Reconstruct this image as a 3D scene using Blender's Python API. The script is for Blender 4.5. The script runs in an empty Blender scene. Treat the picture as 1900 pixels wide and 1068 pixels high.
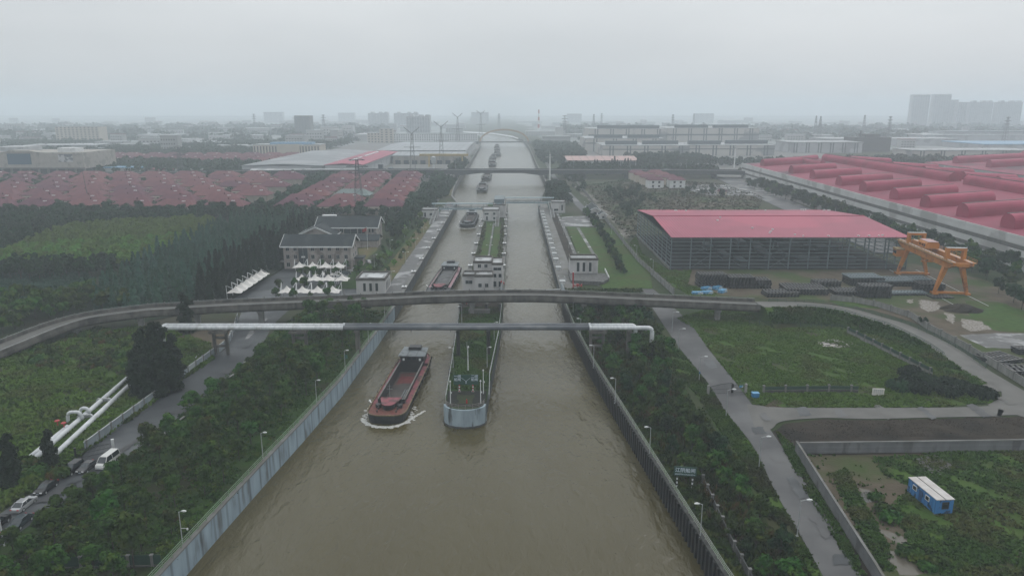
import bpy, math, random
import numpy as np
from mathutils import Vector, Matrix

# ------------------------------------------------------------------ camera, sky, sun
SC = bpy.context.scene
F, CAMH = 1350.0, 65.0
TH = math.atan(332 / F)
cam_data = bpy.data.cameras.new("camera")
cam_data.sensor_width = 36.0
cam_data.lens = 36.0 * F / 1900.0
cam_data.clip_start, cam_data.clip_end = 0.5, 20000
cam = bpy.data.objects.new("camera", cam_data)
cam.location = (0, 0, CAMH)
cam.rotation_euler = (math.pi / 2 - TH, 0, 0)
SC.collection.objects.link(cam)
SC.camera = cam
SC.view_settings.view_transform = 'Standard'
SC.view_settings.look = 'None'
SC.view_settings.gamma = 1.0
SC.view_settings.use_curve_mapping = False
SC.view_settings.exposure = 0.1
SC.cycles.max_bounces = 6
SC.cycles.diffuse_bounces = 3
SC.cycles.glossy_bounces = 3
SC.cycles.transparent_max_bounces = 8
SC.cycles.volume_bounces = 3
SC.cycles.use_denoising = True

SUN_EL, SUN_AZ = math.radians(52), math.radians(35)
world = bpy.data.worlds.new("World")
SC.world = world
world.use_nodes = True
nt = world.node_tree
nt.nodes.clear()
wo = nt.nodes.new('ShaderNodeOutputWorld')
bg = nt.nodes.new('ShaderNodeBackground')
sky = nt.nodes.new('ShaderNodeTexSky')
sky.sky_type = 'NISHITA'
sky.sun_disc = False
sky.sun_elevation = SUN_EL
sky.sun_rotation = SUN_AZ
sky.dust_density = 4.0
hs = nt.nodes.new('ShaderNodeHueSaturation')
hs.inputs['Saturation'].default_value = 0.12
tc = nt.nodes.new('ShaderNodeTexCoord')
mp = nt.nodes.new('ShaderNodeMapping')
mp.inputs['Scale'].default_value = (1.6, 1.6, 4.5)
cn = nt.nodes.new('ShaderNodeTexNoise')
cn.inputs['Scale'].default_value = 1.3
cn.inputs['Detail'].default_value = 5
cn.inputs['Roughness'].default_value = 0.5
cr = nt.nodes.new('ShaderNodeValToRGB')          # the overcast layer: pale grey with faint darker banks
cr.color_ramp.elements[0].position = 0.36
cr.color_ramp.elements[0].color = (6.1, 6.45, 6.7, 1)
cr.color_ramp.elements[1].position = 0.62
cr.color_ramp.elements[1].color = (6.9, 7.2, 7.4, 1)
mx = nt.nodes.new('ShaderNodeMix')
mx.data_type = 'RGBA'
mx.inputs['Factor'].default_value = 0.86
bg.inputs['Strength'].default_value = 0.1
L = nt.links
L.new(sky.outputs[0], hs.inputs['Color'])
L.new(tc.outputs['Generated'], mp.inputs['Vector'])
L.new(mp.outputs[0], cn.inputs['Vector'])
L.new(cn.outputs[0], cr.inputs[0])
L.new(hs.outputs[0], mx.inputs['A'])
L.new(cr.outputs[0], mx.inputs['B'])
# an overcast dome is brighter overhead than at the horizon
sx = nt.nodes.new('ShaderNodeSeparateXYZ')
L.new(tc.outputs['Generated'], sx.inputs[0])
zr = nt.nodes.new('ShaderNodeMapRange')
zr.inputs[1].default_value, zr.inputs[2].default_value = 0.08, 0.9
zr.inputs[3].default_value, zr.inputs[4].default_value = 1.0, 1.95
L.new(sx.outputs['Z'], zr.inputs[0])
ml = nt.nodes.new('ShaderNodeMix')
ml.data_type, ml.blend_type = 'RGBA', 'MULTIPLY'
ml.inputs['Factor'].default_value = 1.0
L.new(mx.outputs['Result'], ml.inputs['A'])
L.new(zr.outputs[0], ml.inputs['B'])
L.new(ml.outputs['Result'], bg.inputs['Color'])
L.new(bg.outputs[0], wo.inputs['Surface'])

sun_data = bpy.data.lights.new("sun", 'SUN')
sun_data.energy = 0.5
sun_data.angle = math.radians(30)
sun_data.color = (1.0, 0.97, 0.93)
sun = bpy.data.objects.new("sun", sun_data)
sun.rotation_euler = (math.pi / 2 - SUN_EL, 0, math.pi - SUN_AZ)
SC.collection.objects.link(sun)

# ------------------------------------------------------------------ helpers
COL = bpy.data.collections.new("canal_scene")
SC.collection.children.link(COL)
random.seed(7)
RNG = np.random.default_rng(11)
pi = math.pi


def G(px, py, z=0.0):
    """the point of the horizontal plane z that the photograph shows at (px, py)"""
    x, y = (px - 950) / F, -(py - 534) / F
    c, s = math.cos(TH), math.sin(TH)
    d = (x, c + y * s, -s + y * c)
    t = (z - CAMH) / d[2]
    return Vector((d[0] * t, d[1] * t, z))


def GG(pts, z=0.0):
    return [G(p[0], p[1], z) for p in pts]


def rgb(h):
    """sRGB hex -> linear"""
    v = [int(h[i:i + 2], 16) / 255 for i in (0, 2, 4)]
    return tuple(c / 12.92 if c <= 0.04045 else ((c + 0.055) / 1.055) ** 2.4 for c in v)


class M:
    """collects faces; build() links them as ONE mesh object"""

    def __init__(s):
        s.v, s.f, s.m = [], [], []

    def add(s, vs, fs, m=0):
        b = len(s.v)
        s.v.extend([tuple(p) for p in vs])
        for f in fs:
            s.f.append(tuple(b + i for i in f))
            s.m.append(m)

    def box(s, x0, x1, y0, y1, z0, z1, m=0):
        s.add([(x0, y0, z0), (x1, y0, z0), (x1, y1, z0), (x0, y1, z0), (x0, y0, z1), (x1, y0, z1), (x1, y1, z1), (x0, y1, z1)],
              [(3, 2, 1, 0), (4, 5, 6, 7), (0, 1, 5, 4), (1, 2, 6, 5), (2, 3, 7, 6), (3, 0, 4, 7)], m)
        return s

    def cb(s, c, sx, sy, z0, z1, rz=0.0, m=0):
        """box on a centre point, turned about z"""
        ca, sa = math.cos(rz), math.sin(rz)
        q = [(-sx / 2, -sy / 2), (sx / 2, -sy / 2), (sx / 2, sy / 2), (-sx / 2, sy / 2)]
        q = [(c[0] + a * ca - b * sa, c[1] + a * sa + b * ca) for a, b in q]
        s.add([(a, b, z0) for a, b in q] + [(a, b, z1) for a, b in q],
              [(3, 2, 1, 0), (4, 5, 6, 7), (0, 1, 5, 4), (1, 2, 6, 5), (2, 3, 7, 6), (3, 0, 4, 7)], m)
        return s

    def beam(s, p, q, w, h=None, m=0, w2=None, h2=None):
        """bar of rectangular section from p to q"""
        p, q = Vector(p), Vector(q)
        h = w if h is None else h
        d = (q - p).normalized()
        up = Vector((0, 0, 1)) if abs(d.z) < 0.95 else Vector((0, 1, 0))
        a = d.cross(up).normalized()
        b = a.cross(d).normalized()
        vs = []
        for pt, ww, hh in ((p, w, h), (q, w2 or w, h2 or h)):
            for i, j in ((-1, -1), (1, -1), (1, 1), (-1, 1)):
                vs.append(pt + a * (i * ww / 2) + b * (j * hh / 2))
        s.add(vs, [(3, 2, 1, 0), (4, 5, 6, 7), (0, 1, 5, 4), (1, 2, 6, 5), (2, 3, 7, 6), (3, 0, 4, 7)], m)
        return s

    def tube(s, pts, r, n=8, m=0, cap=True):
        pts = [Vector(p) for p in pts]
        rs = r if isinstance(r, (list, tuple)) else [r] * len(pts)
        vs, fs = [], []
        for i, p in enumerate(pts):
            d = (pts[min(i + 1, len(pts) - 1)] - pts[max(i - 1, 0)]).normalized()
            up = Vector((0, 0, 1)) if abs(d.z) < 0.95 else Vector((0, 1, 0))
            a = d.cross(up).normalized()
            b = a.cross(d).normalized()
            for k in range(n):
                t = 2 * pi * k / n
                vs.append(p + (a * math.cos(t) + b * math.sin(t)) * rs[i])
        for i in range(len(pts) - 1):
            for k in range(n):
                k2 = (k + 1) % n
                fs.append((i * n + k, i * n + k2, (i + 1) * n + k2, (i + 1) * n + k))
        if cap:
            fs.append(tuple(range(n - 1, -1, -1)))
            fs.append(tuple((len(pts) - 1) * n + k for k in range(n)))
        s.add(vs, fs, m)
        return s

    def prism(s, poly, z0, z1, m=0):
        n = len(poly)
        a = sum(poly[i][0] * poly[(i + 1) % n][1] - poly[(i + 1) % n][0] * poly[i][1] for i in range(n))
        if a < 0:
            poly = poly[::-1]
        vs = [(p[0], p[1], z0) for p in poly] + [(p[0], p[1], z1) for p in poly]
        fs = [tuple(range(n - 1, -1, -1)), tuple(range(n, 2 * n))]
        fs += [(i, (i + 1) % n, n + (i + 1) % n, n + i) for i in range(n)]
        s.add(vs, fs, m)
        return s

    def poly(s, pts, m=0):
        s.add(pts, [tuple(range(len(pts)))], m)
        return s

    def strip(s, A, B, m=0):
        n = len(A)
        s.add(list(A) + list(B), [(i, i + 1, n + i + 1, n + i) for i in range(n - 1)], m)
        return s

    def loft(s, rings, m=0, caps=True, closed=True):
        n = len(rings[0])
        vs = [p for r in rings for p in r]
        fs = []
        for i in range(len(rings) - 1):
            for k in range(n if closed else n - 1):
                k2 = (k + 1) % n
                fs.append((i * n + k, i * n + k2, (i + 1) * n + k2, (i + 1) * n + k))
        if caps:
            fs.append(tuple(range(n - 1, -1, -1)))
            fs.append(tuple((len(rings) - 1) * n + k for k in range(n)))
        s.add(vs, fs, m)
        return s

    def build(s, name, mats, parent=None, world=False, smooth=False, loc=None):
        if not isinstance(mats, (list, tuple)):
            mats = [mats]
        off = Vector((0, 0, 0))
        if parent is not None and world:
            off = Vector(parent.location)
        elif parent is None:
            if loc is None:
                a = np.array(s.v)
                off = Vector(((a[:, 0].min() + a[:, 0].max()) / 2, (a[:, 1].min() + a[:, 1].max()) / 2, a[:, 2].min()))
            else:
                off = Vector(loc)
        me = bpy.data.meshes.new(name)
        me.from_pydata([(p[0] - off.x, p[1] - off.y, p[2] - off.z) for p in s.v], [], s.f)
        for mm in mats:
            me.materials.append(mm)
        if len(mats) > 1:
            me.polygons.foreach_set('material_index', s.m)
        if smooth:
            me.polygons.foreach_set('use_smooth', [True] * len(s.f))
        me.update()
        o = bpy.data.objects.new(name, me)
        COL.objects.link(o)
        if parent is not None:
            o.parent = parent
        else:
            o.location = off
        return o


def tag(o, label, cat, group=None, kind=None):
    if label:
        o['label'] = label
    if cat:
        o['category'] = cat
    if group:
        o['group'] = group
    if kind:
        o['kind'] = kind
    return o


def thing(name, label, cat, loc=(0, 0, 0), rz=0.0, group=None):
    o = bpy.data.objects.new(name, None)
    o.empty_display_size = 0.5
    o.location = loc
    o.rotation_euler = (0, 0, rz)
    COL.objects.link(o)
    return tag(o, label, cat, group)


def structure(o):
    o['kind'] = 'structure'
    return o


def dup(root, loc, rz=0.0, label=None, scale=None, group=None):
    """a copy of a thing with copies of its parts and sub-parts"""
    def cp(o, parent):
        c = o.copy()
        COL.objects.link(c)
        if parent is not None:
            c.parent = parent
        for ch in KIDS(o):
            cp(ch, c)
        return c
    r = cp(root, None)
    r.location = loc
    r.rotation_euler = (0, 0, rz)
    if scale is not None:
        r.scale = scale if isinstance(scale, (tuple, list)) else (scale,) * 3
    if label:
        r['label'] = label
    if group:
        r['group'] = group
    return r


_kids = {}


def KIDS(o):
    if o.name not in _kids:
        _kids[o.name] = [c for c in COL.objects if c.parent == o]
    return _kids[o.name]


def inside(p, poly):
    r, n = False, len(poly)
    for i in range(n):
        a, b = poly[i], poly[(i + 1) % n]
        if (a[1] > p[1]) != (b[1] > p[1]) and p[0] < (b[0] - a[0]) * (p[1] - a[1]) / (b[1] - a[1]) + a[0]:
            r = not r
    return r


def scatter(poly, n, dmin, seed=0, holes=()):
    """random points of a polygon, at least dmin apart"""
    rs = random.Random(seed)
    xs, ys = [p[0] for p in poly], [p[1] for p in poly]
    cell, grid, out = max(dmin, .01), {}, []
    for _ in range(n * 30):
        if len(out) >= n:
            break
        p = (rs.uniform(min(xs), max(xs)), rs.uniform(min(ys), max(ys)))
        if not inside(p, poly) or any(inside(p, h) for h in holes):
            continue
        k = (int(p[0] // cell), int(p[1] // cell))
        if any((p[0] - q[0]) ** 2 + (p[1] - q[1]) ** 2 < dmin * dmin
               for i in (-1, 0, 1) for j in (-1, 0, 1) for q in grid.get((k[0] + i, k[1] + j), ())):
            continue
        grid.setdefault(k, []).append(p)
        out.append(p)
    return out


def smooth_line(pts, n=6):
    """Catmull-Rom through the points"""
    P = [Vector(p) for p in pts]
    out = []
    for i in range(len(P) - 1):
        p0, p1, p2, p3 = P[max(i - 1, 0)], P[i], P[i + 1], P[min(i + 2, len(P) - 1)]
        for k in range(n):
            t = k / n
            out.append(0.5 * ((2 * p1) + (p2 - p0) * t + (2 * p0 - 5 * p1 + 4 * p2 - p3) * t * t + (3 * p1 - p0 - 3 * p2 + p3) * t ** 3))
    out.append(P[-1])
    return out


def offset(line, d):
    """a polyline moved sideways by d (to the right of its run when d > 0)"""
    out = []
    for i, p in enumerate(line):
        t = Vector(line[min(i + 1, len(line) - 1)]) - Vector(line[max(i - 1, 0)])
        t.z = 0
        t.normalize()
        out.append(Vector((p[0] + t.y * d, p[1] - t.x * d, p[2])))
    return out


def along(line, step, start=0.0):
    """points (and directions) every step metres along a polyline"""
    out, acc, nxt = [], 0.0, start
    for a, b in zip(line[:-1], line[1:]):
        a, b = Vector(a), Vector(b)
        l = (b - a).length
        while l > 0 and nxt <= acc + l:
            out.append((a.lerp(b, (nxt - acc) / l), (b - a).normalized()))
            nxt += step
        acc += l
    return out


# ------------------------------------------------------------------ materials
ALBEDO = .79


def mat(name, c1, c2=None, rough=0.7, scale=1.0, stretch=(1, 1, 1), bump=0.0, bscale=None, metal=0.0, spec=0.4,
        rand=0.0, detail=6.0, lo=0.35, hi=0.65, c3=None, s3=0.1, lo3=.5, hi3=.6, coord='Object', rough2=None):
    """Principled surface whose colour runs between c1 and c2 with a noise; c3 comes in as larger patches"""
    m = bpy.data.materials.new(name)
    m.use_nodes = True
    t = m.node_tree
    b = t.nodes['Principled BSDF']
    b.inputs['Roughness'].default_value = rough
    b.inputs['Metallic'].default_value = metal
    b.inputs['Specular IOR Level'].default_value = spec
    N, K = t.nodes.new, t.links.new
    if c2 is None:
        c2 = tuple(min(1, x * 0.78) for x in c1)
    k = ALBEDO * (1 - .18 * max(0, 1 - max(c1) * 4))
    c1, c2 = tuple(x * k for x in c1), tuple(x * k for x in c2)
    c3 = None if c3 is None else tuple(x * k for x in c3)
    tcn = N('ShaderNodeTexCoord')
    mpn = N('ShaderNodeMapping')
    mpn.inputs['Scale'].default_value = stretch
    K(tcn.outputs[coord], mpn.inputs[0])
    n1 = N('ShaderNodeTexNoise')
    n1.inputs['Scale'].default_value = scale
    n1.inputs['Detail'].default_value = detail
    K(mpn.outputs[0], n1.inputs['Vector'])
    r1 = N('ShaderNodeMapRange')
    r1.inputs[1].default_value, r1.inputs[2].default_value = lo, hi
    K(n1.outputs[0], r1.inputs[0])
    a = N('ShaderNodeMix')
    a.data_type = 'RGBA'
    a.inputs['A'].default_value = (*c1, 1)
    a.inputs['B'].default_value = (*c2, 1)
    K(r1.outputs[0], a.inputs['Factor'])
    out = a.outputs['Result']
    if c3 is not None:
        n3 = N('ShaderNodeTexNoise')
        n3.inputs['Scale'].default_value = s3
        n3.inputs['Detail'].default_value = 5
        K(mpn.outputs[0], n3.inputs['Vector'])
        r3 = N('ShaderNodeMapRange')
        r3.inputs[1].default_value, r3.inputs[2].default_value = lo3, hi3
        K(n3.outputs[0], r3.inputs[0])
        a3 = N('ShaderNodeMix')
        a3.data_type = 'RGBA'
        a3.inputs['B'].default_value = (*c3, 1)
        K(out, a3.inputs['A'])
        K(r3.outputs[0], a3.inputs['Factor'])
        out = a3.outputs['Result']
        if rough2 is not None:
            rr = N('ShaderNodeMapRange')
            rr.inputs[3].default_value, rr.inputs[4].default_value = rough, rough2
            K(r3.outputs[0], rr.inputs[0])
            K(rr.outputs[0], b.inputs['Roughness'])
    if rand > 0:
        oi = N('ShaderNodeObjectInfo')
        h = N('ShaderNodeHueSaturation')
        rv = N('ShaderNodeMapRange')
        rv.inputs[3].default_value, rv.inputs[4].default_value = 1 - rand, 1 + rand
        K(oi.outputs['Random'], rv.inputs[0])
        K(rv.outputs[0], h.inputs['Value'])
        mh = N('ShaderNodeMath')
        mh.operation = 'MULTIPLY_ADD'
        mh.inputs[1].default_value = 0.06 * min(1, rand * 3)
        mh.inputs[2].default_value = 0.5 - 0.03 * min(1, rand * 3)
        K(oi.outputs['Random'], mh.inputs[0])
        K(mh.outputs[0], h.inputs['Hue'])
        K(out, h.inputs['Color'])
        out = h.outputs[0]
    K(out, b.inputs['Base Color'])
    if bump > 0:
        nb = N('ShaderNodeTexNoise')
        nb.inputs['Scale'].default_value = bscale or scale * 3
        nb.inputs['Detail'].default_value = 4
        K(mpn.outputs[0], nb.inputs['Vector'])
        bp = N('ShaderNodeBump')
        bp.inputs['Strength'].default_value = 1.0
        bp.inputs['Distance'].default_value = bump
        K(nb.outputs[0], bp.inputs['Height'])
        K(bp.outputs[0], b.inputs['Normal'])
    return m


def stripes(m, axis, period, depth, dark=0.8):
    """adds ribs (corrugation, board joints) along one local axis of a material"""
    t = m.node_tree
    b = t.nodes['Principled BSDF']
    N, K = t.nodes.new, t.links.new
    tcn = N('ShaderNodeTexCoord')
    sp = N('ShaderNodeSeparateXYZ')
    K(tcn.outputs['Object'], sp.inputs[0])
    k = N('ShaderNodeMath')
    k.operation = 'MULTIPLY'
    k.inputs[1].default_value = 2 * pi / period
    K(sp.outputs[axis], k.inputs[0])
    sn = N('ShaderNodeMath')
    sn.operation = 'SINE'
    K(k.outputs[0], sn.inputs[0])
    bp = N('ShaderNodeBump')
    bp.inputs['Distance'].default_value = depth
    K(sn.outputs[0], bp.inputs['Height'])
    if b.inputs['Normal'].is_linked:
        K(b.inputs['Normal'].links[0].from_socket, bp.inputs['Normal'])
    K(bp.outputs[0], b.inputs['Normal'])
    r = N('ShaderNodeMapRange')
    r.inputs[1].default_value, r.inputs[2].default_value = 0.80, 0.97
    r.inputs[3].default_value, r.inputs[4].default_value = 1, dark
    K(sn.outputs[0], r.inputs[0])
    src = b.inputs['Base Color'].links[0].from_socket
    mm = N('ShaderNodeMix')
    mm.data_type = 'RGBA'
    mm.blend_type = 'MULTIPLY'
    mm.inputs['Factor'].default_value = 1
    K(src, mm.inputs['A'])
    K(r.outputs[0], mm.inputs['B'])
    K(mm.outputs['Result'], b.inputs['Base Color'])
    return m


C = {}
C['concrete'] = mat('concrete', (.20, .198, .19), (.135, .134, .126), .85, .35, bump=.02, bscale=4, c3=(.13, .125, .11), s3=.12)
C['concrete_wall'] = mat('concrete_wall', (.30, .295, .28), (.19, .19, .18), .85, .8, (1, 1, .25), bump=.02, bscale=4)
C['concrete_dark'] = mat('dark_concrete', (.095, .095, .09), (.05, .05, .048), .85, .9, (1, 1, .3), bump=.02, bscale=4)
C['bluewall'] = mat('pale_blue_concrete', (.31, .40, .46), (.20, .26, .30), .8, .5, (1, 1, .22), bump=.02, bscale=3, c3=(.12, .135, .14), s3=.5, lo3=.56, hi3=.7)
C['asphalt'] = mat('asphalt', (.040, .046, .052), (.026, .030, .035), .62, .25, bump=.006, bscale=20, c3=(.075, .082, .088), s3=.06, lo3=.45, hi3=.62, rough2=.4)
C['road_grey'] = mat('grey_road', (.054, .055, .059), (.038, .039, .042), .6, .3, bump=.006, bscale=20, c3=(.072, .072, .073), s3=.05, lo3=.48, hi3=.62, rough2=.45)
C['pale_road'] = mat('pale_concrete_road', (.125, .12, .11), (.085, .082, .074), .65, .2, bump=.006, bscale=10, c3=(.12, .115, .105), s3=.06, lo3=.55, hi3=.7)
C['paving'] = mat('paving', (.13, .129, .127), (.09, .089, .088), .7, .5, bump=.006, bscale=12, c3=(.23, .23, .23), s3=.1, lo3=.52, hi3=.6, rough2=.3)
C['white'] = mat('white_paint', (.74, .75, .75), (.60, .61, .61), .5, .6, c3=(.42, .42, .41), s3=.25, lo3=.62, hi3=.8)
C['pipe_white'] = mat('white_insulation', (.66, .68, .69), (.50, .52, .54), .45, .5, (3, 1, 1), c3=(.36, .36, .35), s3=.2, lo3=.6, hi3=.75, bump=.01, bscale=3)
C['pipe_grey'] = mat('grey_pipe', (.125, .14, .16), (.09, .10, .115), .5, .4, c3=(.17, .18, .19), s3=.12)
C['steel_dark'] = mat('dark_steel', (.020, .021, .024), (.011, .012, .013), .5, 1.2, spec=.5, c3=(.034, .03, .026), s3=.4)
C['steel_green'] = mat('grey_green_steel', (.15, .19, .205), (.11, .145, .16), .55, .6)
C['steel_blue'] = mat('pale_blue_steel', (.30, .39, .43), (.22, .30, .335), .5, .5)
C['galv'] = mat('galvanised_steel', (.46, .48, .48), (.34, .355, .36), .45, 1.0, metal=.2)
C['orange'] = mat('orange_paint', (.56, .20, .018), (.44, .15, .014), .5, .5, c3=(.22, .07, .02), s3=.35, lo3=.56, hi3=.7)
C['red_roof'] = stripes(mat('red_metal_roof', (.35, .068, .115), (.30, .056, .097), .55, .08, c3=(.41, .075, .125), s3=.03, spec=.25), 0, 1.2, .03, .86)
C['red_metal'] = mat('red_metal', (.36, .045, .095), (.31, .038, .08), .6, .1, spec=.2, c3=(.25, .034, .066), s3=.06, lo3=.5, hi3=.65)
C['red'] = mat('red_paint', (.42, .03, .035), None, .5, 1)
C['beige'] = mat('beige_render', (.40, .37, .335), (.32, .295, .265), .85, .2, c3=(.26, .24, .22), s3=.1, lo3=.55)
C['stonegrey'] = mat('grey_cladding', (.56, .55, .545), (.48, .47, .465), .75, .3, (1, 1, .4), c3=(.33, .32, .315), s3=.3, lo3=.55, hi3=.7)
C['officewall'] = stripes(mat('brown_grey_tiles', (.37, .335, .31), (.30, .27, .25), .8, .4, c3=(.19, .165, .15), s3=.2, lo3=.5), 2, 1.0, .004, .9)
C['slate'] = stripes(mat('dark_slate_roof', (.036, .047, .052), (.026, .034, .038), .75, .6, spec=.15, c3=(.05, .06, .063), s3=.15, lo3=.55), 2, .3, .02, .88)
C['glass'] = mat('dark_glass', (.018, .026, .032), (.03, .042, .05), .12, .3, spec=.6)
C['roof_grey'] = mat('grey_flat_roof', (.30, .31, .315), (.22, .23, .235), .6, .1, c3=(.4, .41, .41), s3=.08, rough2=.3)
C['white_steel'] = C['white']
C['green_rail'] = mat('green_rail', (.13, .25, .12), (.17, .21, .15), .5, 1)
C['green_mesh'] = mat('dark_green_mesh', (.02, .06, .042), (.03, .075, .05), .6, 1)
C['fence_panel'] = mat('blue_grey_panel', (.27, .31, .335), (.19, .225, .25), .6, .5, (1, 1, .3), c3=(.34, .37, .38), s3=.3)
C['wood'] = mat('brown_wood', (.13, .095, .07), None, .8, 2)
C['bark'] = mat('bark', (.07, .055, .042), (.04, .032, .025), .9, 3, bump=.02)
C['rust'] = mat('rusty_red_deck', (.19, .042, .030), (.085, .024, .018), .75, 1.6, c3=(.14, .06, .04), s3=.9, lo3=.45, hi3=.6)
C['hull'] = mat('black_hull', (.016, .018, .02), (.03, .03, .032), .5, .8, (1, 1, .4), c3=(.05, .042, .036), s3=.5, lo3=.6, hi3=.75)
C['pinkdeck'] = mat('faded_red_deck', (.27, .065, .085), (.19, .042, .055), .65, 1.2, c3=(.075, .035, .03), s3=.7, lo3=.5, hi3=.62)
C['hold'] = mat('hold_floor', (.085, .072, .062), (.045, .04, .036), .8, .3, c3=(.19, .03, .025), s3=.14, lo3=.55, hi3=.62)
C['cabin'] = mat('grey_cabin_roof', (.20, .225, .235), (.14, .16, .17), .6, .6, c3=(.09, .10, .105), s3=.5, lo3=.55)
C['tyre'] = mat('rubber', (.014, .014, .014), None, .85, 3)
C['water'] = None


def ground_mat(name, a, b, c=None, sa=.25, sc=.05, bump=.12, bs=1.6, lo3=.48, hi3=.62, rough=.95):
    return mat(name, rgb(a) if isinstance(a, str) else a, rgb(b) if isinstance(b, str) else b, rough, sa, bump=bump, bscale=bs,
               c3=(rgb(c) if isinstance(c, str) else c), s3=sc, spec=.15, detail=9, lo3=lo3, hi3=hi3)


C['ground'] = ground_mat('rough_ground', (.030, .052, .016), (.058, .070, .030), (.07, .066, .045), .06, .012)
C['grass'] = ground_mat('wild_grass', (.042, .090, .012), (.066, .118, .018), (.048, .052, .018), .3, .06)
C['lawn'] = ground_mat('lawn', (.038, .078, .012), (.060, .115, .020), (.060, .080, .020), .5, .08, .05)
C['bank'] = ground_mat('dark_bank_grass', (.018, .048, .006), (.034, .074, .010), (.030, .034, .012), .3, .07)  # deeper green than the wild grass, for banks, lock lawn and island top
C['dry'] = ground_mat('dry_grass', (.15, .115, .055), (.10, .09, .04), (.07, .095, .025), .4, .1)
C['soil'] = ground_mat('dark_soil', (.034, .026, .019), (.052, .041, .030), (.022, .018, .014), .4, .1)
C['mud'] = ground_mat('pale_mud', (.125, .10, .07), (.085, .068, .046), (.055, .08, .022), .22, .05)


def leaf_mat(name, a, b, c=None, rand=.28, sc=.55):
    m = mat(name, a, b, .7, sc, rand=rand, c3=c, s3=sc * .6, spec=.12, lo=.3, hi=.7)
    return m


C['leaf'] = leaf_mat('leaves', (.012, .040, .004), (.052, .115, .012), (.085, .120, .014), .38)
C['leaf_dark'] = leaf_mat('dark_leaves', (.006, .022, .006), (.022, .058, .016))
C['leaf_light'] = leaf_mat('light_leaves', (.070, .150, .016), (.125, .225, .034), (.10, .18, .026), .28)
C['leaf_teal'] = leaf_mat('conifer_needles', (.020, .070, .040), (.054, .132, .080), None, .25)
C['leaf_black'] = leaf_mat('dark_conifer_needles', (.005, .014, .005), (.014, .030, .010), None, .15)
C['leaf_rust'] = leaf_mat('reddish_leaves', (.022, .052, .006), (.052, .092, .012), (.085, .055, .014), .2)
# ------------------------------------------------------------------ the setting: ground, canal, roads
WZ = -4.0                                            # water level
EL = [(-53.5, 40), (-51.8, 76.3), (-50.2, 91.5), (-48.6, 107.4), (-46.4, 127.6), (-44.6, 142.8), (-42.0, 168.3), (-40.2, 209.3), (-39.4, 240),
      (-39.2, 300), (-39.2, 400), (-39.2, 520), (-46, 560), (-49.1, 621), (-51.2, 740), (-52.5, 905), (-57, 1259), (-66, 1600), (-82, 1850), (-130, 2100), (-200, 2300), (-201, 6000)]
ER = [(36.5, 40), (32.4, 76.3), (30.3, 91.6), (24.7, 145.0), (21.1, 180), (18.6, 215), (17.8, 240), (17.8, 300), (17.8, 400), (18.0, 470),
      (22.5, 558), (30.6, 640), (30.8, 740), (29.5, 879), (30.0, 1313), (24, 1600), (0, 1850), (-60, 2100), (-198, 2300), (-199, 6000)]
IS_L = [(-15.2, 153.2), (-16.0, 176.3), (-16.9, 208), (-17.9, 240), (-18.2, 300), (-18.2, 520)]
IS_R = [(-6.0, 153.2), (-5.2, 172.4), (-3.6, 208), (-3.1, 240), (-3.0, 300), (-3.0, 520)]


def xat(line, y):
    for a, b in zip(line[:-1], line[1:]):
        if a[1] <= y <= b[1]:
            return a[0] + (b[0] - a[0]) * (y - a[1]) / (b[1] - a[1])
    return line[0][0] if y < line[0][1] else line[-1][0]


ys = sorted({p[1] for p in EL + ER})
g = M()
for side, line, far in ((0, EL, -7000), (1, ER, 7000)):
    edge = [(xat(line, y), y, 0) for y in ys]
    mid = [((-400 if side == 0 else 400) if y < 3500 else (-800 if side == 0 else 500), y, 0) for y in ys]
    out = [(far, y, 0) for y in ys]
    cols = [out, mid, edge] if side == 0 else [edge, mid, out]
    for A, B in zip(cols[:-1], cols[1:]):
        n = len(A)
        g.add(A + B, [(i, n + i, n + i + 1, i + 1) for i in range(n - 1)])
g.box(-7000, -53.5, -600, 40, -.5, 0)
g.box(36.5, 7000, -600, 40, -.5, 0)
g.box(-7000, 7000, 6000, 7500, -.5, 0)
structure(g.build('ground', C['ground'], loc=(0, 0, 0)))

# water: muddy, rippled, mirror-like only at a flat angle
wm = mat('muddy_water', (.086, .071, .027), (.073, .059, .021), .14, .03, (1, .35, 1), spec=.5, c3=(.096, .082, .040), s3=.02)
t = wm.node_tree
b = t.nodes['Principled BSDF']
b.inputs['IOR'].default_value = 1.33
tcn = t.nodes.new('ShaderNodeTexCoord')
prev = None
for sc, st, dist, rot in ((.5, (1.0, .45, 1), .40, .5), (.14, (1.0, .4, 1), .7, -.35), (1.6, (1, .55, 1), .13, .2)):
    mpn = t.nodes.new('ShaderNodeMapping')
    mpn.inputs['Rotation'].default_value = (0, 0, pi / 2 + rot)
    mpn.inputs['Scale'].default_value = st
    t.links.new(tcn.outputs['Object'], mpn.inputs[0])
    nz = t.nodes.new('ShaderNodeTexNoise')
    nz.inputs['Scale'].default_value = sc
    nz.inputs['Detail'].default_value = 4
    nz.inputs['Distortion'].default_value = .7
    t.links.new(mpn.outputs[0], nz.inputs['Vector'])
    bp = t.nodes.new('ShaderNodeBump')
    bp.inputs['Distance'].default_value = dist
    bp.inputs['Strength'].default_value = .8
    t.links.new(nz.outputs[0], bp.inputs['Height'])
    if prev is not None:
        t.links.new(prev.outputs[0], bp.inputs['Normal'])
    prev = bp
t.links.new(prev.outputs[0], b.inputs['Normal'])
C['water'] = wm
w = M()
w.strip([(xat(EL, y) - 4, y, WZ) for y in ys][::-1], [(xat(ER, y) + 4, y, WZ) for y in ys][::-1])
structure(w.build('canal_water', wm, loc=(0, 0, 0)))

LAYER = [0]


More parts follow.
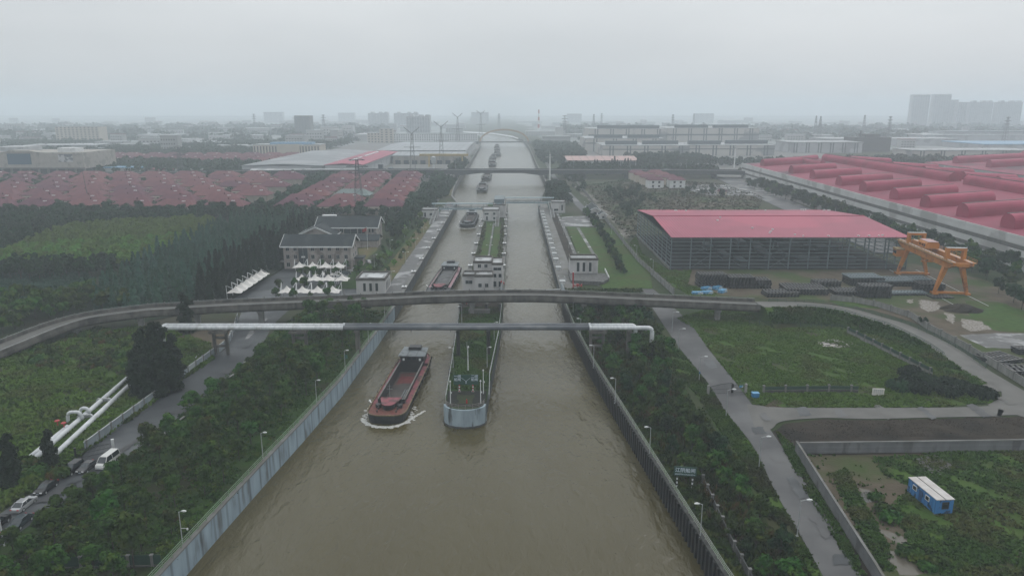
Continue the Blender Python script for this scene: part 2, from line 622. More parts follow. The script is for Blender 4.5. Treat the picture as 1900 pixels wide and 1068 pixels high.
def jitter(pts, amp, step, rs):
    """a closed outline cut finer and roughened"""
    out = []
    n = len(pts)
    for i in range(n):
        a, c = Vector(pts[i]), Vector(pts[(i + 1) % n])
        k = max(1, int((c - a).length / step))
        for j in range(k):
            p = a.lerp(c, j / k)
            out.append((p.x + rs.uniform(-amp, amp), p.y + rs.uniform(-amp, amp)))
    return out


def patch(name, pts, m, px=True, amp=0.0, step=2.0, z=None, label=None, kind='structure'):
    """a sheet of ground laid 4 mm above the one before it"""
    rs = random.Random(len(name) + len(pts))
    P = [(p.x, p.y) for p in GG(pts)] if px else [(p[0], p[1]) for p in pts]
    if amp > 0:
        P = jitter([(a, c, 0) for a, c in P], amp, step, rs)
    LAYER[0] += 1
    zz = .012 + .005 * LAYER[0] if z is None else z
    a = sum(P[i][0] * P[(i + 1) % len(P)][1] - P[(i + 1) % len(P)][0] * P[i][1] for i in range(len(P)))
    if a < 0:
        P = P[::-1]
    mm = M()
    mm.poly([(x, y, zz) for x, y in P])
    o = mm.build(name, C[m] if isinstance(m, str) else m, loc=(0, 0, 0))
    o['kind'] = kind
    return o


def ribbon(name, L_, R_, m, z=None, px=True):
    LAYER[0] += 1
    zz = .012 + .005 * LAYER[0] if z is None else z
    A = GG(L_) if px else [Vector((*p[:2], 0)) for p in L_]
    B = GG(R_) if px else [Vector((*p[:2], 0)) for p in R_]
    A = smooth_line([Vector((p.x, p.y, zz)) for p in A], 5)
    B = smooth_line([Vector((p.x, p.y, zz)) for p in B], 5)
    mm = M()
    n = max(len(A), len(B))
    rs = lambda X: [X[min(len(X) - 1, round(i * (len(X) - 1) / (n - 1)))] for i in range(n)]
    mm.strip(rs(A)[::-1], rs(B)[::-1])
    return structure(mm.build(name, m if not isinstance(m, str) else C[m], loc=(0, 0, 0)))


# banks and fields
BANK_L = [(-53, 60), (-50.4, 92), (-46.8, 127), (-42.3, 168), (-40.5, 209), (-39.8, 232), (-56, 236), (-70, 228), (-72, 205), (-73, 175), (-77, 140), (-82, 110), (-84, 85), (-86, 60)]
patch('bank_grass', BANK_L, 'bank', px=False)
BANK_R = [(33.5, 60), (30.6, 92), (25, 145), (21.4, 180), (18.9, 215), (18.2, 262), (48, 262), (45.5, 225), (43.5, 190), (41.5, 170), (41, 150), (44, 120), (43, 92), (44, 60)]
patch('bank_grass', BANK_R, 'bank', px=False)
VERGE = GG([(1230, 640), (1263, 651), (1310, 708), (1347, 766), (1397, 830), (1439, 915), (1479, 984), (1526, 1069), (1470, 1069), (1420, 960), (1380, 860), (1330, 790), (1290, 730), (1240, 680)])
patch('verge_grass', VERGE, 'grass', px=False, amp=.5, step=3)
FIELD_L = GG([(0, 665), (150, 628), (260, 605), (330, 620), (390, 640), (395, 668), (340, 705), (262, 765), (158, 840), (100, 890), (30, 930), (-60, 980), (-200, 900), (-150, 720)])
patch('field_grass', FIELD_L, 'grass', px=False)
patch('bare_earth', [(330, 625), (440, 595), (424, 640), (395, 662), (342, 701), (318, 720), (322, 660)], 'mud', amp=.5)
FIELD_R = GG([(1255, 590), (1310, 575), (1420, 566), (1547, 590), (1610, 600), (1676, 625), (1742, 660), (1832, 712), (1852, 738), (1834, 748), (1742, 755), (1584, 755), (1458, 755), (1400, 752), (1379, 726), (1331, 668), (1290, 612)])
patch('field_grass', FIELD_R, 'grass', px=False, amp=.25)
SOIL = [(1432, 800), (1460, 785), (1531, 777), (1610, 780), (1742, 777), (1910, 772), (2500, 764), (2500, 835), (1900, 845), (1530, 845), (1482, 850), (1500, 900), (1560, 985), (1640, 1090), (1610, 1090), (1552, 992), (1505, 912), (1453, 832)]
patch('turned_soil', SOIL, 'soil', amp=.3, step=1.5)
YARD_F = GG([(1498, 845), (1900, 838), (2640, 829), (3000, 1130), (1660, 1130)])
patch('yard_ground', YARD_F, 'mud', px=False)
rs = random.Random(5)
YARD_GRASS = [GG([(1620, 850), (1760, 838), (1900, 838), (2600, 842), (2800, 1100), (1900, 1090), (1760, 1080), (1690, 1010), (1650, 940), (1690, 905), (1640, 880)]),
              GG([(1545, 880), (1570, 870), (1600, 930), (1640, 1000), (1660, 1060), (1640, 1060), (1590, 980)])]
for p in YARD_GRASS:
    patch('yard_grass', p, 'grass', px=False, amp=.7, step=1.5)
C['puddle'] = mat('puddle', (.12, .105, .08), (.09, .078, .058), .25, .4, spec=.3)
for p in ([(1622, 978), (1650, 985), (1685, 1000), (1682, 1008), (1668, 1010), (1645, 995)], [(1630, 1008), (1650, 1020), (1680, 1030), (1700, 1050), (1720, 1062), (1700, 1068), (1670, 1066), (1650, 1045)],
          [(1594, 905), (1615, 910), (1620, 925), (1610, 930), (1600, 915)]):
    patch('puddle', p, 'puddle', amp=.15, step=.8)

# big right-hand ground: steel yard, rough land upstream
patch('yard_ground', [(1250, 500), (1240, 470), (1700, 490), (1830, 520), (1910, 560), (1990, 610), (1990, 720), (1880, 680), (1790, 640), (1700, 600), (1620, 575), (1500, 560), (1330, 548), (1280, 530)], 'mud', amp=.4)
YARD_G = GG([(1180, 440), (1190, 470), (1240, 502), (1282, 502), (1275, 528), (1330, 545), (1335, 562), (1300, 562), (1250, 530), (1200, 490), (1165, 455)])
patch('yard_grass', YARD_G, 'grass', px=False, amp=.4)
YARD_G2 = GG([(1560, 562), (1640, 566), (1700, 560), (1790, 556), (1900, 600), (2000, 640), (2000, 680), (1880, 618), (1800, 620), (1700, 600), (1640, 580)])
patch('yard_grass', GG([(1790, 558), (1850, 560), (2000, 610), (2000, 650), (1900, 618), (1840, 612), (1800, 590)]), 'lawn', px=False, amp=.6)
patch('yard_grass', GG([(1530, 556), (1600, 556), (1640, 562), (1630, 574), (1560, 568)]), 'grass', px=False, amp=.5)
patch('concrete_apron', [(1780, 622), (1850, 618), (1990, 620), (1990, 652), (1830, 645)], 'paving', amp=.2)
for p in ([(1706, 556), (1740, 560), (1745, 575), (1722, 580), (1708, 570)], [(1752, 580), (1772, 584), (1770, 602), (1758, 596)], [(1785, 592), (1820, 596), (1840, 612), (1800, 616), (1786, 606)], [(1683, 556), (1696, 556), (1692, 564), (1684, 562)]):
    patch('rubble_patch', p, mat('chalky_rubble', (.27, .25, .23), (.16, .135, .105), .8, 1.6, detail=8, lo=.46, hi=.54), amp=.5, step=1)
patch('rubble_patch', [(1517, 632), (1555, 628), (1590, 634), (1592, 642), (1560, 645), (1520, 643)], mat('broken_concrete', (.36, .33, .31), (.05, .05, .035), .8, .9, detail=8, lo=.46, hi=.54), amp=.3, step=1)
ROUGH = GG([(1085, 345), (1180, 330), (1330, 340), (1420, 365), (1400, 395), (1190, 390), (1185, 440), (1165, 440), (1120, 390)])
patch('rough_land', ROUGH, ground_mat('overgrown_land', (.055, .055, .030), (.10, .080, .055), (.05, .075, .026), .12, .03), px=False)
patch('dirt_track', [(1062, 345), (1080, 347), (1110, 372), (1140, 400), (1160, 425), (1172, 442), (1160, 444), (1140, 418), (1118, 395), (1090, 370)], ground_mat('pale_track', (.23, .215, .195), (.12, .105, .085), (.06, .06, .035), .15, .06), amp=.8, step=4)
patch('bare_earth', [(1150, 345), (1230, 340), (1260, 350), (1180, 356), (1110, 358)], 'mud', amp=2, step=6)
patch('bare_earth', [(1270, 378), (1340, 366), (1370, 380), (1300, 386)], 'mud', amp=2, step=6)

# roads
ribbon('road', [(-60, 1000), (0, 954), (79, 903), (126, 876), (158, 838), (263, 761), (342, 701), (395, 661), (424, 640), (444, 590), (462, 545), (480, 505)],
       [(-60, 1060), (0, 1014), (89, 952), (174, 894), (247, 839), (289, 808), (368, 745), (426, 697), (481, 647), (510, 600), (547, 566), (590, 520)], 'asphalt')
patch('car_park', [(405, 562), (470, 525), (487, 502), (530, 492), (600, 505), (650, 505), (665, 552), (560, 566), (480, 578)], 'asphalt')
patch('traffic_island', [(453, 632), (462, 628), (497, 592), (494, 590), (468, 607)], 'paving')
ribbon('road', [(640, 502), (668, 488), (690, 476), (705, 462), (728, 444), (748, 425), (772, 402), (795, 380), (812, 352), (818, 335)],
       [(668, 506), (700, 494), (712, 482), (722, 470), (748, 448), (766, 428), (788, 405), (808, 382), (826, 352), (829, 335)], 'paving')
patch('lawn', [(664, 462), (694, 456), (706, 466), (700, 480), (668, 482)], 'dry')
ribbon('road', [(1010, 300), (1022, 325), (1040, 350), (1072, 385), (1088, 400), (1103, 420), (1130, 455), (1152, 490), (1166, 515), (1190, 545), (1210, 571), (1231.6, 604), (1263, 649), (1310.5, 707), (1347, 765), (1397, 828), (1439, 914), (1479, 983), (1526, 1068), (1590, 1190)],
       [(1016, 300), (1030, 325), (1052, 350), (1086, 385), (1102, 400), (1114, 420), (1146, 455), (1170, 490), (1192, 520), (1222, 545), (1250, 571), (1283, 604), (1315, 649), (1362, 707), (1405, 765), (1450, 828), (1505, 914), (1545, 983), (1597, 1068), (1680, 1190)], 'road_grey')
ribbon('road', [(1385, 750), (1400, 752), (1458, 757), (1584, 757.5), (1742, 757), (1810, 755), (1870, 752), (1910, 751), (2500, 744)], [(1405, 808), (1432, 796), (1453, 782), (1531, 776), (1610, 778), (1742, 775), (1850, 773), (1910, 770), (2500, 762)], 'pale_road')
patch('road', [(1832, 752), (1859, 738), (1858, 727), (1832, 704), (1838, 690), (1900, 726), (1990, 780), (1990, 820), (1900, 775)], 'pale_road')
patch('paved_court', [(1042, 403), (1096, 400), (1102, 421), (1042, 421)], 'paving')
patch('road', [(1100, 522), (1160, 518), (1190, 532), (1175, 542), (1140, 528), (1110, 532)], 'road_grey')

rs = random.Random(91)
for k, (px, py) in enumerate([(1252, 590), (1283, 640), (1318, 676), (1352, 728), (1408, 800), (1440, 850), (1478, 905), (1522, 980), (1560, 1040), (1490, 765), (1560, 768), (1640, 765), (1720, 768), (1815, 763), (1868, 745), (1420, 775),
                               (462, 640), (420, 690), (372, 730), (330, 765), (280, 795), (230, 835), (150, 885), (100, 920)]):
    c = G(px, py)
    w_, h_ = rs.uniform(.5, 1.6), rs.uniform(1.2, 4.5)
    patch('road_patch', [(c.x - w_, c.y - h_), (c.x + w_ * .8, c.y - h_ * .7), (c.x + w_, c.y + h_), (c.x - w_ * .7, c.y + h_ * .8)], ('asphalt', 'road_grey', 'pale_road')[k % 3] if 9 <= k < 15 else ('asphalt', 'road_grey')[k % 2], px=False, amp=.3, step=.7)
# lock grounds
patch('lock_walkway', [(-46.5, 250), (-39.2, 250), (-39.2, 520), (-46.5, 520)], 'paving', px=False)
patch('lawn', [(-53, 262), (-46.6, 262), (-46.6, 430), (-53, 430)], 'dry', px=False, amp=.3)
patch('lawn', [(-66, 262), (-53, 262), (-53, 470), (-60, 470)], 'bank', px=False, amp=.3)
patch('lock_walkway', [(17.8, 245), (24.5, 245), (24.5, 520), (18.2, 520)], 'concrete', px=False)
patch('lawn', [(24.6, 292), (28.2, 292), (28.2, 470), (24.6, 470)], 'soil', px=False)
patch('lawn', [(29.8, 292), (34, 262), (52, 262), (58, 300), (58, 400), (31, 408)], 'lawn', px=False)
ribbon('path', [(36.8, 318), (36.5, 360), (36.2, 405)], [(38.2, 318), (38, 360), (37.8, 405)], 'paving', px=False)
ribbon('path', [(28.3, 292), (28.3, 470)], [(29.7, 292), (29.7, 470)], 'paving', px=False)

# left land: plantation floor and villa estate
patch('woodland_floor', [(-340, 215), (-130, 196), (-112, 222), (-98, 240), (-95, 300), (-110, 345), (-70, 400), (-70, 475), (-420, 475), (-420, 300)], ground_mat('woodland_floor', (.02, .034, .016), (.035, .05, .022), (.03, .028, .018), .15, .03), px=False)
patch('meadow', GG([(-60, 505), (60, 500), (150, 505), (175, 520), (100, 552), (0, 562), (-60, 566)]), ground_mat('reed_meadow', (.03, .075, .05), (.045, .095, .06), (.03, .06, .035), .4, .05), px=False)
patch('estate_ground', [(-420, 485), (-62, 485), (-64, 700), (-480, 700)], ground_mat('estate_ground', (.07, .085, .055), (.16, .155, .15), (.04, .06, .03), .08, .03), px=False)
patch('estate_ground', [(-560, 860), (-240, 860), (-260, 1010), (-600, 1010)], C['concrete'], px=False)
patch('road', [(-600, 700), (-52, 694), (-52, 712), (-600, 722)], 'road_grey', px=False)
ribbon('path', [(-68, 500), (-66, 560), (-60, 690)], [(-61, 500), (-58, 560), (-55, 690)], 'concrete', px=False)
patch('bank_grass', [(-58, 530), (-47, 560), (-50, 640), (-55, 640)], 'dry', px=False)
patch('factory_ground', [(200, 290), (520, 290), (620, 900), (190, 900), (205, 700)], 'concrete', px=False)
patch('road', [(168, 330), (188, 330), (214, 700), (196, 700)], 'road_grey', px=False)
patch('car_park', [(150, 560), (205, 560), (205, 640), (140, 640)], 'paving', px=False)
# ------------------------------------------------------------------ canal walls, rails, island, lock gear
def wall_line(name, label, line, w, z0, z1, m, cap=None, ribs=0, ribm=None, side=1, group=None, cat='wall'):
    """a retaining wall that follows a line of the canal edge; side = +1 when the water lies at +x of it"""
    ln = [Vector((p[0], p[1], 0)) for p in line]
    r = thing(name, label, cat, ln[0], group=group)
    A, B = offset(ln, -w * side), ln
    mm = M()
    n = len(ln)
    rings = [[(a.x, a.y, z0), (b.x, b.y, z0), (b.x, b.y, z1), (a.x, a.y, z1)] for a, b in zip(A, B)]
    mm.loft(rings)
    mm.build('wall_face', m, r, True)
    if cap:
        c = M()
        A2, B2 = offset(ln, -(w + .15) * side), offset(ln, .12 * side)
        c.loft([[(a.x, a.y, z1 + .003), (b.x, b.y, z1 + .003), (b.x, b.y, z1 + .25), (a.x, a.y, z1 + .25)] for a, b in zip(A2, B2)])
        c.build('coping', cap, r, True)
    if ribs:
        c = M()
        for p, d in along(ln, ribs, ribs / 2):
            q = Vector((p.x + d.y * side * .15, p.y - d.x * side * .15, 0))
            c.cb(q, .38, .5, z0, z1 - .06, math.atan2(d.y, d.x) - pi / 2)
        c.build('pile_ribs', ribm or m, r, True)
    return r


def cut(line, y0, y1):
    return [(xat(line, y0), y0)] + [p for p in line if y0 < p[1] < y1] + [(xat(line, y1), y1)]


sheet_pile = stripes(mat('dark_sheet_piling', (.040, .046, .052), (.022, .026, .03), .6, .7, (1, 1, .3), c3=(.06, .05, .04), s3=.4, lo3=.55, hi3=.7), 1, 1.2, .08, .6)
lockwall = stripes(mat('dark_lock_wall', (.060, .072, .082), (.035, .043, .05), .7, .4, (1, 1, .25), c3=(.028, .033, .033), s3=.3), 1, 9.0, .06, .55)
C['bluewall'] = stripes(C['bluewall'], 1, 4.2, .04, .62)
wall_line('retaining_wall', 'pale blue concrete retaining wall between tree bank and brown water', cut(EL, 55, 236), .55, -5, .45, C['bluewall'], C['concrete'], side=1)
wall_line('retaining_wall', 'dark ribbed sheet pile wall along the bank with the green place sign', cut(ER, 55, 245), .5, -5, .35, sheet_pile, C['concrete_dark'], ribs=1.5, ribm=C['steel_dark'], side=-1)
wall_line('lock_wall', 'dark lock chamber wall beside the paved walk and lamp row', cut(EL, 236.2, 520), .9, -5, .30, lockwall, C['concrete'], side=1)
wall_line('lock_wall', 'dark lock chamber wall below the white gear boxes by the lawns', cut(ER, 245.2, 520), .9, -5, .30, lockwall, C['concrete'], side=-1)
wall_line('river_wall', 'grey river wall upstream of the lock beside the allotments', cut(EL, 520.2, 1700), .8, -5, .3, C['concrete_dark'], C['concrete'], side=1)
wall_line('river_wall', 'grey river wall upstream of the lock below the dense trees', cut(ER, 520.2, 1700), .8, -5, .3, C['concrete_dark'], C['concrete'], side=-1)


def rail_fence(name, label, line, h=1.1, step=2.5, m='green_rail', rails=3, r=.035, post=.05, start=0, zb=0.0, cat='railing', group=None):
    ln = [Vector((p[0], p[1], p[2] if len(p) > 2 else zb)) for p in line]
    root = thing(name, label, cat, ln[0], group=group)
    rm, pm = M(), M()
    for k in range(rails):
        z = h * (k + 1) / rails
        rm.tube([p + Vector((0, 0, z)) for p in ln], r, 5)
    mm_ = C[m] if isinstance(m, str) else m
    rm.build('rails', mm_, root, True)
    pm.beam((0, 0, 0), (0, 0, h + .05), post * 2, post * 2)
    first = None
    for p, d in along(ln, step, start)[:100]:
        if first is None:
            first = o = pm.build('post', mm_, root)
        else:
            o = first.copy()
            COL.objects.link(o)
        o.location = p - Vector(root.location)
    return root


rail_fence('guard_rail', 'green three-bar guard rail above the pale blue canal wall', [(p.x, p.y, .7) for p in offset([Vector((a, b, 0)) for a, b in cut(EL, 55, 234)], -.35)], m='green_rail', r=.06)
rail_fence('guard_rail', 'pale green three-bar guard rail on top of the dark sheet pile wall', [(p.x, p.y, .6) for p in offset([Vector((a, b, 0)) for a, b in cut(ER, 55, 240)], .35)], m=mat('pale_green_rail', (.24, .32, .22), (.30, .30, .28), .5, .4), r=.06)

# the island between the two locks
nose = []
for k in range(9):
    t = pi + pi * k / 8
    nose.append((-10.6 + 4.6 * math.cos(t), 153.2 + 6.2 * math.sin(t) * .55))
isl = nose + [p for p in IS_R[1:]] + [p for p in IS_L[::-1][:-1]]
r = thing('lock_island', 'long narrow concrete island between the two lock channels', 'island', (-10.6, 300, 0))
M().prism(isl, -5, -.02).build('island_body', lockwall, r, True)
tp = M()
tp.poly([(x, y, 0.0) for x, y in isl])
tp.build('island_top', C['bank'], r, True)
nf = M()
IN = [(-10.6 + (x + 10.6) * 1.05, 153.2 + (y - 153.2) * 1.09) for x, y in nose]
IN = [Vector((a, b, 0)) for a, b in IN]
IN2 = offset(IN, -.5)
nf.loft([[(a.x, a.y, -4.3), (b.x, b.y, -4.3), (b.x, b.y, .4), (a.x, a.y, .4)] for a, b in zip(IN, IN2)])
nosem = mat('weathered_blue_white_concrete', (.36, .44, .49), (.24, .30, .34), .8, .6, (1, 1, .25), c3=(.08, .095, .10), s3=.55, lo3=.53, hi3=.64, bump=.03, bscale=3)
nf.build('nose_wall', nosem, r, True)
kb = M()
kb.loft([[(a.x, a.y, -4.35), (b.x, b.y, -4.35), (b.x, b.y, -3.55), (a.x, a.y, -3.55)] for a, b in zip(offset(IN, .12), IN)])
kb.build('tide_band', C['concrete_dark'], r, True)
for pts in ([(-16.0, 172), (-13.0, 172), (-13.2, 178), (-16.2, 178)], [(-8.0, 172), (-5.4, 172), (-5.3, 178), (-7.8, 178)], [(-16.6, 196), (-13.8, 196), (-13.8, 203), (-16.8, 203)], [(-7.2, 196), (-4.4, 196), (-4.2, 203), (-7.2, 203)],
            [(-15.0, 152.5), (-6.2, 152.5), (-5.9, 162), (-15.3, 162)]):
    patch('planting_bed', pts, ground_mat('black_soil', (.016, .017, .016), (.03, .03, .025), None, .8), px=False, amp=.15, step=1.2, z=.02 + .002 * len(pts))
patch('bare_patch', [(-12.4, 154), (-9.0, 154), (-8.8, 159.5), (-12.6, 159.5)], ground_mat('mossy_soil', (.05, .05, .028), (.035, .055, .02), None, .8), px=False, amp=.3, step=1, z=.05)
rl = [(p.x, p.y, .4) for p in offset(IN, -.45)]
rail_fence('guard_rail', 'rusty grey guard rail curving round the island nose', rl, m=mat('weathered_grey_rail', (.24, .23, .21), (.16, .13, .11), .6, 1.5), step=1.6, r=.05)
rail_fence('guard_rail', 'pale grey pipe rail along the island edge facing the empty channel', [(-5.3, 157, 0), (-5.6, 172, 0), (-4.0, 208, 0), (-3.5, 238, 0)], m='galv', step=3, rails=2, r=.07)
rail_fence('guard_rail', 'thin grey pipe rail along the island edge facing the barge', [(-15.3, 157, 0), (-15.7, 176, 0), (-16.6, 208, 0), (-17.5, 238, 0)], m='galv', step=3, rails=2, r=.05)


# --- lamps
def lamp(name, label, loc, h=6.0, arm=1.1, rz=0.0, cat='street lamp', group=None, head=(.62, .26), m='galv', double=False):
    r_ = thing(name, label, cat, loc, rz, group)
    p = M()
    p.tube([(0, 0, 0), (0, 0, .8), (0, 0, h)], [.12, .09, .06], 7)
    for sgn in ((1, -1) if double else (1,)):
        p.tube([(0, 0, h - .1), (sgn * arm * .6, 0, h + .08), (sgn * arm, 0, h + .12)], .045, 6)
    p.cb((0, 0), .34, .34, 0, .12)
    p.build('pole', C[m], r_)
    for sgn in ((1, -1) if double else (1,)):
        q = M()
        x = sgn * (arm + head[0] * .4)
        q.loft([[(x - head[0] / 2, -head[1] / 4, h + .06), (x - head[0] / 2, head[1] / 4, h + .06), (x - head[0] / 2, head[1] / 4, h + .2), (x - head[0] / 2, -head[1] / 4, h + .2)],
                [(x, -head[1] / 2, h + .02), (x, head[1] / 2, h + .02), (x, head[1] / 2, h + .25), (x, -head[1] / 2, h + .25)],
                [(x + head[0] / 2, -head[1] / 3, h + .05), (x + head[0] / 2, head[1] / 3, h + .05), (x + head[0] / 2, head[1] / 3, h + .18), (x + head[0] / 2, -head[1] / 3, h + .18)]])
        q.build('lamp_head', C['white'], r_)
    return r_


lampA = lamp('street_lamp', 'white street lamp by the grey road beside the metal yard gate', G(1347, 772), 6.2, 1.0, 0, head=(.85, .36))
RL = [((1247, 616), 'white street lamp at the roadside just downhill of the curved bridge'), ((1258, 650), 'white street lamp at the roadside opposite the wild grass field, second below the bridge'),
      ((1297, 706), 'white street lamp with a small blue box on its pole by the grey road'),
      ((1408, 867), 'white street lamp where the pale side road leaves the grey road'), ((1479, 994), 'white street lamp beside the grey road next to the long grey yard wall')]
for (px, py), lb in RL:
    dup(lampA, G(px, py), 0, lb, group='lamps along the grey road')
lampA['group'] = 'lamps along the grey road'
M().box(-.16, .16, -.24, -.07, 1.9, 2.4).build('control_box', mat('blue_box', (.03, .12, .28)), [o for o in COL.objects if o.get('label', '').startswith('white street lamp with a small blue box')][0])
lampB = lamp('canal_lamp', 'white lamp post on the sheet pile edge beside the green place sign', G(1299, 999), 6.0, .55, pi, group='lamps along the sheet pile edge', head=(.75, .34))
for (px, py), lb in [((1205, 846), 'white lamp post on the sheet pile edge, above the place sign'), ((1141, 748), 'white lamp post halfway along the sheet pile edge'), ((1101, 682), 'white lamp post on the sheet pile edge just in front of the pipe bridge'),
                     ((1077, 628), 'white lamp post on the sheet pile edge right behind the pipe bridge'), ((1063, 590), 'white lamp post at the far end of the sheet pile edge, by the curved bridge')]:
    dup(lampB, G(px, py), pi, lb)
lampC = lamp('canal_lamp', 'white lamp post carrying a bracketed camera by the green rail', G(339.5, 1014), 6.0, .5, 0, group='lamps along the pale blue wall', head=(.7, .3))
c_ = M()
c_.tube([(0, 0, 3.2), (1.0, 0, 3.2)], .04, 6)
c_.tube([(1.0, 0, 3.25), (1.0, 0, 3.05), (1.0, 0, 2.85)], [.1, .16, .05], 8)
c_.build('security_camera', C['white'], lampC)
lampD = lamp('canal_lamp', 'plain white lamp post by the green rail, second along the pale blue wall', G(488.7, 857), 6.0, .5, 0, group='lamps along the pale blue wall', head=(.7, .3))
for (px, py), lb in [((588, 752), 'plain white lamp post by the green rail, level with the barge bow'), ((641, 692), 'white lamp post with a small green water gauge board by the green rail'), ((684, 638), 'plain white lamp post by the green rail just in front of the pipe bridge')]:
    o = dup(lampD, G(px, py), 0, lb)
gb = M()
gb.box(.05, .75, -.05, .05, 3.9, 5.0)
gb.build('gauge_board', mat('teal_board', (.03, .13, .10)), [o for o in COL.objects if 'gauge board' in o.get('label', '')][0])
lampE = lamp('canal_lamp', 'white lamp post on the island, arm toward the empty channel side', G(904, 682), 5.5, .5, 0, group='lamps on the island', head=(.7, .3))
dup(lampE, G(841, 683), pi, 'white lamp post on the island, arm toward the barge')
dup(lampE, G(917, 632), 0, 'white lamp post on the island close to the pipe bridge, arm to the empty channel')
dup(lampE, G(857, 600), pi, 'white lamp post on the island between pipe bridge and curved bridge')
# lock chamber twin lamps
lampF = lamp('lock_lamp', 'white twin-arm lamp on the paved lock walk nearest the control house', (-45.6, 268, .03), 5.5, .9, 0, cat='lamp', group='twin lamps along the paved lock walk', head=(.6, .3), double=True)
for k, lb in enumerate(('second twin-arm lamp from the control house on the paved lock walk', 'third twin-arm lamp from the control house on the paved lock walk', 'fourth twin-arm lamp from the control house on the paved lock walk', 'fifth twin-arm lamp from the control house on the paved lock walk', 'twin-arm lamp on the paved lock walk nearest the covered footbridge')):
    dup(lampF, (-45.6, 306 + 33 * k, .03), 0, lb)
for k in range(4):
    dup(lampF, (27.2, 305 + 38 * k, .03), 0, ('first', 'second', 'third', 'fourth')[k] + ' twin-arm lamp counted from the gate house along the lawn edge', group='twin lamps along the lawn')
for k in range(2):
    dup(lampF, (-10.2, 322 + 60 * k, .03), 0, ('twin-arm lamp on the island lawn behind the island control house', 'twin-arm lamp on the island lawn before the upper gate house')[k], group='twin lamps on the island lawn')
lampG = lamp('street_lamp', 'white street lamp on the office drive beside the dry lawn', (-58, 300, .05), 5.5, .8, 0, group='lamps along the office drive', head=(.7, .3))
for k, (x, y, lb) in enumerate([(-57, 335, 'white street lamp on the office drive level with the back office'), (-55.5, 372, 'white street lamp on the office drive past the back office'), (-54.5, 412, 'white street lamp on the office drive by the clipped trees'), (-53.5, 452, 'white street lamp on the office drive close to the upper gate')]):
    dup(lampG, (x, y, .05), 0, lb)
for k in range(7):
    y = 290 + 31 * k
    dup(lampG, (57.5 - .048 * (y - 290), y, .05), pi, ('first', 'second', 'third', 'fourth', 'fifth', 'sixth', 'seventh')[k] + ' street lamp from the curved bridge beside the long grey fence', group='lamps beside the long fence')

# --- niche posts and gear along the chambers
niche = thing('mooring_post', 'white concrete mooring post on the lock walk edge', 'mooring post', (-39.9, 262, 0), group='mooring posts along the lock walls')
M().box(-.7, .7, -.9, .9, 0, 1.15).build('block', C['concrete_wall'], niche)
mm = M()
mm.box(-.95, .95, -1.1, 1.1, 1.153, 1.3)
mm.build('cap_slab', C['white'], niche)
mm = M()
mm.tube([(0, 0, 1.3), (0, 0, 1.65), (0, 0, 1.7)], [.18, .18, .3], 8)
mm.build('bollard', C['steel_dark'], niche)
for k in range(1, 9):
    dup(niche, (-39.9, 262 + 26 * k, 0))
niche2 = dup(niche, (-17.6, 300, 0), 0, 'white concrete mooring post on the island edge facing the barge channel', group='mooring posts on the barge side of the island')
for k in range(1, 7):
    dup(niche2, (-17.6, 300 + 26 * k, 0))
niche3 = dup(niche, (-3.7, 300, 0), 0, 'white concrete mooring post on the island edge facing the empty channel', group='mooring posts on the empty side of the island')
for k in range(1, 7):
    dup(niche3, (-3.7, 300 + 26 * k, 0))
gear = thing('gear_box', 'white lock gear cabinet with a rail frame on the quay', 'gear cabinet', (19.2, 270, 0), group='gear cabinets along the quay by the lawns')
M().box(-.9, .9, -1.4, 1.4, 0, 1.4).build('cabinet', C['white'], gear)
M().box(-1.1, 1.1, -1.7, 1.7, 1.403, 1.55).build('lid', C['galv'], gear)
mm = M()
for x in (-1.2, 1.2):
    mm.tube([(x, 2.2, 0), (x, 2.2, 2.1), (x, 5.5, 2.1), (x, 5.5, 0)], .08, 6)
mm.tube([(-1.2, 2.2, 2.1), (1.2, 2.2, 2.1)], .08, 6)
mm.tube([(-1.2, 5.5, 2.1), (1.2, 5.5, 2.1)], .08, 6)
mm.build('rail_frame', C['galv'], gear)
for k in range(1, 14):
    dup(gear, (19.2, 300 + 12.5 * k, 0))
dup(gear, (19.2, 295, 0))


# --- lock gates: mitre leaves folded into the walls, with red signal frames
def gate_gear(x, y, label):
    r_ = thing('lock_gate', label, 'lock gate', (x, y, 0))
    a = M()
    s = 1
    a.box(-.5, .5, -5, 5, -4.8, .9)
    for k in range(6):
        a.box(.503, .75, -4.8 + 1.8 * k, -4.5 + 1.8 * k, -4.6, .7)
    a.build('gate_leaf', C['steel_green'], r_)
    a = M()
    for yy in (-4.8, -2.4, 0, 2.4, 4.8):
        a.beam((0, yy, .9), (0, yy, 2.0), .09)
    a.tube([(0, -4.8, 2.0), (0, 4.8, 2.0)], .06, 6)
    a.tube([(0, -4.8, 1.45), (0, 4.8, 1.45)], .05, 6)
    a.build('walkway_rail', C['galv'], r_)
    a = M()
    a.tube([(-.8, -1, .35), (-7, -6.5, 1.3)], .22, 8)
    a.build('ram', C['galv'], r_)
    return r_


gate_gear(18.8, 262, 'grey steel lock gate leaf folded into the quay by the gate house')
gate_gear(-4.1, 262, 'grey steel lock gate leaf folded into the island, empty channel side')
gate_gear(-17.2, 255, 'grey steel lock gate leaf folded into the island, barge channel side')
gate_gear(-39.9, 498, 'grey steel lock gate leaf under the covered footbridge')
gate_gear(18.6, 498, 'grey steel lock gate leaf at the upper quay below the footbridge')


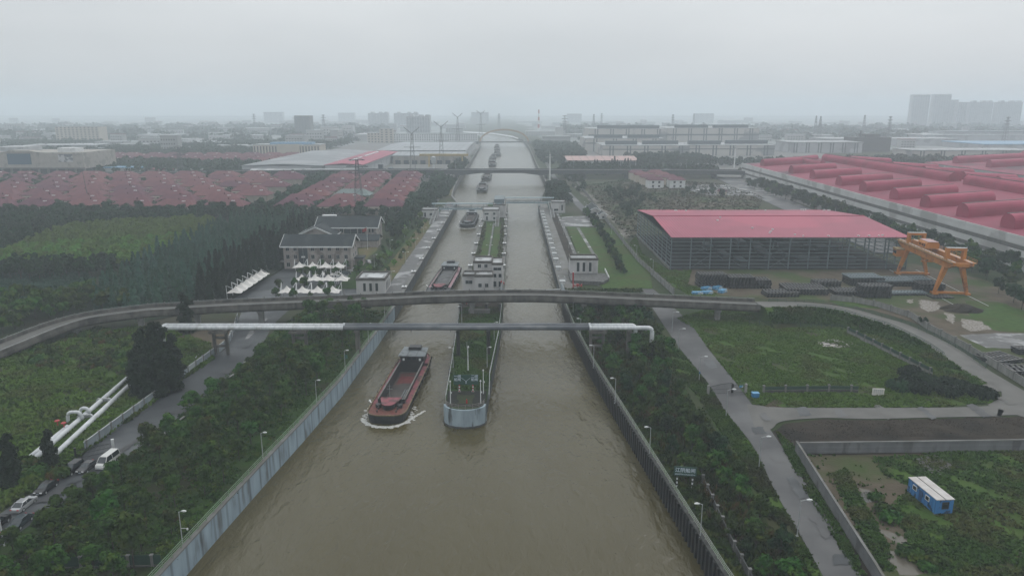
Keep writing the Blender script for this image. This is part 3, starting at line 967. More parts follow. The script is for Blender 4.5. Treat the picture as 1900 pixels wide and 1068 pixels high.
def wheel_gear(loc, label, rz=0):
    r_ = thing('valve_gear', label, 'valve gear', loc, rz)
    a = M()
    a.cb((0, 0), 1.2, 1.2, 0, .5)
    a.build('plinth', C['concrete'], r_)
    a = M()
    a.tube([(0, 0, .5), (0, 0, 1.3)], .3, 8)
    a.tube([(-1.7, 0, 1.0), (1.7, 0, 1.0)], .22, 8)
    a.cb((-1.5, 0), .35, 1.0, .6, 1.5)
    a.cb((1.5, 0), .35, 1.0, .6, 1.5)
    a.cb((0, 0), .9, .9, 1.15, 1.6)
    a.build('red_drive', C['red'], r_)
    return r_


wheel_gear(G(866, 566), 'red valve drive on the island under the curved bridge')
wheel_gear((-4.6, 268, 0), 'red valve drive on the island by the control house door')
wheel_gear((24.5, 264, 0), 'red valve drive on the quay in front of the gate house')
wheel_gear((-42.5, 505, 0), 'red valve drive at the barge side of the upper gate', .3)
wheel_gear((21.5, 512, 0), 'red valve drive on the quay under the upper footbridge end', .2)
wheel_gear(G(712, 565), 'red valve drive on the bank under the curved bridge')


# red and white signal masts
def signal(loc, label, h=6):
    r_ = thing('signal_mast', label, 'signal mast', loc)
    M().tube([(0, 0, 0), (0, 0, h)], [.1, .06], 6).build('mast', C['white'], r_)
    M().tube([(0, 0, h), (0, 0, h + .4), (0, 0, h + .8)], [.28, .34, .1], 8).build('signal_head', C['red'], r_)
    return r_


signal(G(714, 590), 'white signal mast with red head on the bank by the curved bridge', 5)
signal((-3.9, 256, 0), 'white signal mast with red head on the island by the empty channel', 4)
rdm = thing('marker_mast', 'tall red mast on the quay in front of the gate house', 'mast', (22.6, 262, 0))
M().tube([(0, 0, 0), (0, 0, 2.2), (0, 0, 2.21), (0, 0, 6.5)], [.16, .16, .28, .28], 8).build('mast', C['red'], rdm)
M().tube([(0, 0, 6.5), (0, 0, 6.9)], [.2, .05], 8).build('mast_cap', C['white'], rdm)

# island posts at the nose: lit buoys posts and camera
for px, py, h, lb in ((836, 749, 5.2, 'white marker post by the rail at the barge side of the island nose'), (892, 748, 5.2, 'white marker post inside the rail at the island nose, right of the red base'), (897, 730, 5.6, 'white marker post behind the island nose beside the long rail')):
    p = G(px, py)
    r = thing('marker_post', lb, 'marker post', (p.x, p.y, 0), group='marker posts at the island nose')
    M().tube([(0, 0, 0), (0, 0, h)], [.12, .08], 7).build('post', C['white'], r)
    M().tube([(0, 0, h), (0, 0, h + .2), (0, 0, h + .45)], [.1, .22, .1], 8).build('beacon', C['white'], r)
    M().tube([(.0, -.05, h * .55), (.25, -.1, h * .55), (.25, -.1, h * .5)], [.05, .14, .1], 8).build('camera', C['white'], r)
p = G(866, 705)
r = thing('camera_mast', 'white camera mast behind the forked channel sign', 'camera mast', (p.x, p.y + 6, 0))
M().tube([(0, 0, 0), (0, 0, 1.2), (0, 0, 6.4)], [.16, .14, .09], 8).build('mast', C['white'], r)
mm = M()
mm.tube([(0, 0, 6.3), (.1, -.1, 6.6), (.12, -.12, 6.95)], [.12, .26, .12], 8)
mm.tube([(-.2, 0, 6.0), (-.2, 0, 8.0)], .03, 5)
mm.build('camera', C['white'], r)
p = G(866, 748)
r = thing('marker_stump', 'short red marker stump on the soil of the island nose', 'marker', (p.x, p.y, 0))
M().tube([(0, 0, 0), (0, 0, .9), (0, 0, 1.1)], [.2, .16, .05], 8).build('stump', C['red'], r)


# --- signs with their lettering
def text_mesh(s, size, parent, loc, m, name='lettering', sx=1.0, bold=.012):
    cu = bpy.data.curves.new('txt', 'FONT')
    cu.body = s
    cu.size = size
    cu.align_x, cu.align_y = 'CENTER', 'CENTER'
    cu.offset = bold
    cu.extrude = .012
    ob = bpy.data.objects.new('txt', cu)
    COL.objects.link(ob)
    bpy.context.view_layer.update()
    me = bpy.data.meshes.new_from_object(ob.evaluated_get(bpy.context.evaluated_depsgraph_get()))
    bpy.data.objects.remove(ob)
    me.transform(Matrix.Rotation(pi / 2, 4, 'X') @ Matrix.Diagonal((sx, 1, 1, 1)))
    me.materials.clear()
    me.materials.append(m)
    o = bpy.data.objects.new(name, me)
    COL.objects.link(o)
    o.parent = parent
    o.location = loc
    return o


C['sign_green'] = mat('green_sign', (.022, .085, .062), (.018, .07, .052), .5, .4)
C['sign_ink'] = mat('white_lettering', (.62, .70, .78), None, .5, 1)


def striped_post(x, z1, parent, ca, cb, r_=.16, n=7):
    for k in range(n):
        mm = M()
        mm.tube([(x, 0, z1 * k / n), (x, 0, z1 * (k + 1) / n)], r_, 10)
        mm.build('post_band', ca if k % 2 == 0 else cb, parent)


p = G(865, 726)
r = thing('channel_sign', 'green fork sign naming both lock lines on red and white striped posts', 'sign', (p.x, p.y, 0))
bd = M()
bd.box(-2.95, 2.95, -.06, .06, 1.75, 4.25)
bo = bd.build('sign_board', C['sign_green'], r)
for x in (-1.6, 1.6):
    striped_post(x, 1.75, r, C['red'], C['white'], .17, 5)
    M().cb((x, 0), .7, .7, 0, .1).build('base_block', C['concrete'], r)
text_mesh('一线\n船闸', .82, r, (-2.0, -.08, 3.42), C['sign_ink'])
text_mesh('二线\n船闸', .82, r, (2.0, -.08, 3.42), C['sign_ink'])
ar = M()
ar.beam((0, -.08, 2.05), (0, -.08, 2.72), .18, .04)
ar.beam((-.02, -.08, 2.66), (-1.05, -.08, 3.5), .16, .04)
ar.beam((.02, -.08, 2.66), (1.05, -.08, 3.5), .16, .04)
ar.build('fork_arrow', C['sign_ink'], r)

p0, p1 = G(1259, 905), G(1280, 909.5)
r = thing('place_sign', 'green place name sign on black and white striped posts above the sheet piling', 'sign', ((p0.x + p1.x) / 2, (p0.y + p1.y) / 2, 0), math.radians(-9))
M().box(-1.95, 1.95, -.06, .06, 2.6, 4.35).build('sign_board', C['sign_green'], r)
for x in (-1.32, 1.32):
    striped_post(x, 2.6, r, C['steel_dark'], C['white'], .14, 7)
text_mesh('江阴船闸', .88, r, (0, -.08, 3.66), C['sign_ink'])
text_mesh('JIANGYIN CHUANZHA', .36, r, (0, -.08, 2.92), C['sign_ink'], sx=.95, bold=.004)
# ------------------------------------------------------------------ curved road bridge
BK = [(-420, 900, 1.6), (-130, 690, 2.7), (0, 630, 3.6), (131, 585, 5.0), (263, 565.5, 6.1), (329, 561, 6.5), (450, 554, 6.9), (660, 546, 7.2), (818, 539, 7.2), (950, 537, 7.2), (1031, 538, 7.2), (1189, 544.5, 7.0), (1400, 553.7, 6.0)]
far_edge = smooth_line([G(a, b_, z) - Vector((0, 0, 1.0)) for a, b_, z in BK], 5)
RAMP = [(1475, 560, 4.4), (1531, 564, 3.8), (1584, 573, 3.1), (1637, 588, 2.4), (1689, 604, 1.7), (1768, 641, .8), (1847, 694, .14), (1893, 728, .10)]
ramp_far = smooth_line([far_edge[-1]] + [G(a, b_, z) for a, b_, z in RAMP], 5)
centre = offset(far_edge, 3.8)
r = thing('road_bridge', 'weathered concrete road bridge curving over both lock channels on single piers', 'bridge', (0, 228, 0))


def sweep(line, prof, name, m, parent, open_=False):
    """prof: (sideways to the right, height) outline swept along a line"""
    rings = []
    offs = {d: offset(line, d) for d in {p[0] for p in prof}}
    for i in range(len(line)):
        rings.append([offs[d][i] + Vector((0, 0, z)) for d, z in prof])
    mm = M()
    mm.loft(rings)
    return mm.build(name, m, parent, True)


C['old_concrete'] = mat('old_concrete', (.165, .155, .14), (.085, .08, .072), .85, .5, (1, 1, .35), c3=(.055, .052, .047), s3=.35, lo3=.52, hi3=.66, bump=.02, bscale=4)
sweep(centre, [(-3.8, -.35), (3.8, -.35), (3.8, 0), (-3.8, 0)], 'deck', C['pale_road'], r)
sweep(centre, [(-2.3, -1.75), (2.3, -1.75), (2.9, -.353), (-2.9, -.353)], 'girder', C['old_concrete'], r)
sweep(centre, [(3.45, .003), (3.72, .003), (3.72, .95), (3.45, .95)], 'parapet', C['old_concrete'], r)
sweep(centre, [(-3.72, .003), (-3.45, .003), (-3.45, .95), (-3.72, .95)], 'parapet', C['old_concrete'], r)
sweep(centre, [(3.805, -.8), (4.0, -.8), (4.0, .1), (3.805, .1)], 'edge_beam', C['old_concrete'], r)
mm = M()
mm.tube([p + Vector((0, 0, 1.15)) for p in offset(centre, -3.6)], .05, 5)
mm.tube([p + Vector((0, 0, 1.15)) for p in offset(centre, 3.6)], .05, 5)
mm.build('hand_rail', C['galv'], r, True)
pl = None
for p, d in along(offset(centre, -3.6), 5.0)[:99]:
    if pl is None:
        pl = M().box(-.12, .12, -.16, .16, -.1, .5).build('rail_post', C['concrete'], r)
        o = pl
    else:
        o = pl.copy()
        COL.objects.link(o)
    o.location = p + Vector((0, 0, .955)) - Vector(r.location)
    o.rotation_euler = (0, 0, math.atan2(d.y, d.x))
for px, py in ((-30, 655), (137, 625), (257, 609), (375, 598), (474, 596), (585, 591), (887, 589), (1079, 588), (1191, 587), (1301, 584)):
    q = G(px, py)
    i = min(range(len(centre)), key=lambda k: abs(centre[k].x - q.x))
    c = centre[i]
    d = (centre[min(i + 1, len(centre) - 1)] - centre[max(i - 1, 0)])
    a = math.atan2(d.y, d.x)
    zt = c.z - 1.755
    mm = M()
    mm.cb(c, 1.5, 1.9, -.5, zt - .9, a)
    mm.cb(c, 1.7, 3.4, zt - .897, zt, a)
    mm.build('pier', C['concrete_wall'], r, True)

rc = offset(ramp_far, 3.4)
ramp = sweep(rc, [(-3.3, -.3), (3.3, -.3), (3.3, .02), (-3.3, .02)], 'ramp_road', C['pale_road'], None) if False else None
rr = M()
A, B = offset(ramp_far, .1), offset(ramp_far, 6.9)
rr.loft([[a + Vector((0, 0, -.4)), a + Vector((0, 0, .03)), b_ + Vector((0, 0, .03)), b_ + Vector((0, 0, -.4))] for a, b_ in zip(A, B)])
structure(rr.build('ramp_road', C['pale_road'], loc=(0, 0, 0)))
bm_ = M()
ext = lambda L_, k: [p + Vector((0, 0, 0)) for p in L_]
o0, o1 = [], []
for i, (a, b_) in enumerate(zip(A, B)):
    hgt = a.z
    oa = offset(A, -(.8 + 1.6 * 1))[i]
    o0.append((a, b_, hgt))
rings = []
A2, B2 = {}, {}
for k, (a, b_, hgt) in enumerate(o0):
    ta = (Vector(A[min(k + 1, len(A) - 1)]) - Vector(A[max(k - 1, 0)]))
    ta.z = 0
    ta.normalize()
    nrm = Vector((ta.y, -ta.x, 0))
    w_ = .6 + hgt * 1.5
    rings.append([a - nrm * w_ + Vector((0, 0, -hgt - .3)), a - nrm * .3 + Vector((0, 0, -.06)), b_ + nrm * .3 + Vector((0, 0, -.06)), b_ + nrm * w_ + Vector((0, 0, -hgt - .3))])
bm_.loft(rings)
structure(bm_.build('embankment', C['grass'], loc=(0, 0, 0)))
rail_fence('crash_barrier', 'dark green crash barrier on the outer edge of the ramp bend', [p for p in offset(ramp_far, .25)[2:-6]], h=1.0, step=3, m='green_mesh', rails=2, r=.1, cat='barrier')
rail_fence('crash_barrier', 'dark green crash barrier on the field side of the ramp bend', [p for p in offset(ramp_far, 6.75)[4:-8]], h=.9, step=3, m='green_mesh', rails=2, r=.09, cat='barrier')

# ------------------------------------------------------------------ pipe bridge
PZ = 8.0
r = thing('pipe_bridge', 'pair of thick insulated pipes crossing the canal on concrete frames', 'pipeline', (0, 188, 0))


def bend(p, q, c, n=6):
    """quarter bend from p to q about corner c"""
    p, q, c = Vector(p), Vector(q), Vector(c)
    return [p.lerp(c, t).lerp(c.lerp(q, t), t) for t in [i / n for i in range(n + 1)]]


for y, xe, nm in ((187.0, 37.6, 'front'), (189.2, 33.5, 'rear')):
    M().tube([(-45.5, y, PZ), (21, y, PZ)], .64, 14).build('channel_span', C['pipe_grey'], r, True, True)
    a = M()
    a.tube([(21, y, PZ)] + bend((xe - 1.2, y, PZ), (xe, y - .2, PZ - 1.2), (xe, y, PZ)) + [(xe, y - .2, 4.8)] + [(xe, y - .2, .3)], .58, 14)
    a.build('white_run', C['pipe_white'], r, True, True)
    a = M()
    a.tube([(-45.5, y, PZ)] + [(-93.3, y, PZ)], .58, 14)
    a.build('white_run', C['pipe_white'], r, True, True)
    a = M()
    a.tube(bend((-93.3, y, PZ), (-95, y - .3, PZ - 1.7), (-95, y, PZ)) + [(-95, y - .3, 1.5)], .66, 12)
    a.build('drop_pipe', C['pipe_white'], r, True, True)
    for x in (-45.5, 21):
        M().tube([(x - .25, y, PZ), (x + .25, y, PZ)], .70, 14).build('joint_collar', C['pipe_white'], r, True)
for k in range(13):
    x = -90 + k * 10.5
    M().box(x - .08, x + .08, 186.1, 190.1, PZ - .84, PZ - .70).build('cradle', C['steel_dark'], r, True)


def hframe(x, y, top, parent, wide=3.4, m='concrete_wall'):
    mm = M()
    for s in (-1, 1):
        mm.cb((x + s * wide / 2, y), .7, .8, 0, top)
    mm.build('frame_legs', C[m], parent, True)
    for z in (top * .35, top * .7):
        M().box(x - wide / 2 + .352, x + wide / 2 - .352, y - .3, y + .3, z, z + .6).build('cross_beam', C[m], parent, True)
    M().box(x - wide / 2 - .6, x + wide / 2 + .6, y - 2.0, y + 2.0, top + .003, top + .6).build('head_beam', C[m], parent, True)


for x in (-79.0, -57.5, 23.0):
    hframe(x, 188.1, PZ - 1.45, r, m='old_concrete')
for x in (-41.8, 31.6):
    mm = M()
    mm.cb((x, 188.1), 1.0, 1.6, 0, PZ - 1.2)
    mm.cb((x, 188.1), 1.2, 4.0, PZ - 1.197, PZ - .78)
    mm.build('column', C['old_concrete'], r, True)
for x in (-14.6, -6.4):
    mm = M()
    mm.tube([(x, 188.1, 0), (x, 188.1, PZ - 1.1)], .5, 10)
    mm.cb((x, 188.1), .8, 4.0, PZ - 1.1, PZ - .78)
    mm.build('column', C['steel_dark'], r, True)

# pipes on the ground running toward the lower left
r = thing('ground_pipes', 'three white insulated pipes running over the rough grass with red valves', 'pipeline', G(150, 800))
ZP = .95
a0, a1, a2 = G(256, 684, ZP), G(168, 765, ZP), G(50, 862, ZP)
b0, b2 = G(258, 697, ZP), G(60, 882, ZP)
e = (a2 - a1).normalized()
for pts, nm in (([a0, a2], 'pipe'), ([b0, b2], 'pipe')):
    M().tube(pts, .52, 12).build('pipe', C['pipe_white'], r, True, True)
nrm = Vector((-e.y, e.x, 0))
if nrm.x > 0:
    nrm = -nrm
c0 = a1 + nrm * 1.3 + e * 7
M().tube([c0, a2 + nrm * 1.3 - e * 1], .42, 10).build('pipe', C['pipe_white'], r, True, True)
for s in (0, 3.2):
    p = a1 + e * (s + .5)
    q = p + nrm * (1.9 + s * .3)
    up = Vector((0, 0, 1.3 + .15 * s))
    pts = bend(p, p + up + nrm * .9, p + up) + bend(q + up - nrm * .9, q, q + up) + [q + Vector((0, 0, -.7))]
    M().tube(pts, .36, 10).build('expansion_loop', C['pipe_white'], r, True, True)
for s in (7.0, 8.2):
    p = a1 + e * s + nrm * (1.3 if s > 8 else 3.2)
    mm = M()
    mm.tube([p + Vector((0, 0, .3)), p + Vector((0, 0, 1.3))], .12, 6)
    mm.tube([p + Vector((0, 0, 1.25)), p + Vector((0, 0, 1.4))], .5, 10)
    mm.build('valve_wheel', C['red'], r, True)
for s in (2, 9, 16, 23, 31):
    p = a0 + (a2 - a0).normalized() * s
    mm = M()
    mm.cb(p - nrm * .6, .5, 3.4, -.1, .42, math.atan2(nrm.y, nrm.x) + pi / 2)
    mm.build('pipe_support', C['concrete'], r, True)
for s in (20.5, 29.5):
    p = a0 + (a2 - a0).normalized() * s
    mm = M()
    for k in range(4):
        mm.tube([p - nrm * (1.6 - k * .7), p - nrm * (1.6 - k * .7) + e * .5], .6, 10)
    mm.build('pipe_flange', C['galv'], r, True)
r = thing('discarded_pole', 'thin pale pole lying on the bare earth beside the panel fence', 'pole', G(362, 664))
M().tube([G(344, 683, .12), G(380, 645, .12)], .16, 8).build('pole', C['pipe_white'], r, True)
# ------------------------------------------------------------------ buildings around the lock
_win = {}


def window(parent, x, y, z, w, h, face='y', m='glass', name='window', frame=None, sub=True):
    """one window as a part; its frame and bars are a sub-part"""
    key = (round(w, 2), round(h, 2), face, m, name, sub)
    if key not in _win:
        d = .05
        a = M()
        if face == 'y':
            a.box(-w / 2, w / 2, -d, d, -h / 2, h / 2)
        else:
            a.box(-d, d, -w / 2, w / 2, -h / 2, h / 2)
        o = a.build(name, C[m], parent)
        c = None
        if sub:
            b_ = M()
            t = .07
            bars = [(-w / 2 - t, w / 2 + t, h / 2, h / 2 + t), (-w / 2 - t, w / 2 + t, -h / 2 - t, -h / 2), (-w / 2 - t, -w / 2, -h / 2, h / 2), (w / 2, w / 2 + t, -h / 2, h / 2)]
            for x0, x1, z0, z1 in bars:
                if face == 'y':
                    b_.box(x0, x1, -d - .05, d + .05, z0, z1)
                else:
                    b_.box(-d - .05, d + .05, x0, x1, z0, z1)
            if w > 1.0:
                if face == 'y':
                    b_.box(-.04, .04, -d - .03, -d - .002, -h / 2, h / 2)
                    b_.box(-.04, .04, d + .002, d + .03, -h / 2, h / 2)
                else:
                    b_.box(-d - .03, -d - .002, -.04, .04, -h / 2, h / 2)
                    b_.box(d + .002, d + .03, -.04, .04, -h / 2, h / 2)
            c = b_.build('frame', C['galv'] if frame is None else C[frame], o)
        _win[key] = (o, c)
    else:
        o0, c0 = _win[key]
        o = o0.copy()
        COL.objects.link(o)
        o.parent = parent
        if c0 is not None:
            c = c0.copy()
            COL.objects.link(c)
            c.parent = o
    o.location = (x, y, z)
    return o


def flat_block(parent, x0, x1, y0, y1, z0, z1, m, par=.7, parm='concrete_dark', roofm='roof_grey', t=.3, name='wall'):
    """a flat-roofed block: wall, dark parapet band, wet roof sheet"""
    M().box(x0, x1, y0, y1, z0, z1).build(name, C[m], parent)
    a = M()
    for bx in ((x0 - .12, x1 + .12, y0 - .12, y0 + t), (x0 - .12, x1 + .12, y1 - t, y1 + .12), (x0 - .12, x0 + t, y0 + t, y1 - t), (x1 - t, x1 + .12, y0 + t, y1 - t)):
        a.box(bx[0], bx[1], bx[2], bx[3], z1 - .25, z1 + par)
    a.build('parapet', C[parm], parent)
    a = M()
    a.box(x0 + t, x1 - t, y0 + t, y1 - t, z1 + .003, z1 + .12)
    a.build('roof', C[roofm], parent)


C['parapet_brown'] = mat('brown_parapet', (.13, .118, .105), (.085, .078, .07), .8, .8)
C['wetroof'] = mat('wet_pale_roof', (.50, .51, .52), (.33, .34, .345), .3, .25, c3=(.2, .2, .2), s3=.3, lo3=.55, rough2=.6)

r = thing('control_house', 'small grey lock house with three tall windows on the tree-lined office side', 'lock house', (-51, 261, 0))
flat_block(r, -5.2, 5.2, -6, 6, 0, 5.2, 'stonegrey', .75, 'parapet_brown', 'wetroof')
for x in (-2.2, 0, 2.2):
    window(r, x, -6.02, 2.6, .9, 2.9)
for y in (-3.4, -.4, 2.6):
    window(r, 5.22, y, 2.6, .9, 2.9, 'x')
M().box(-4, 4, -4.6, 1, 5.35, 5.8).build('roof_hatch', C['wetroof'], r)

r = thing('gate_house', 'tall grey gate house with three narrow windows beside the lawns and empty channel', 'lock house', (28.7, 287.2, 0))
flat_block(r, -5.5, 5.5, -4.2, 4.2, 0, 6.9, 'stonegrey', .7, 'parapet_brown', 'roof_grey')
for x in (-2.4, -.1, 2.4):
    window(r, x, -4.22, 4.0, 1.0, 3.6)
for y in (-2, 1.5):
    window(r, 5.52, y, 4.0, .9, 3.2, 'x')
M().box(-5.6, 5.6, -4.3, 4.3, .0, 1.3).build('stone_base', C['concrete_dark'], r)
r = thing('stone_apron', 'rough grey stone apron wall in front of the tall gate house', 'stone wall', (29, 276, 0))
M().prism([(-6.5, -5.5), (5.5, -8), (8.5, -2), (8, 6.8), (-6.5, 6.8)], 0, 1.5).build('wall', mat('rubble_stone', (.16, .16, .155), (.06, .06, .058), .9, 1.6, detail=8, bump=.05), r)
a = M()
a.beam((8.6, -1.5, 1.5), (7.9, 6.5, 3.2), .25, .9)
a.build('ramp_wall', C['white'], r)

r = thing('island_house', 'grey stepped island control house with small square windows behind the curved bridge', 'lock house', (-10.6, 258, 0))
flat_block(r, -2.6, 3.8, -6, 1, 0, 7.2, 'stonegrey', .7, 'parapet_brown', 'wetroof')
flat_block(r, -7.0, -2.603, -5.2, 1, 0, 7.2, 'stonegrey', .7, 'parapet_brown', 'roof_grey', name='side_wall')
flat_block(r, -3.6, 3.2, 4, 14, 0, 10.1, 'stonegrey', .7, 'parapet_brown', 'wetroof', name='tower_wall')
flat_block(r, 3.203, 7.2, 3.5, 14, 0, 9.6, 'stonegrey', .6, 'parapet_brown', 'roof_grey', name='annex_wall')
for x in (-.8, 1.6):
    window(r, x, -6.02, 4.0, 1.1, 1.3)
window(r, -4.8, -5.22, 5.0, 2.4, 1.2)
for x in (-1.4, 1.0):
    window(r, x, 3.98, 8.9, 1.1, 1.2)
window(r, 5.2, 3.48, 7.9, 2.8, 1.0)
for x in (4.3, 6.2):
    window(r, x, 3.48, 5.4, 1.0, 1.3)
for x in (4.3, 6.2):
    window(r, x, 3.48, 2.2, 1.0, 2.0, name='door')
# concrete bay under the bridge
r = thing('lock_bays', 'dark concrete lock head bays on the island under the curved bridge', 'lock head', (-10.6, 238, 0))
a = M()
for x in (-6.6, -2.2, 2.2, 6.6):
    a.box(x - .35, x + .35, -7, 8, 0, 2.6)
a.box(-6.95, 6.95, 8.003, 8.6, 0, 3.2)
a.build('bay_wall', C['concrete_dark'], r)
M().box(-6.2, 6.2, -6.6, 7.9, .05, .3).build('bay_floor', C['soil'], r)
M().box(-3.6, 3.4, -9.8, -7.1, 0, 1.3).build('ledge', C['concrete'], r)

# upper gate: three small houses and the two covered footbridges with stairs
r = thing('upper_gate_house', 'low grey lock house under the stair end of the covered footbridge', 'lock house', (-50.5, 449, 0))
flat_block(r, -4.8, 4.8, -5, 5, 0, 4.9, 'stonegrey', .5, 'parapet_brown', 'roof_grey')
window(r, -2.8, -5.02, 2.0, 1.0, 2.6, name='door')
window(r, .8, -5.02, 2.3, 1.6, 1.4)
r = thing('upper_gate_house', 'grey island lock house between both covered footbridge spans', 'lock house', (-12.6, 437, 0))
flat_block(r, -4.9, 4.9, -5, 9, 0, 6.3, 'stonegrey', .5, 'parapet_brown', 'roof_grey')
for x in (-2.6,):
    window(r, x, -5.02, 4.2, 2.4, 1.0)
for x, z in ((2.0, 4.3), (2.0, 1.6)):
    window(r, x, -5.02, z, 1.2, 1.3)
window(r, -2.4, -5.02, 1.6, 1.1, 2.2, name='door')
flat_block(r, 1.0, 8.6, 9.003, 40, 0, 7.6, 'stonegrey', .5, 'parapet_brown', 'roof_grey', name='rear_wall')
a = M()
a.box(1.6, 7.8, 14, 34, 8.4, 10.6)
a.build('roof_cabin', C['steel_green'], r)
r = thing('upper_gate_house', 'grey lock house beyond the footbridge stair on the lawn side', 'lock house', (29.8, 471, 0))
flat_block(r, -4.4, 4.4, -4.5, 4.5, 0, 6.8, 'stonegrey', .5, 'parapet_brown', 'roof_grey')
window(r, 2.4, -4.52, 3.4, .9, 3.6)
window(r, -1.4, -4.52, 2.0, 2.6, 1.2)


def footbridge(x0, x1, y, zb, label, n):
    r_ = thing('covered_footbridge', label, 'footbridge', ((x0 + x1) / 2, y, 0))
    M().box(x0, x1, y - 1.2, y + 1.2, zb, zb + .9).build('deck', C['steel_blue'], r_, True)
    M().box(x0 - .6, x1 + .6, y - 1.6, y + 1.6, zb + 3.6, zb + 3.95).build('roof', C['steel_blue'], r_, True)
    for k in range(n + 1):
        x = x0 + .15 + (x1 - x0 - .3) * k / n
        a_ = M()
        a_.box(x - .13, x + .13, y - 1.15, y - .9, zb + .903, zb + 3.598)
        a_.box(x - .13, x + .13, y + .9, y + 1.15, zb + .903, zb + 3.598)
        a_.build('post', C['steel_green'], r_, True)
    a_ = M()
    for s in (-1.1, 1.1):
        for h in (1.3, 1.7, 2.1):
            a_.tube([(x0, y + s, zb + h), (x1, y + s, zb + h)], .05, 5)
    a_.build('hand_rail', C['steel_green'], r_, True)
    for k in range(n * 3):
        x = x0 + (x1 - x0) * (k + .5) / (n * 3)
        if k % 5 < 4:
            M().box(x - .45, x + .45, y - 1.26, y - 1.2, zb + 1.1, zb + 1.75).build('side_panel', C['steel_green'], r_, True)
    return r_


def stair(x, y0, y1, z1, parent):
    a_ = M()
    n = 22
    for k in range(n):
        ya, yb = y0 + (y1 - y0) * k / n, y0 + (y1 - y0) * (k + 1) / n
        a_.box(x - .9, x + .9, ya, yb, z1 * (k + 1) / n - .12, z1 * (k + 1) / n)
    a_.build('stair_treads', C['concrete'], parent, True)
    for s in (-1, 1):
        b_ = M()
        b_.beam((x + s * 1.02, y0, .1), (x + s * 1.02, y1, z1 + .1), .14, .5)
        b_.tube([(x + s * 1.02, y0, 1.2), (x + s * 1.02, y1, z1 + 1.2)], .06, 6)
        b_.build('stair_side', C['galv'], parent, True)


fb = footbridge(-49.5, -9.6, 455, 3.7, 'pale blue covered footbridge spanning the channel with the barges', 5)
stair(-46.9, 416, 453.5, 4.6, fb)
stair(-8.6, 410, 453.5, 4.6, fb)
M().box(-9.5, -6.4, 452, 487, 3.7, 4.5).build('link_deck', C['steel_blue'], fb, True)
M().box(-9.8, -6.2, 450, 489, 7.9, 8.3).build('link_roof', C['steel_blue'], fb, True)
a = M()
for y in (451, 460, 470, 480, 488):
    for x in (-9.4, -6.6):
        a.box(x - .2, x + .2, y - .2, y + .2, 0, 7.898)
a.build('link_posts', C['steel_blue'], fb, True)
a = M()
for x in (-47.8, -45.8):
    for y in (454.2, 455.8):
        a.box(x - .18, x + .18, y - .18, y + .18, 0, 3.698)
a.build('tower_legs', C['steel_blue'], fb, True)
fb2 = footbridge(-6.0, 27.5, 486, 3.7, 'pale blue covered footbridge spanning the empty upper channel', 4)
stair(25.2, 442, 484.5, 4.6, fb2)
a = M()
for x in (24.2, 26.6):
    for y in (485.2, 486.8):
        a.box(x - .18, x + .18, y - .18, y + .18, 0, 3.698)
a.build('tower_legs', C['steel_blue'], fb2, True)


# the two office blocks with dark gabled roofs and white fascias
def gable_roof(parent, x0, x1, y0, y1, ze, zr, m='slate', ov=.9, t=.28, ridge='x', fascia=True, name='roof', hip=0.0):
    """pitched roof, ridge along x (or y); white fascia boards along eaves and gables"""
    if ridge == 'x':
        P = lambda u, v, z: (u, v, z)
        a0, a1, b0, b1 = x0, x1, y0, y1
    else:
        P = lambda u, v, z: (v, u, z)
        a0, a1, b0, b1 = y0, y1, x0, x1
    bm = (b0 + b1) / 2
    A0, A1 = a0 - ov, a1 + ov
    sl = (zr - ze) / (bm - b0)
    e0, e1 = b0 - ov, b1 + ov
    zo = ze - sl * ov
    mm_ = M()
    for s, eb in ((0, e0), (1, e1)):
        vs = [P(A0, eb, zo), P(A1, eb, zo), P(A1 - hip, bm, zr), P(A0 + hip, bm, zr)]
        vs += [(p[0], p[1], p[2] + t) for p in vs]
        fs = [(3, 2, 1, 0), (4, 5, 6, 7), (0, 1, 5, 4), (1, 2, 6, 5), (2, 3, 7, 6), (3, 0, 4, 7)]
        mm_.add(vs, fs)
    if hip:
        for A, h in ((A0, hip), (A1, -hip)):
            mm_.add([P(A, e0, zo), P(A, e1, zo), P(A + h, bm, zr), P(A, e0, zo + t), P(A, e1, zo + t), P(A + h, bm, zr + t)], [(0, 1, 4, 3), (0, 2, 1), (3, 4, 5)])
    o = mm_.build(name, C[m], parent)
    if fascia:
        f = M()
        for eb in (e0 - .1, e1 + .1):
            f.beam(P(A0, eb, zo + .05), P(A1, eb, zo + .05), .16, .55)
        if not hip:
            for A in (A0 - .1, A1 + .1):
                f.beam(P(A, e0, zo + .05), P(A, bm, zr + .05), .16, .6)
                f.beam(P(A, bm, zr + .05), P(A, e1, zo + .05), .16, .6)
        f.build('fascia', C['white'], parent)
    return o


def gable_wall(parent, x0, x1, y0, y1, ze, zr, m, ridge='x', name='wall'):
    mm_ = M()
    if ridge == 'x':
        prof = [(y0, 0), (y1, 0), (y1, ze), ((y0 + y1) / 2, zr), (y0, ze)]
        mm_.loft([[(x, p, z) for p, z in prof] for x in (x0, x1)])
    else:
        prof = [(x0, 0), (x1, 0), (x1, ze), ((x0 + x1) / 2, zr), (x0, ze)]
        mm_.loft([[(p, y, z) for p, z in prof] for y in (y0, y1)])
    return mm_.build(name, C[m], parent)


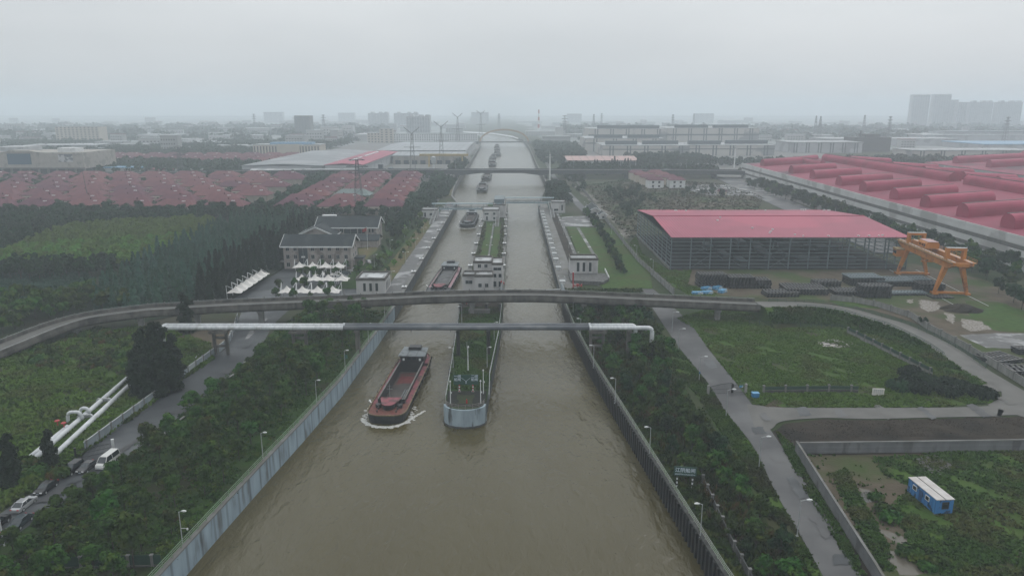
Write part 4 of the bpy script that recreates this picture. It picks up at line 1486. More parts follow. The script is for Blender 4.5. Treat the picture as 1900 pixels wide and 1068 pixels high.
C['curtain'] = mat('blue_curtain_glass', (.035, .055, .065), (.025, .04, .05), .12, .8, spec=.6)
r = thing('office_block', 'three-storey brown-grey office with dark gabled roof behind the white canopies', 'office', (-81, 303.5, 0))
gable_wall(r, -14, 14, -6.5, 6.5, 10, 13.3, 'officewall')
gable_roof(r, -14, 14, -6.5, 6.5, 10.05, 13.45, ov=1.0)
for k, x in enumerate((-12.2, -9.0, -1.8, 2.0, 5.2, 8.6, 12.0)):
    for z, h in ((8.7, 1.7), (5.3, 1.6), (2.0, 1.6)):
        window(r, x, -6.52, z, 1.3, h)
window(r, -5.8, -6.56, 5.0, 4.0, 9.2, 'y', 'curtain', 'glass_front')
for z in (4.9, 1.6):
    M().box(-6.6, -5.0, -6.72, -6.66, z, z + .7).build('white_panel', C['white'], r)  # plain white painted panels on the glass front
for z in (8.5, 5.2):
    for y in (-1.5, 2.5):
        window(r, 14.02, y, z, 1.0, 1.7, 'x')
for x in (-13.6, -10.7, -7.9, -3.6, 0.1, 3.6, 6.9, 10.3, 13.6):
    M().box(x - .25, x + .25, -6.78, -6.503, 0, 9.95).build('pilaster', C['officewall'], r)
M().box(13.6, 17.6, -.5, 4.5, 0, 3.4).build('side_porch', C['officewall'], r)
M().box(13.6, 18.0, -.9, 4.9, 3.403, 3.8).build('porch_roof', C['slate'], r)
M().box(-16.8, -14.003, -5.5, -1.5, 2.6, 2.9).build('side_canopy', C['concrete'], r)

r = thing('office_block', 'two-storey brown-grey office with cross gable and red flag outside, farther back', 'office', (-82, 364, 0))
gable_wall(r, -14.5, 15, -8, 8, 8.4, 12.1, 'officewall')
gable_roof(r, -14.5, 15, -8, 8, 8.45, 12.25, ov=1.0)
gable_wall(r, -20.5, -3.5, -19, -8.003, 6.2, 9.9, 'officewall', 'y', 'wing_wall')
gable_roof(r, -20.5, -3.5, -19, -2, 6.25, 10.05, ov=.9, ridge='y', name='wing_roof')
gable_wall(r, 3.0, 17.0, -18, -8.003, 3.6, 3.9, 'officewall', 'x', 'annex_wall')
gable_roof(r, 3.0, 17.0, -18, -8.1, 3.65, 5.4, ov=.8, fascia=False, name='annex_roof')
for k in range(6):
    M().box(4 + 2.2 * k, 4.5 + 2.2 * k, -18.4, -18.003, 0, 3.5).build('pilaster', C['officewall'], r)
window(r, 2.2, -8.05, 6.6, 6.4, 3.0, 'y', 'curtain')
window(r, 7.6, -8.05, 6.6, 3.4, 3.0, 'y', 'curtain')
for x in (11.6, 13.2):
    window(r, x, -8.05, 6.8, .9, 2.2)
window(r, -2.2, -8.05, 6.6, 1.4, 2.0)
for x in (-16, -12, -8):
    window(r, x, -19.03, 3.6, 1.5, 1.6)
for y in (-4, 0, 4):
    window(r, 15.03, y, 6.4, 1.0, 1.8, 'x')
M().box(-14, -7, 1.5, 4.0, 12.2, 12.9).build('roof_tank', C['white'], r)

r = thing('flag', 'red flag on a thin white pole before the two-storey office', 'flag', (-68.5, 340, 0))
M().tube([(0, 0, 0), (0, 0, 11)], .09, 6).build('flag_pole', C['white'], r)
a = M()
for k in range(6):
    x0, x1 = -.1 - .35 * k, -.1 - .35 * (k + 1)
    w0, w1 = .18 * math.sin(k * 1.3), .18 * math.sin((k + 1) * 1.3)
    a.add([(x0, w0, 9.0 - .1 * k), (x1, w1, 8.9 - .1 * k), (x1, w1 + .03, 10.6 - .16 * k), (x0, w0 + .03, 10.7 - .16 * k)], [(0, 1, 2, 3), (3, 2, 1, 0)])
a.build('flag_cloth', C['red'], r)

# canopies of the office car park
C['membrane'] = mat('white_membrane', (.72, .69, .655), (.62, .59, .56), .6, 1.2)


def canopy(name='tent_canopy', w=5.2, d=5.0):
    r_ = thing(name, 'white peaked membrane canopy on slanted masts', 'canopy', (0, 0, 0))
    a_ = M()
    n, rg = 16, []
    for i, (k, z) in enumerate(((1.0, 2.3), (.62, 2.75), (.32, 3.35), (.12, 4.0), (.03, 4.35))):
        ring = []
        for j in range(n):
            t_ = 2 * pi * j / n
            c_, s_ = math.cos(t_), math.sin(t_)
            q = 1 / max(abs(c_), abs(s_))
            q = 1 + (q - 1) * k
            sag = (.35 if i == 0 and j % 4 == 0 else 0)
            ring.append((c_ * q * k * w / 2 * (1 - .12 * (sag > 0)), s_ * q * k * d / 2 * (1 - .12 * (sag > 0)), z + sag * .5))
        rg.append(ring)
    a_.loft(rg, caps=False)
    a_.loft([[(p[0], p[1], p[2] - .04) for p in q][::-1] for q in rg], caps=False)
    a_.build('membrane', C['membrane'], r_, smooth=False)
    a_ = M()
    for s_ in (-1, 1):
        a_.tube([(s_ * w / 2, d / 2 - .3, 0), (s_ * w / 2, d / 2 - .2, 5.0)], .09, 6)
        a_.tube([(s_ * w / 2, d / 2 - .2, 5.0), (s_ * (w / 2 - .9), -d / 2 + .2, 2.4)], .07, 6)
    a_.build('mast', C['white'], r_)
    return r_


cp0 = canopy()
cp0.location = (-86.8, 291, .1)
cp0['group'] = 'canopies right in front of the office'
cp0['label'] = 'white peaked canopy in the row standing right against the office front'
for k in range(1, 4):
    dup(cp0, (-86.8 + 5.3 * k, 291, .1))
for k in range(3):
    dup(cp0, (-79.5 + 5.0 * k, 268, .1), 0, 'white peaked canopy in the middle row among the small green trees', group='canopies in the middle row')
for k in range(4):
    dup(cp0, (-79.5 + 5.4 * k, 249.5, .1), 0, 'white peaked canopy in the row just behind the curved bridge', group='canopies in the front row')
dup(cp0, (-64.2, 268, .1), pi / 2, 'single white canopy turned sideways at the end of the middle row')
for k in range(2):
    dup(cp0, (-75.5 + 6.0 * k, 279, .1), 0, 'white canopy half hidden by trees between two full canopy rows', scale=.8, group='half hidden canopies')
for k in range(6):
    dup(cp0, (-97.5, 249.5 + 5.3 * k, .1), pi / 2, 'white peaked canopy in the row along the dark conifers', group='canopies along the dark conifers', scale=(1, 1.05, 1))

# small white-grey house with dark roof by the long fence
p = G(1102, 398)
r = thing('gardener_house', 'little grey-roofed house by the long fence above the lawns', 'house', (p.x, p.y + 4, 0))
gable_wall(r, -3.2, 3.2, -9, 12, 3.2, 5.0, 'stonegrey', 'y')
gable_roof(r, -3.2, 3.2, -9, 12, 3.25, 5.1, ov=.6, ridge='y')
window(r, 0, -9.03, 1.5, 2.0, 1.6)
dup(r, (p.x + 3.4, p.y - 16, 0), 0, 'smaller grey-roofed shed in front of the little fence-side house', scale=(.7, .35, .8))
# ------------------------------------------------------------------ the open steel hall with the red roof
HX0, HX1, HY0, HY1, HE, HR = 66.0, 164.0, 296.5, 379.0, 13.4, 16.4
r = thing('steel_hall', 'big open steel frame hall under a wide red metal roof', 'warehouse', ((HX0 + HX1) / 2, HY0, 0))
ym = 338.0
rf = M()
for e, s in ((HY0 - .5, 0), (HY1 + .5, 1)):
    zo = HE + .1
    vs = [(HX0 - .4, e, zo), (HX1 + .4, e, zo), (HX1 + .4, ym, HR), (HX0 - .4, ym, HR)]
    vs += [(a, b_, c + .18) for a, b_, c in vs]
    rf.add(vs, [(3, 2, 1, 0), (4, 5, 6, 7), (0, 1, 5, 4), (1, 2, 6, 5), (2, 3, 7, 6), (3, 0, 4, 7)])
rf.build('roof', C['red_roof'], r, True)
M().box(HX0 - .4, HX1 + .4, ym - .7, ym + .7, HR + .2, HR + .34).build('ridge_cap', C['red_metal'], r, True)
for x, y in ((104, 312), (110, 306), (112, 309.5), (108.5, 303), (93, 327), (118, 300), (120.5, 297.5), (131, 297.6), (143.5, 297.8), (148, 298), (152, 298), (96, 333.5), (154, 299)):
    M().cb((x, y), .9, .5, HE + (HR - HE) * (1 - abs(y - ym) / 41.5) + .25, HE + (HR - HE) * (1 - abs(y - ym) / 41.5) + .75, x).build('roof_debris', C['white'], r, True)
for x, y in ((150, 375), (151.5, 375), (161, 374), (163, 373), (89, 371), (84, 372), (130, 372)):
    M().cb((x, y), 1.6, .6, HE + .5, HE + 1.3, x).build('roof_vent', C['white'], r, True)
colm = M().box(-.2, .2, -.25, .25, 0, HE).build('column', C['steel_green'], r)


def col_at(x, y):
    global _c0
    o = colm.copy()
    COL.objects.link(o)
    o.location = (x - r.location.x, y - r.location.y, 0)


colm.location = (HX0 - r.location.x, 0, 0)
nb = 12
for k in range(1, nb + 1):
    col_at(HX0 + (HX1 - HX0) * k / nb, HY0)
for k in range(nb + 1):
    col_at(HX0 + (HX1 - HX0) * k / nb, HY1)
for k in range(1, 9):
    for x in (HX0, HX1):
        col_at(x, HY0 + (HY1 - HY0) * k / 9)
for k in range(1, nb, 2):
    for y in (ym,):
        col_at(HX0 + (HX1 - HX0) * k / nb, y)
for k in range(9):
    z = 1.0 + 1.53 * k
    for nm, bx in (('f', (HX0, HX1, HY0 - .42, HY0 - .252)), ('b', (HX0, HX1, HY1 + .252, HY1 + .42)), ('l', (HX0 - .37, HX0 - .202, HY0, HY1)), ('r', (HX1 + .202, HX1 + .37, HY0, HY1))):
        M().box(bx[0], bx[1], bx[2], bx[3], z - .11, z + .11).build('girt', C['steel_green'], r, True)
for x in (HX0 + (HX1 - HX0) * 5 / nb, HX0 + (HX1 - HX0) * 1 / nb):
    w_ = (HX1 - HX0) / nb
    for z0, z1 in ((.6, 6.2), (6.2, 10)):
        a = M()
        a.beam((x, HY0 - .1, z0), (x + w_, HY0 - .1, z1), .12)
        a.beam((x, HY0 + .05, z1), (x + w_, HY0 + .05, z0), .12)
        a.build('cross_brace', C['steel_green'], r, True)
for k in range(1, nb):
    x = HX0 + (HX1 - HX0) * k / nb
    a = M()
    a.beam((x, HY0, HE - .5), (x, ym, HR - .5), .25, .7)
    a.beam((x, ym, HR - .5), (x, HY1, HE - .5), .25, .7)
    a.build('rafter', C['steel_green'], r, True)
for x in (HX0 - .25, HX1 + .25):
    a = M()
    a.add([(x, HY0, HE - .6), (x, HY1, HE - .6), (x, HY1, HE), (x, ym, HR - .1), (x, HY0, HE)], [(0, 1, 2, 3, 4), (4, 3, 2, 1, 0)])
    a.build('gable_panel', C['steel_green'], r, True)
a = M()
a.box(HX0 - .6, HX0 - .4, HY0, HY1, 0, 1.0)
a.build('plinth_wall', C['concrete'], r, True)
patch('hall_floor', [(HX0, HY0 - 1), (HX1, HY0 - 1), (HX1, HY1), (HX0, HY1)], ground_mat('dark_hall_floor', (.035, .036, .036), (.06, .06, .058), (.025, .025, .026), .1, .05), px=False)
# stored steel inside: a few racks seen between the girts
rs = random.Random(3)
for k in range(16):
    x, y = rs.uniform(HX0 + 8, HX1 - 10), rs.uniform(HY0 + 8, HY1 - 8)
    q = thing('steel_pile', 'dark pile of long steel stored under the red hall roof', 'steel pile', (x, y, .15), rs.choice((0, pi / 2)), 'steel piles inside the hall')
    for j in range(5):
        M().box(-5, 5, -1.6, 1.6, j * .55, j * .55 + .42).build('bundle', C['steel_dark'] if j % 4 else C['steel_green'], q)


# ------------------------------------------------------------------ gantry crane
CX0, CX1 = 155.0, 160.6
r = thing('gantry_crane', 'orange double-girder gantry crane standing over stacked steel at the hall corner', 'crane', (157.8, 270, 0))
for x in (CX0, CX1):
    prof = [(247.5, 11.9), (251.5, 10.2), (290, 10.2), (295.5, 11.9), (295.5, 13.0), (247.5, 13.0)]
    a = M()
    a.loft([[(x + s, y, z) for y, z in prof] for s in (-.65, .65)])
    a.build('girder', C['orange'], r, True)
    M().box(x - .12, x + .12, 247.5, 295.5, 13.003, 13.16).build('trolley_rail', C['white'], r, True)
    a = M()
    s = 1 if x == CX1 else -1
    for k in range(17):
        y = 247.6 + 3 * k
        a.beam((x + s * 1.5, min(y, 295.4), 12.9), (x + s * 1.5, min(y, 295.4), 14.0), .07)
    a.tube([(x + s * 1.5, 247.6, 14), (x + s * 1.5, 295.4, 14)], .05, 5)
    a.tube([(x + s * 1.5, 247.6, 13.45), (x + s * 1.5, 295.4, 13.45)], .04, 5)
    a.box(x + (s * .66 if s > 0 else -1.6), x + (1.6 if s > 0 else -.66), 247.5, 295.5, 12.8, 12.9)
    a.build('walkway', mat('ochre_rail', (.22, .13, .03)) if x == CX0 else C['orange'], r, True)
for y in (254.2, 287.0):
    for xb, xt in ((152.4, CX0), (163.4, CX1)):
        a = M()
        a.beam((xb, y, .9), (xt, y, 10.3), .9, 1.0, w2=1.5, h2=2.0)
        a.build('leg', C['orange'], r, True)
        M().box(xb - .9, xb + .9, y - 1.4, y + 1.4, .2, .9).build('bogie', C['orange'], r, True)
        b_ = M()
        for q in (-.9, .9):
            b_.tube([(xb - .4, y + q, .33), (xb + .4, y + q, .33)], .33, 10)
        b_.build('wheel', C['steel_dark'], r, True)
    a = M()
    for x in (CX0, CX1):
        a.box(x - .55, x + .55, y - .8, y + .8, 13.003, 16.2)
    a.box(CX0 - .56, CX1 + .56, y - .82, y + .82, 16.203, 17.1)
    a.build('portal_frame', C['orange'], r, True)
    M().box(CX0 - .58, CX1 + .58, y - .85, y + .85, 17.103, 17.2).build('portal_top', C['galv'], r, True)
    M().box(153.3, 162.5, y - .45, y + .45, .35, 1.15).build('sill_beam', C['orange'], r, True)
for y in (247.9, 295.1):
    M().box(CX0 + .66, CX1 - .66, y - .4, y + .4, 11.6, 12.8).build('end_beam', C['orange'], r, True)
a = M()
a.loft([[(155.4, yy, 13.4), (160.2, yy, 13.4), (160.2, yy, 15.2), (159.6, yy, 15.9), (156.0, yy, 15.9), (155.4, yy, 15.2)] for yy in (272.2, 279.2)])
tr = a.build('trolley', C['orange'], r, True)
M().box(155.9, 159.7, 272, 279.4, 15.9, 16.02).build('trolley_roof', mat('pinkish_sheet', (.5, .33, .33)), r, True)
for yy in (273.5, 275.5, 277.5):
    M().box(155.3, 155.38, yy - .4, yy + .4, 14.1, 14.8).build('trolley_window', C['glass'], r, True)
a = M()
a.box(151.2, 153.8, 287.2, 291.0, 7.2, 10.0)
a.build('operator_cab', C['orange'], r, True)
M().box(151.0, 154.0, 287.0, 291.2, 10.003, 10.5).build('cab_roof', mat('ochre_sheet', (.33, .23, .10)), r, True)
M().box(151.1, 151.18, 287.6, 290.6, 8.4, 9.6).build('cab_window', C['glass'], r, True)
a = M()
for k in range(4):
    a.tube([(156.5 + k, 275.5, 13.3), (156.5 + k, 275.5, 8.2)], .04, 5)
a.build('hoist_rope', C['steel_dark'], r, True)
M().box(155.8, 160.2, 275.1, 275.9, 7.6, 8.2).build('lifting_beam', C['orange'], r, True)

r.location, r.rotation_euler = (159.6, 270, 0), (0, 0, -.11)
for i, x in enumerate((152.4, 163.4)):
    M_ = M().box(x - .12, x + .12, 238, 296, .06, .16)
    M_ = M_.build('crane_rail', C['galv'])
    M_.location.x += 1.45
    M_.rotation_euler = (0, 0, -.11)
    tag(M_, ('crane rail under the hall-side legs of the orange gantry', 'crane rail under the tree-side legs of the orange gantry')[i], 'rail')


# ------------------------------------------------------------------ stacks of dark steel frames
def stack(px, py, w, d, layers, rz, label, seed, lt=.55, pale=False):
    rs_ = random.Random(seed)
    p_ = G(px, py)
    r_ = thing('steel_stack', label, 'steel stack', (p_.x, p_.y, .12), rz)
    for j in range(layers):
        a_ = M()
        z0 = j * lt
        z1 = z0 + lt * .72
        t_ = .28
        ox, oy = rs_.uniform(-.25, .25), rs_.uniform(-.25, .25)
        n_ = max(3, int(w / 1.15))
        for k in range(n_ + 1):
            x = -w / 2 + w * k / n_ + ox
            a_.box(x - t_, x + t_, -d / 2 + oy, d / 2 + oy, z0, z1)
        for yy in (-d / 2 + t_, 0, d / 2 - t_):
            a_.box(-w / 2 + ox - .3, w / 2 + ox + .3, yy - t_ + oy, yy + t_ + oy, z1 - .05, z1 + .06)
        a_.build('frame', C['steel_green'] if pale and j == layers - 1 else C['steel_dark'], r_)
    return r_


for k, (px, py, w, d, n, rz, lb, pale) in enumerate([
    (1318, 530, 9.5, 6, 9, .03, 'tallest dark steel stack on the grass, corner nearest the long fence', False),
    (1372, 532, 9, 6, 8, .02, 'dark steel stack with slanted top beams, next to the tallest one', False),
    (1407, 532, 7, 6, 6, -.03, 'dark steel stack ending the row in front of the hall front', False),
    (1448, 548, 11, 6, 3, .05, 'low dark steel stack by the curved bridge parapet', False),
    (1490, 541, 14, 10, 4, -.05, 'wide flat dark stack in the middle of the yard', False),
    (1532, 530, 9, 5, 4, .04, 'dark steel stack behind the wide flat one', False),
    (1575, 545, 12, 7, 3, .02, 'open-frame dark stack with gaps showing the soil', False),
    (1620, 550, 10, 5, 8, -.02, 'high black stack closest to the bridge bend', False),
    (1600, 526, 12, 8, 6, .03, 'dark stack with pale beams on top near the hall front', True),
    (1655, 527, 14, 8, 4, .0, 'stack topped with pale frames between hall and crane', True),
    (1697, 525, 9, 7, 4, .05, 'pale-topped stack under the far crane legs', True),
    (1722, 540, 8, 6, 6, -.04, 'black stack inside the crane span', False),
    (1680, 546, 13, 4, 2, .02, 'low stack of pale beams beside the crane rail', True),
    (1745, 552, 7, 4, 1, .1, 'flat dark frame lying just outside the near crane legs', False),
    (1850, 668, 9, 7, 2, .3, 'dark tangled steel frames on the wet ground behind the yard wall', False),
    (1895, 690, 8, 6, 2, -.2, 'dark steel scrap heap behind the yard wall at the ramp bend', False),
    (1893, 655, 3, 3, 3, .1, 'small dark crate-like steel stack on the wet apron', False)]):
    stack(px, py, w, d, n, rz, lb, 40 + k, pale=pale)

C['tarp'] = mat('blue_tarp', (.04, .22, .42), (.10, .30, .48), .5, 1.5, c3=(.45, .5, .52), s3=.8, lo3=.55)
for k, (px, py, lb) in enumerate([(1293, 546, 'blue wrapped sheet bundle lying nearest the bridge'), (1312, 545, 'blue wrapped bundle with a pale edge beside the nearest blue bundle'), (1310, 537, 'blue wrapped bundle stacked behind, left of the red item'), (1330, 536, 'blue wrapped bundle beside the red item on the grass'),
                                  (1340, 542, 'narrow blue bundle lying aslant by the dark beams')]):
    p = G(px, py)
    r = thing('wrapped_bundle', lb, 'bundle', (p.x, p.y, .12), .2 * k)
    for j in range(2):
        a = M()
        a.loft([[(x, -1.1 + .1 * j, .5 * j), (x, 1.1, .5 * j), (x, .95, .5 * j + .42), (x, -.95, .5 * j + .42)] for x in (-1.9 + .2 * j, -.6, .7, 1.9)])
        a.build('sheet_pack', C['tarp'], r)
p = G(1320, 534)
tag(M().cb(p, 1.2, .8, .1, .6, .3).cb(p, .7, .5, .6, .75, .3).build('red_pack', C['rust']), 'small red pack lying among the blue bundles', 'pack')

# ------------------------------------------------------------------ blue site hut, walls, gate and fences of the right-hand plots
A_, B_, D_ = G(1696, 924), G(1734, 955.5), G(1767, 954)
ux = (D_ - B_)
uy = (A_ - B_)
W_, L_ = ux.length, uy.length
rz = math.atan2(ux.y, ux.x)
r = thing('site_hut', 'bright blue site cabin with pale twin roof panels standing in the weedy yard', 'site cabin', (B_.x, B_.y, 0), rz)
C['hutblue'] = stripes(mat('blue_hut_panel', (.045, .22, .50), (.035, .17, .42), .5, .5, c3=(.02, .05, .10), s3=.9, lo3=.57, hi3=.62), 1, .9, .02, .7)
W_ = 3.0
L_ = max(7.5, min(L_, 10))
M().box(0, W_, 0, L_, .25, 2.75).build('cabin_wall', C['hutblue'], r)
C['hutroof'] = mat('pale_rusty_roof', (.55, .53, .51), (.45, .41, .39), .6, .7, c3=(.3, .2, .17), s3=.7, lo3=.6)
for x0, x1 in ((-.08, W_ / 2 - .1), (W_ / 2 + .1, W_ + .08)):
    M().box(x0, x1, -.1, L_ + .1, 2.753, 2.88).build('roof_panel', C['hutroof'], r)
M().box(W_ / 2 - .097, W_ / 2 + .097, -.05, L_ + .05, 2.70, 2.80).build('roof_gutter', C['steel_dark'], r)
for x in (.2, W_ - .2):
    for y in (.3, L_ / 2, L_ - .3):
        M().cb((x, y), .4, .4, 0, .25).build('foot_block', C['concrete'], r)
window(r, W_ / 2 + .1, -.03, 1.75, 1.0, 1.1, 'y', 'glass', 'window', 'steel_dark')
window(r, -.03, 2.2, 1.9, .9, .7, 'x', 'glass', 'window', 'white')
window(r, -.03, 5.6, 1.9, .9, .7, 'x', 'glass', 'window', 'white')
M().box(-.04, .02, 3.6, 4.45, .3, 2.3).build('door', mat('dark_blue_door', (.02, .08, .2)), r)

yw = stripes(mat('grey_block_wall', (.20, .205, .21), (.135, .14, .145), .85, .4, (1, 1, .3), c3=(.10, .10, .10), s3=.3, lo3=.54), 2, .9, .01, .9)


def plot_wall(name, label, pts, h, t, m, cap='concrete', post=0, cat='wall', px=True, mesh_h=0, meshm='green_mesh', posth=None):
    ln = [Vector((p[0], p[1], 0)) for p in (GG(pts) if px else pts)]
    r_ = thing(name, label, cat, ln[0])
    a_ = M()
    A, B = offset(ln, -t / 2), offset(ln, t / 2)
    a_.loft([[(a.x, a.y, 0), (b_.x, b_.y, 0), (b_.x, b_.y, h), (a.x, a.y, h)] for a, b_ in zip(A, B)])
    a_.build('wall', C[m] if isinstance(m, str) else m, r_, True)
    if cap:
        A, B = offset(ln, -t / 2 - .06), offset(ln, t / 2 + .06)
        c_ = M()
        c_.loft([[(a.x, a.y, h + .003), (b_.x, b_.y, h + .003), (b_.x, b_.y, h + .12), (a.x, a.y, h + .12)] for a, b_ in zip(A, B)])
        c_.build('coping', C[cap], r_, True)
    if mesh_h:
        A, B = offset(ln, -.03), offset(ln, .03)
        c_ = M()
        c_.loft([[(a.x, a.y, h + .13), (b_.x, b_.y, h + .13), (b_.x, b_.y, h + mesh_h), (a.x, a.y, h + mesh_h)] for a, b_ in zip(A, B)])
        c_.build('mesh_panel', C[meshm], r_, True)
    if post:
        f0 = None
        hp = posth or h + mesh_h + .15
        for p_, d_ in along(ln, post, .2)[:100]:
            if f0 is None:
                q = M()
                q.cb((0, 0), t + .22, t + .22, 0, hp)
                q.cb((0, 0), t + .34, t + .34, hp + .003, hp + .14)
                f0 = o_ = q.build('post', C['concrete'], r_)
            else:
                o_ = f0.copy()
                COL.objects.link(o_)
            o_.location = p_ - ln[0]
            o_.rotation_euler = (0, 0, math.atan2(d_.y, d_.x))
    return r_


plot_wall('yard_wall', 'long grey block wall round the weedy yard with the blue cabin', [(1690, 1190), (1622, 1072), (1552, 960), (1476, 838), (1482, 841), (1700, 838.5), (1900, 835.5), (2080, 833), (2640, 826)], 2.3, .28, yw)
plot_wall('post_fence', 'low concrete fence with capped posts dividing the wild grass field', [(1572, 618), (1594, 628), (1635, 649), (1682, 673), (1729, 697)], .9, .2, 'concrete_wall', 'concrete', 3.9, 'fence', mesh_h=1.0, posth=1.9)
plot_wall('post_fence', 'low dark fence with brown posts along the pale side road', [(1415, 729), (1467, 728), (1547, 727), (1592, 728)], .7, .2, 'concrete_dark', None, 5.2, 'fence', mesh_h=.9, posth=1.8)
plot_wall('post_fence', 'dark concrete post fence running down the canal bank past the place sign', [(1300, 880), (1302, 894), (1317, 926), (1332, 959), (1349, 997), (1367, 1034), (1388, 1072), (1430, 1150)], 1.5, .16, 'concrete_dark', None, 3.4, 'fence', posth=1.8)
plot_wall('long_fence', 'long pale slatted fence running beside the upper road toward the far fields', [(1250, 547), (1216, 516), (1184, 487), (1163, 460), (1124, 410), (1106, 385), (1085, 358), (1070, 340)], 2.2, .18, stripes(mat('pale_slatted_fence', (.30, .30, .29), (.22, .22, .21), .8, .6), 1, 1.1, .03, .45), 'concrete', 6, 'fence', posth=2.5)
plot_wall('boundary_wall', 'grey stained wall between the ramp and the wet steel yard', [(1540, 557), (1584, 561), (1630, 570), (1690, 590), (1724, 613), (1790, 648), (1850, 685), (1905, 720), (1960, 755)], 1.9, .2, 'concrete_wall', 'concrete', 7, 'wall', posth=2.2)
plot_wall('panel_fence', 'blue-grey panel fence between the asphalt road and the rough pipe field', [(442, 592), (435, 615), (424, 640), (410, 651), (395, 661), (342, 700), (263, 760), (210, 799), (158, 838)], 2.0, .12, 'fence_panel', 'galv', 4.2, 'fence', posth=2.1)
plot_wall('mesh_fence', 'dark green mesh fence across the lower bank near the blue wall', [(60, 1056), (95, 1055), (180, 1053), (300, 1050)], .25, .15, 'concrete_dark', None, 3.4, 'fence', mesh_h=1.7, posth=1.9)
plot_wall('hedge_wall', 'grey wall behind the office beside the dark conifers', [(486, 503), (530, 489), (532, 484)], 2.0, .25, 'concrete_wall', 'concrete', 0, 'wall')
rail_fence('field_fence', 'dark green wire fence across the back of the wild grass field', [(p.x, p.y, 0) for p in GG([(1390, 603), (1450, 606), (1520, 610), (1571, 612)])], h=1.6, m='green_mesh', rails=5, r=.03, step=3, cat='fence')

# metal gate across the grey road
a0, a1 = G(1316, 731.5), G(1381, 728.5)
d = a1 - a0
r = thing('metal_gate', 'arched black bar gate with a wicket door across the grey road', 'gate', (a0.x, a0.y, 0), math.atan2(d.y, d.x))
Wd = d.length
a = M()
arch = lambda u: 1.9 + .75 * (1 - (2 * u - 1) ** 2)
spans = ((.02, .68), (.70, .98))
for i, (u0, u1) in enumerate(spans):
    lf = M()
    n = int((u1 - u0) * Wd / .28)
    top = lambda u: arch(u / .68 * .5 if u < .68 else 0.1)
    for k in range(n + 1):
        u = u0 + (u1 - u0) * k / n
        lf.beam((u * Wd, 0, .12), (u * Wd, 0, top(u)), .05)
    lf.tube([(u * Wd, 0, top(u)) for u in [u0 + (u1 - u0) * k / 10 for k in range(11)]], .06, 6)
    for z in (.2, 1.2):
        lf.tube([(u0 * Wd, 0, z), (u1 * Wd, 0, z)], .05, 6)
    lf.build('gate_leaf' if i == 0 else 'wicket_leaf', C['steel_dark'], r)
for x in (-.3, Wd + .3):
    M().cb((x, 0), .5, .5, 0, 2.3).build('gate_post', C['concrete_wall'], r)
M().box(.62 * Wd, .68 * Wd, -.07, .07, 0, 2.4).build('mid_post', C['steel_dark'], r)
M().box(.84 * Wd, .95 * Wd, -.1, -.06, 1.45, 1.95).build('plaque', C['tarp'], r)
a0, a1 = G(146, 851), G(207, 838)
d = a1 - a0
r = thing('road_gate', 'black barred gate standing half open across the asphalt road behind the parked cars', 'gate', (a0.x, a0.y, 0), math.atan2(d.y, d.x))
lf = M()
n = 26
for k in range(n + 1):
    lf.beam((d.length * k / n, 0, .1), (d.length * k / n, 0, 1.9 + .3 * math.sin(pi * k / n)), .05)
for z in (.2, 1.0, 1.8):
    lf.tube([(0, 0, z), (d.length, 0, z)], .05, 6)
lf.build('gate_leaf', C['steel_dark'], r)
M().cb((d.length + .4, 0), .5, .5, 0, 2.6).build('gate_post', C['white'], r)
M().cb((-.4, 0), .4, .4, 0, 2.4).build('gate_post', C['steel_dark'], r)

p = G(1401, 737)
r = thing('blue_box', 'small bright blue metal box beside the metal yard gate', 'box', (p.x, p.y, 0))
M().box(-.75, .75, -.6, .6, .1, 1.15).build('box_body', mat('bright_blue', (.03, .20, .42)), r)
M().box(-.82, .82, -.67, .67, 1.153, 1.24).build('lid', C['tarp'], r)
p = G(1629, 733)
r = thing('notice_slab', 'weathered white notice slab leaning in the weeds by the field fence', 'notice board', (p.x, p.y, 0), -.05)
M().box(-1.4, 1.3, -.1, .1, 0, 1.7).build('slab', C['membrane'], r)
a = M()
for k in range(5):
    a.box(-1.1 + .45 * k, -.8 + .45 * k, -.115, -.103, 1.1, 1.4)
    a.box(-1.1 + .45 * k, -.85 + .45 * k, -.115, -.103, .6, .85)
a.build('faded_mark', C['galv'], r)
for k, (px, py) in enumerate(((481, 648), (453, 672), (426, 699), (395, 727), (370, 746), (333, 779), (305, 803), (278, 822), (247, 843))):
    p = G(px, py)
    q = thing('stone_bench', 'low pale stone bench on the kerb between road and tree bank', 'bench', (p.x + .5, p.y, 0), 1.45, 'stone benches along the asphalt road')
    if k == 0:
        q0 = q
        M().box(-1.1, 1.1, -.22, .22, .35, .47).build('seat', C['concrete_wall'], q)
        for x in (-.8, .8):
            M().box(x - .12, x + .12, -.18, .18, 0, .348).build('leg', C['concrete_wall'], q)
    else:
        COLo = KIDS(q0)
        for c_ in COLo:
            c2 = c_.copy()
            COL.objects.link(c2)
            c2.parent = q
# ------------------------------------------------------------------ barges
def hull_ring(z, grow, L_=46.0, W_=9.0, n=10):
    """plan outline of a blunt barge: bow at y = 0, stern at y = L"""
    pts = []
    hw = W_ / 2 + grow
    for k in range(n + 1):                       # bow, rounded
        t = pi + pi * k / n
        pts.append((hw * (abs(math.cos(t)) ** .55) * (1 if math.cos(t) > 0 else -1), 4.2 + (4.2 + grow) * -(abs(math.sin(t)) ** .85), z))
    pts += [(hw, 8, z), (hw, L_ * .8, z), (hw * .9, L_ - 3, z), (hw * .66, L_ + grow * .5, z), (-hw * .66, L_ + grow * .5, z), (-hw * .9, L_ - 3, z), (-hw, L_ * .8, z), (-hw, 8, z)]
    return pts


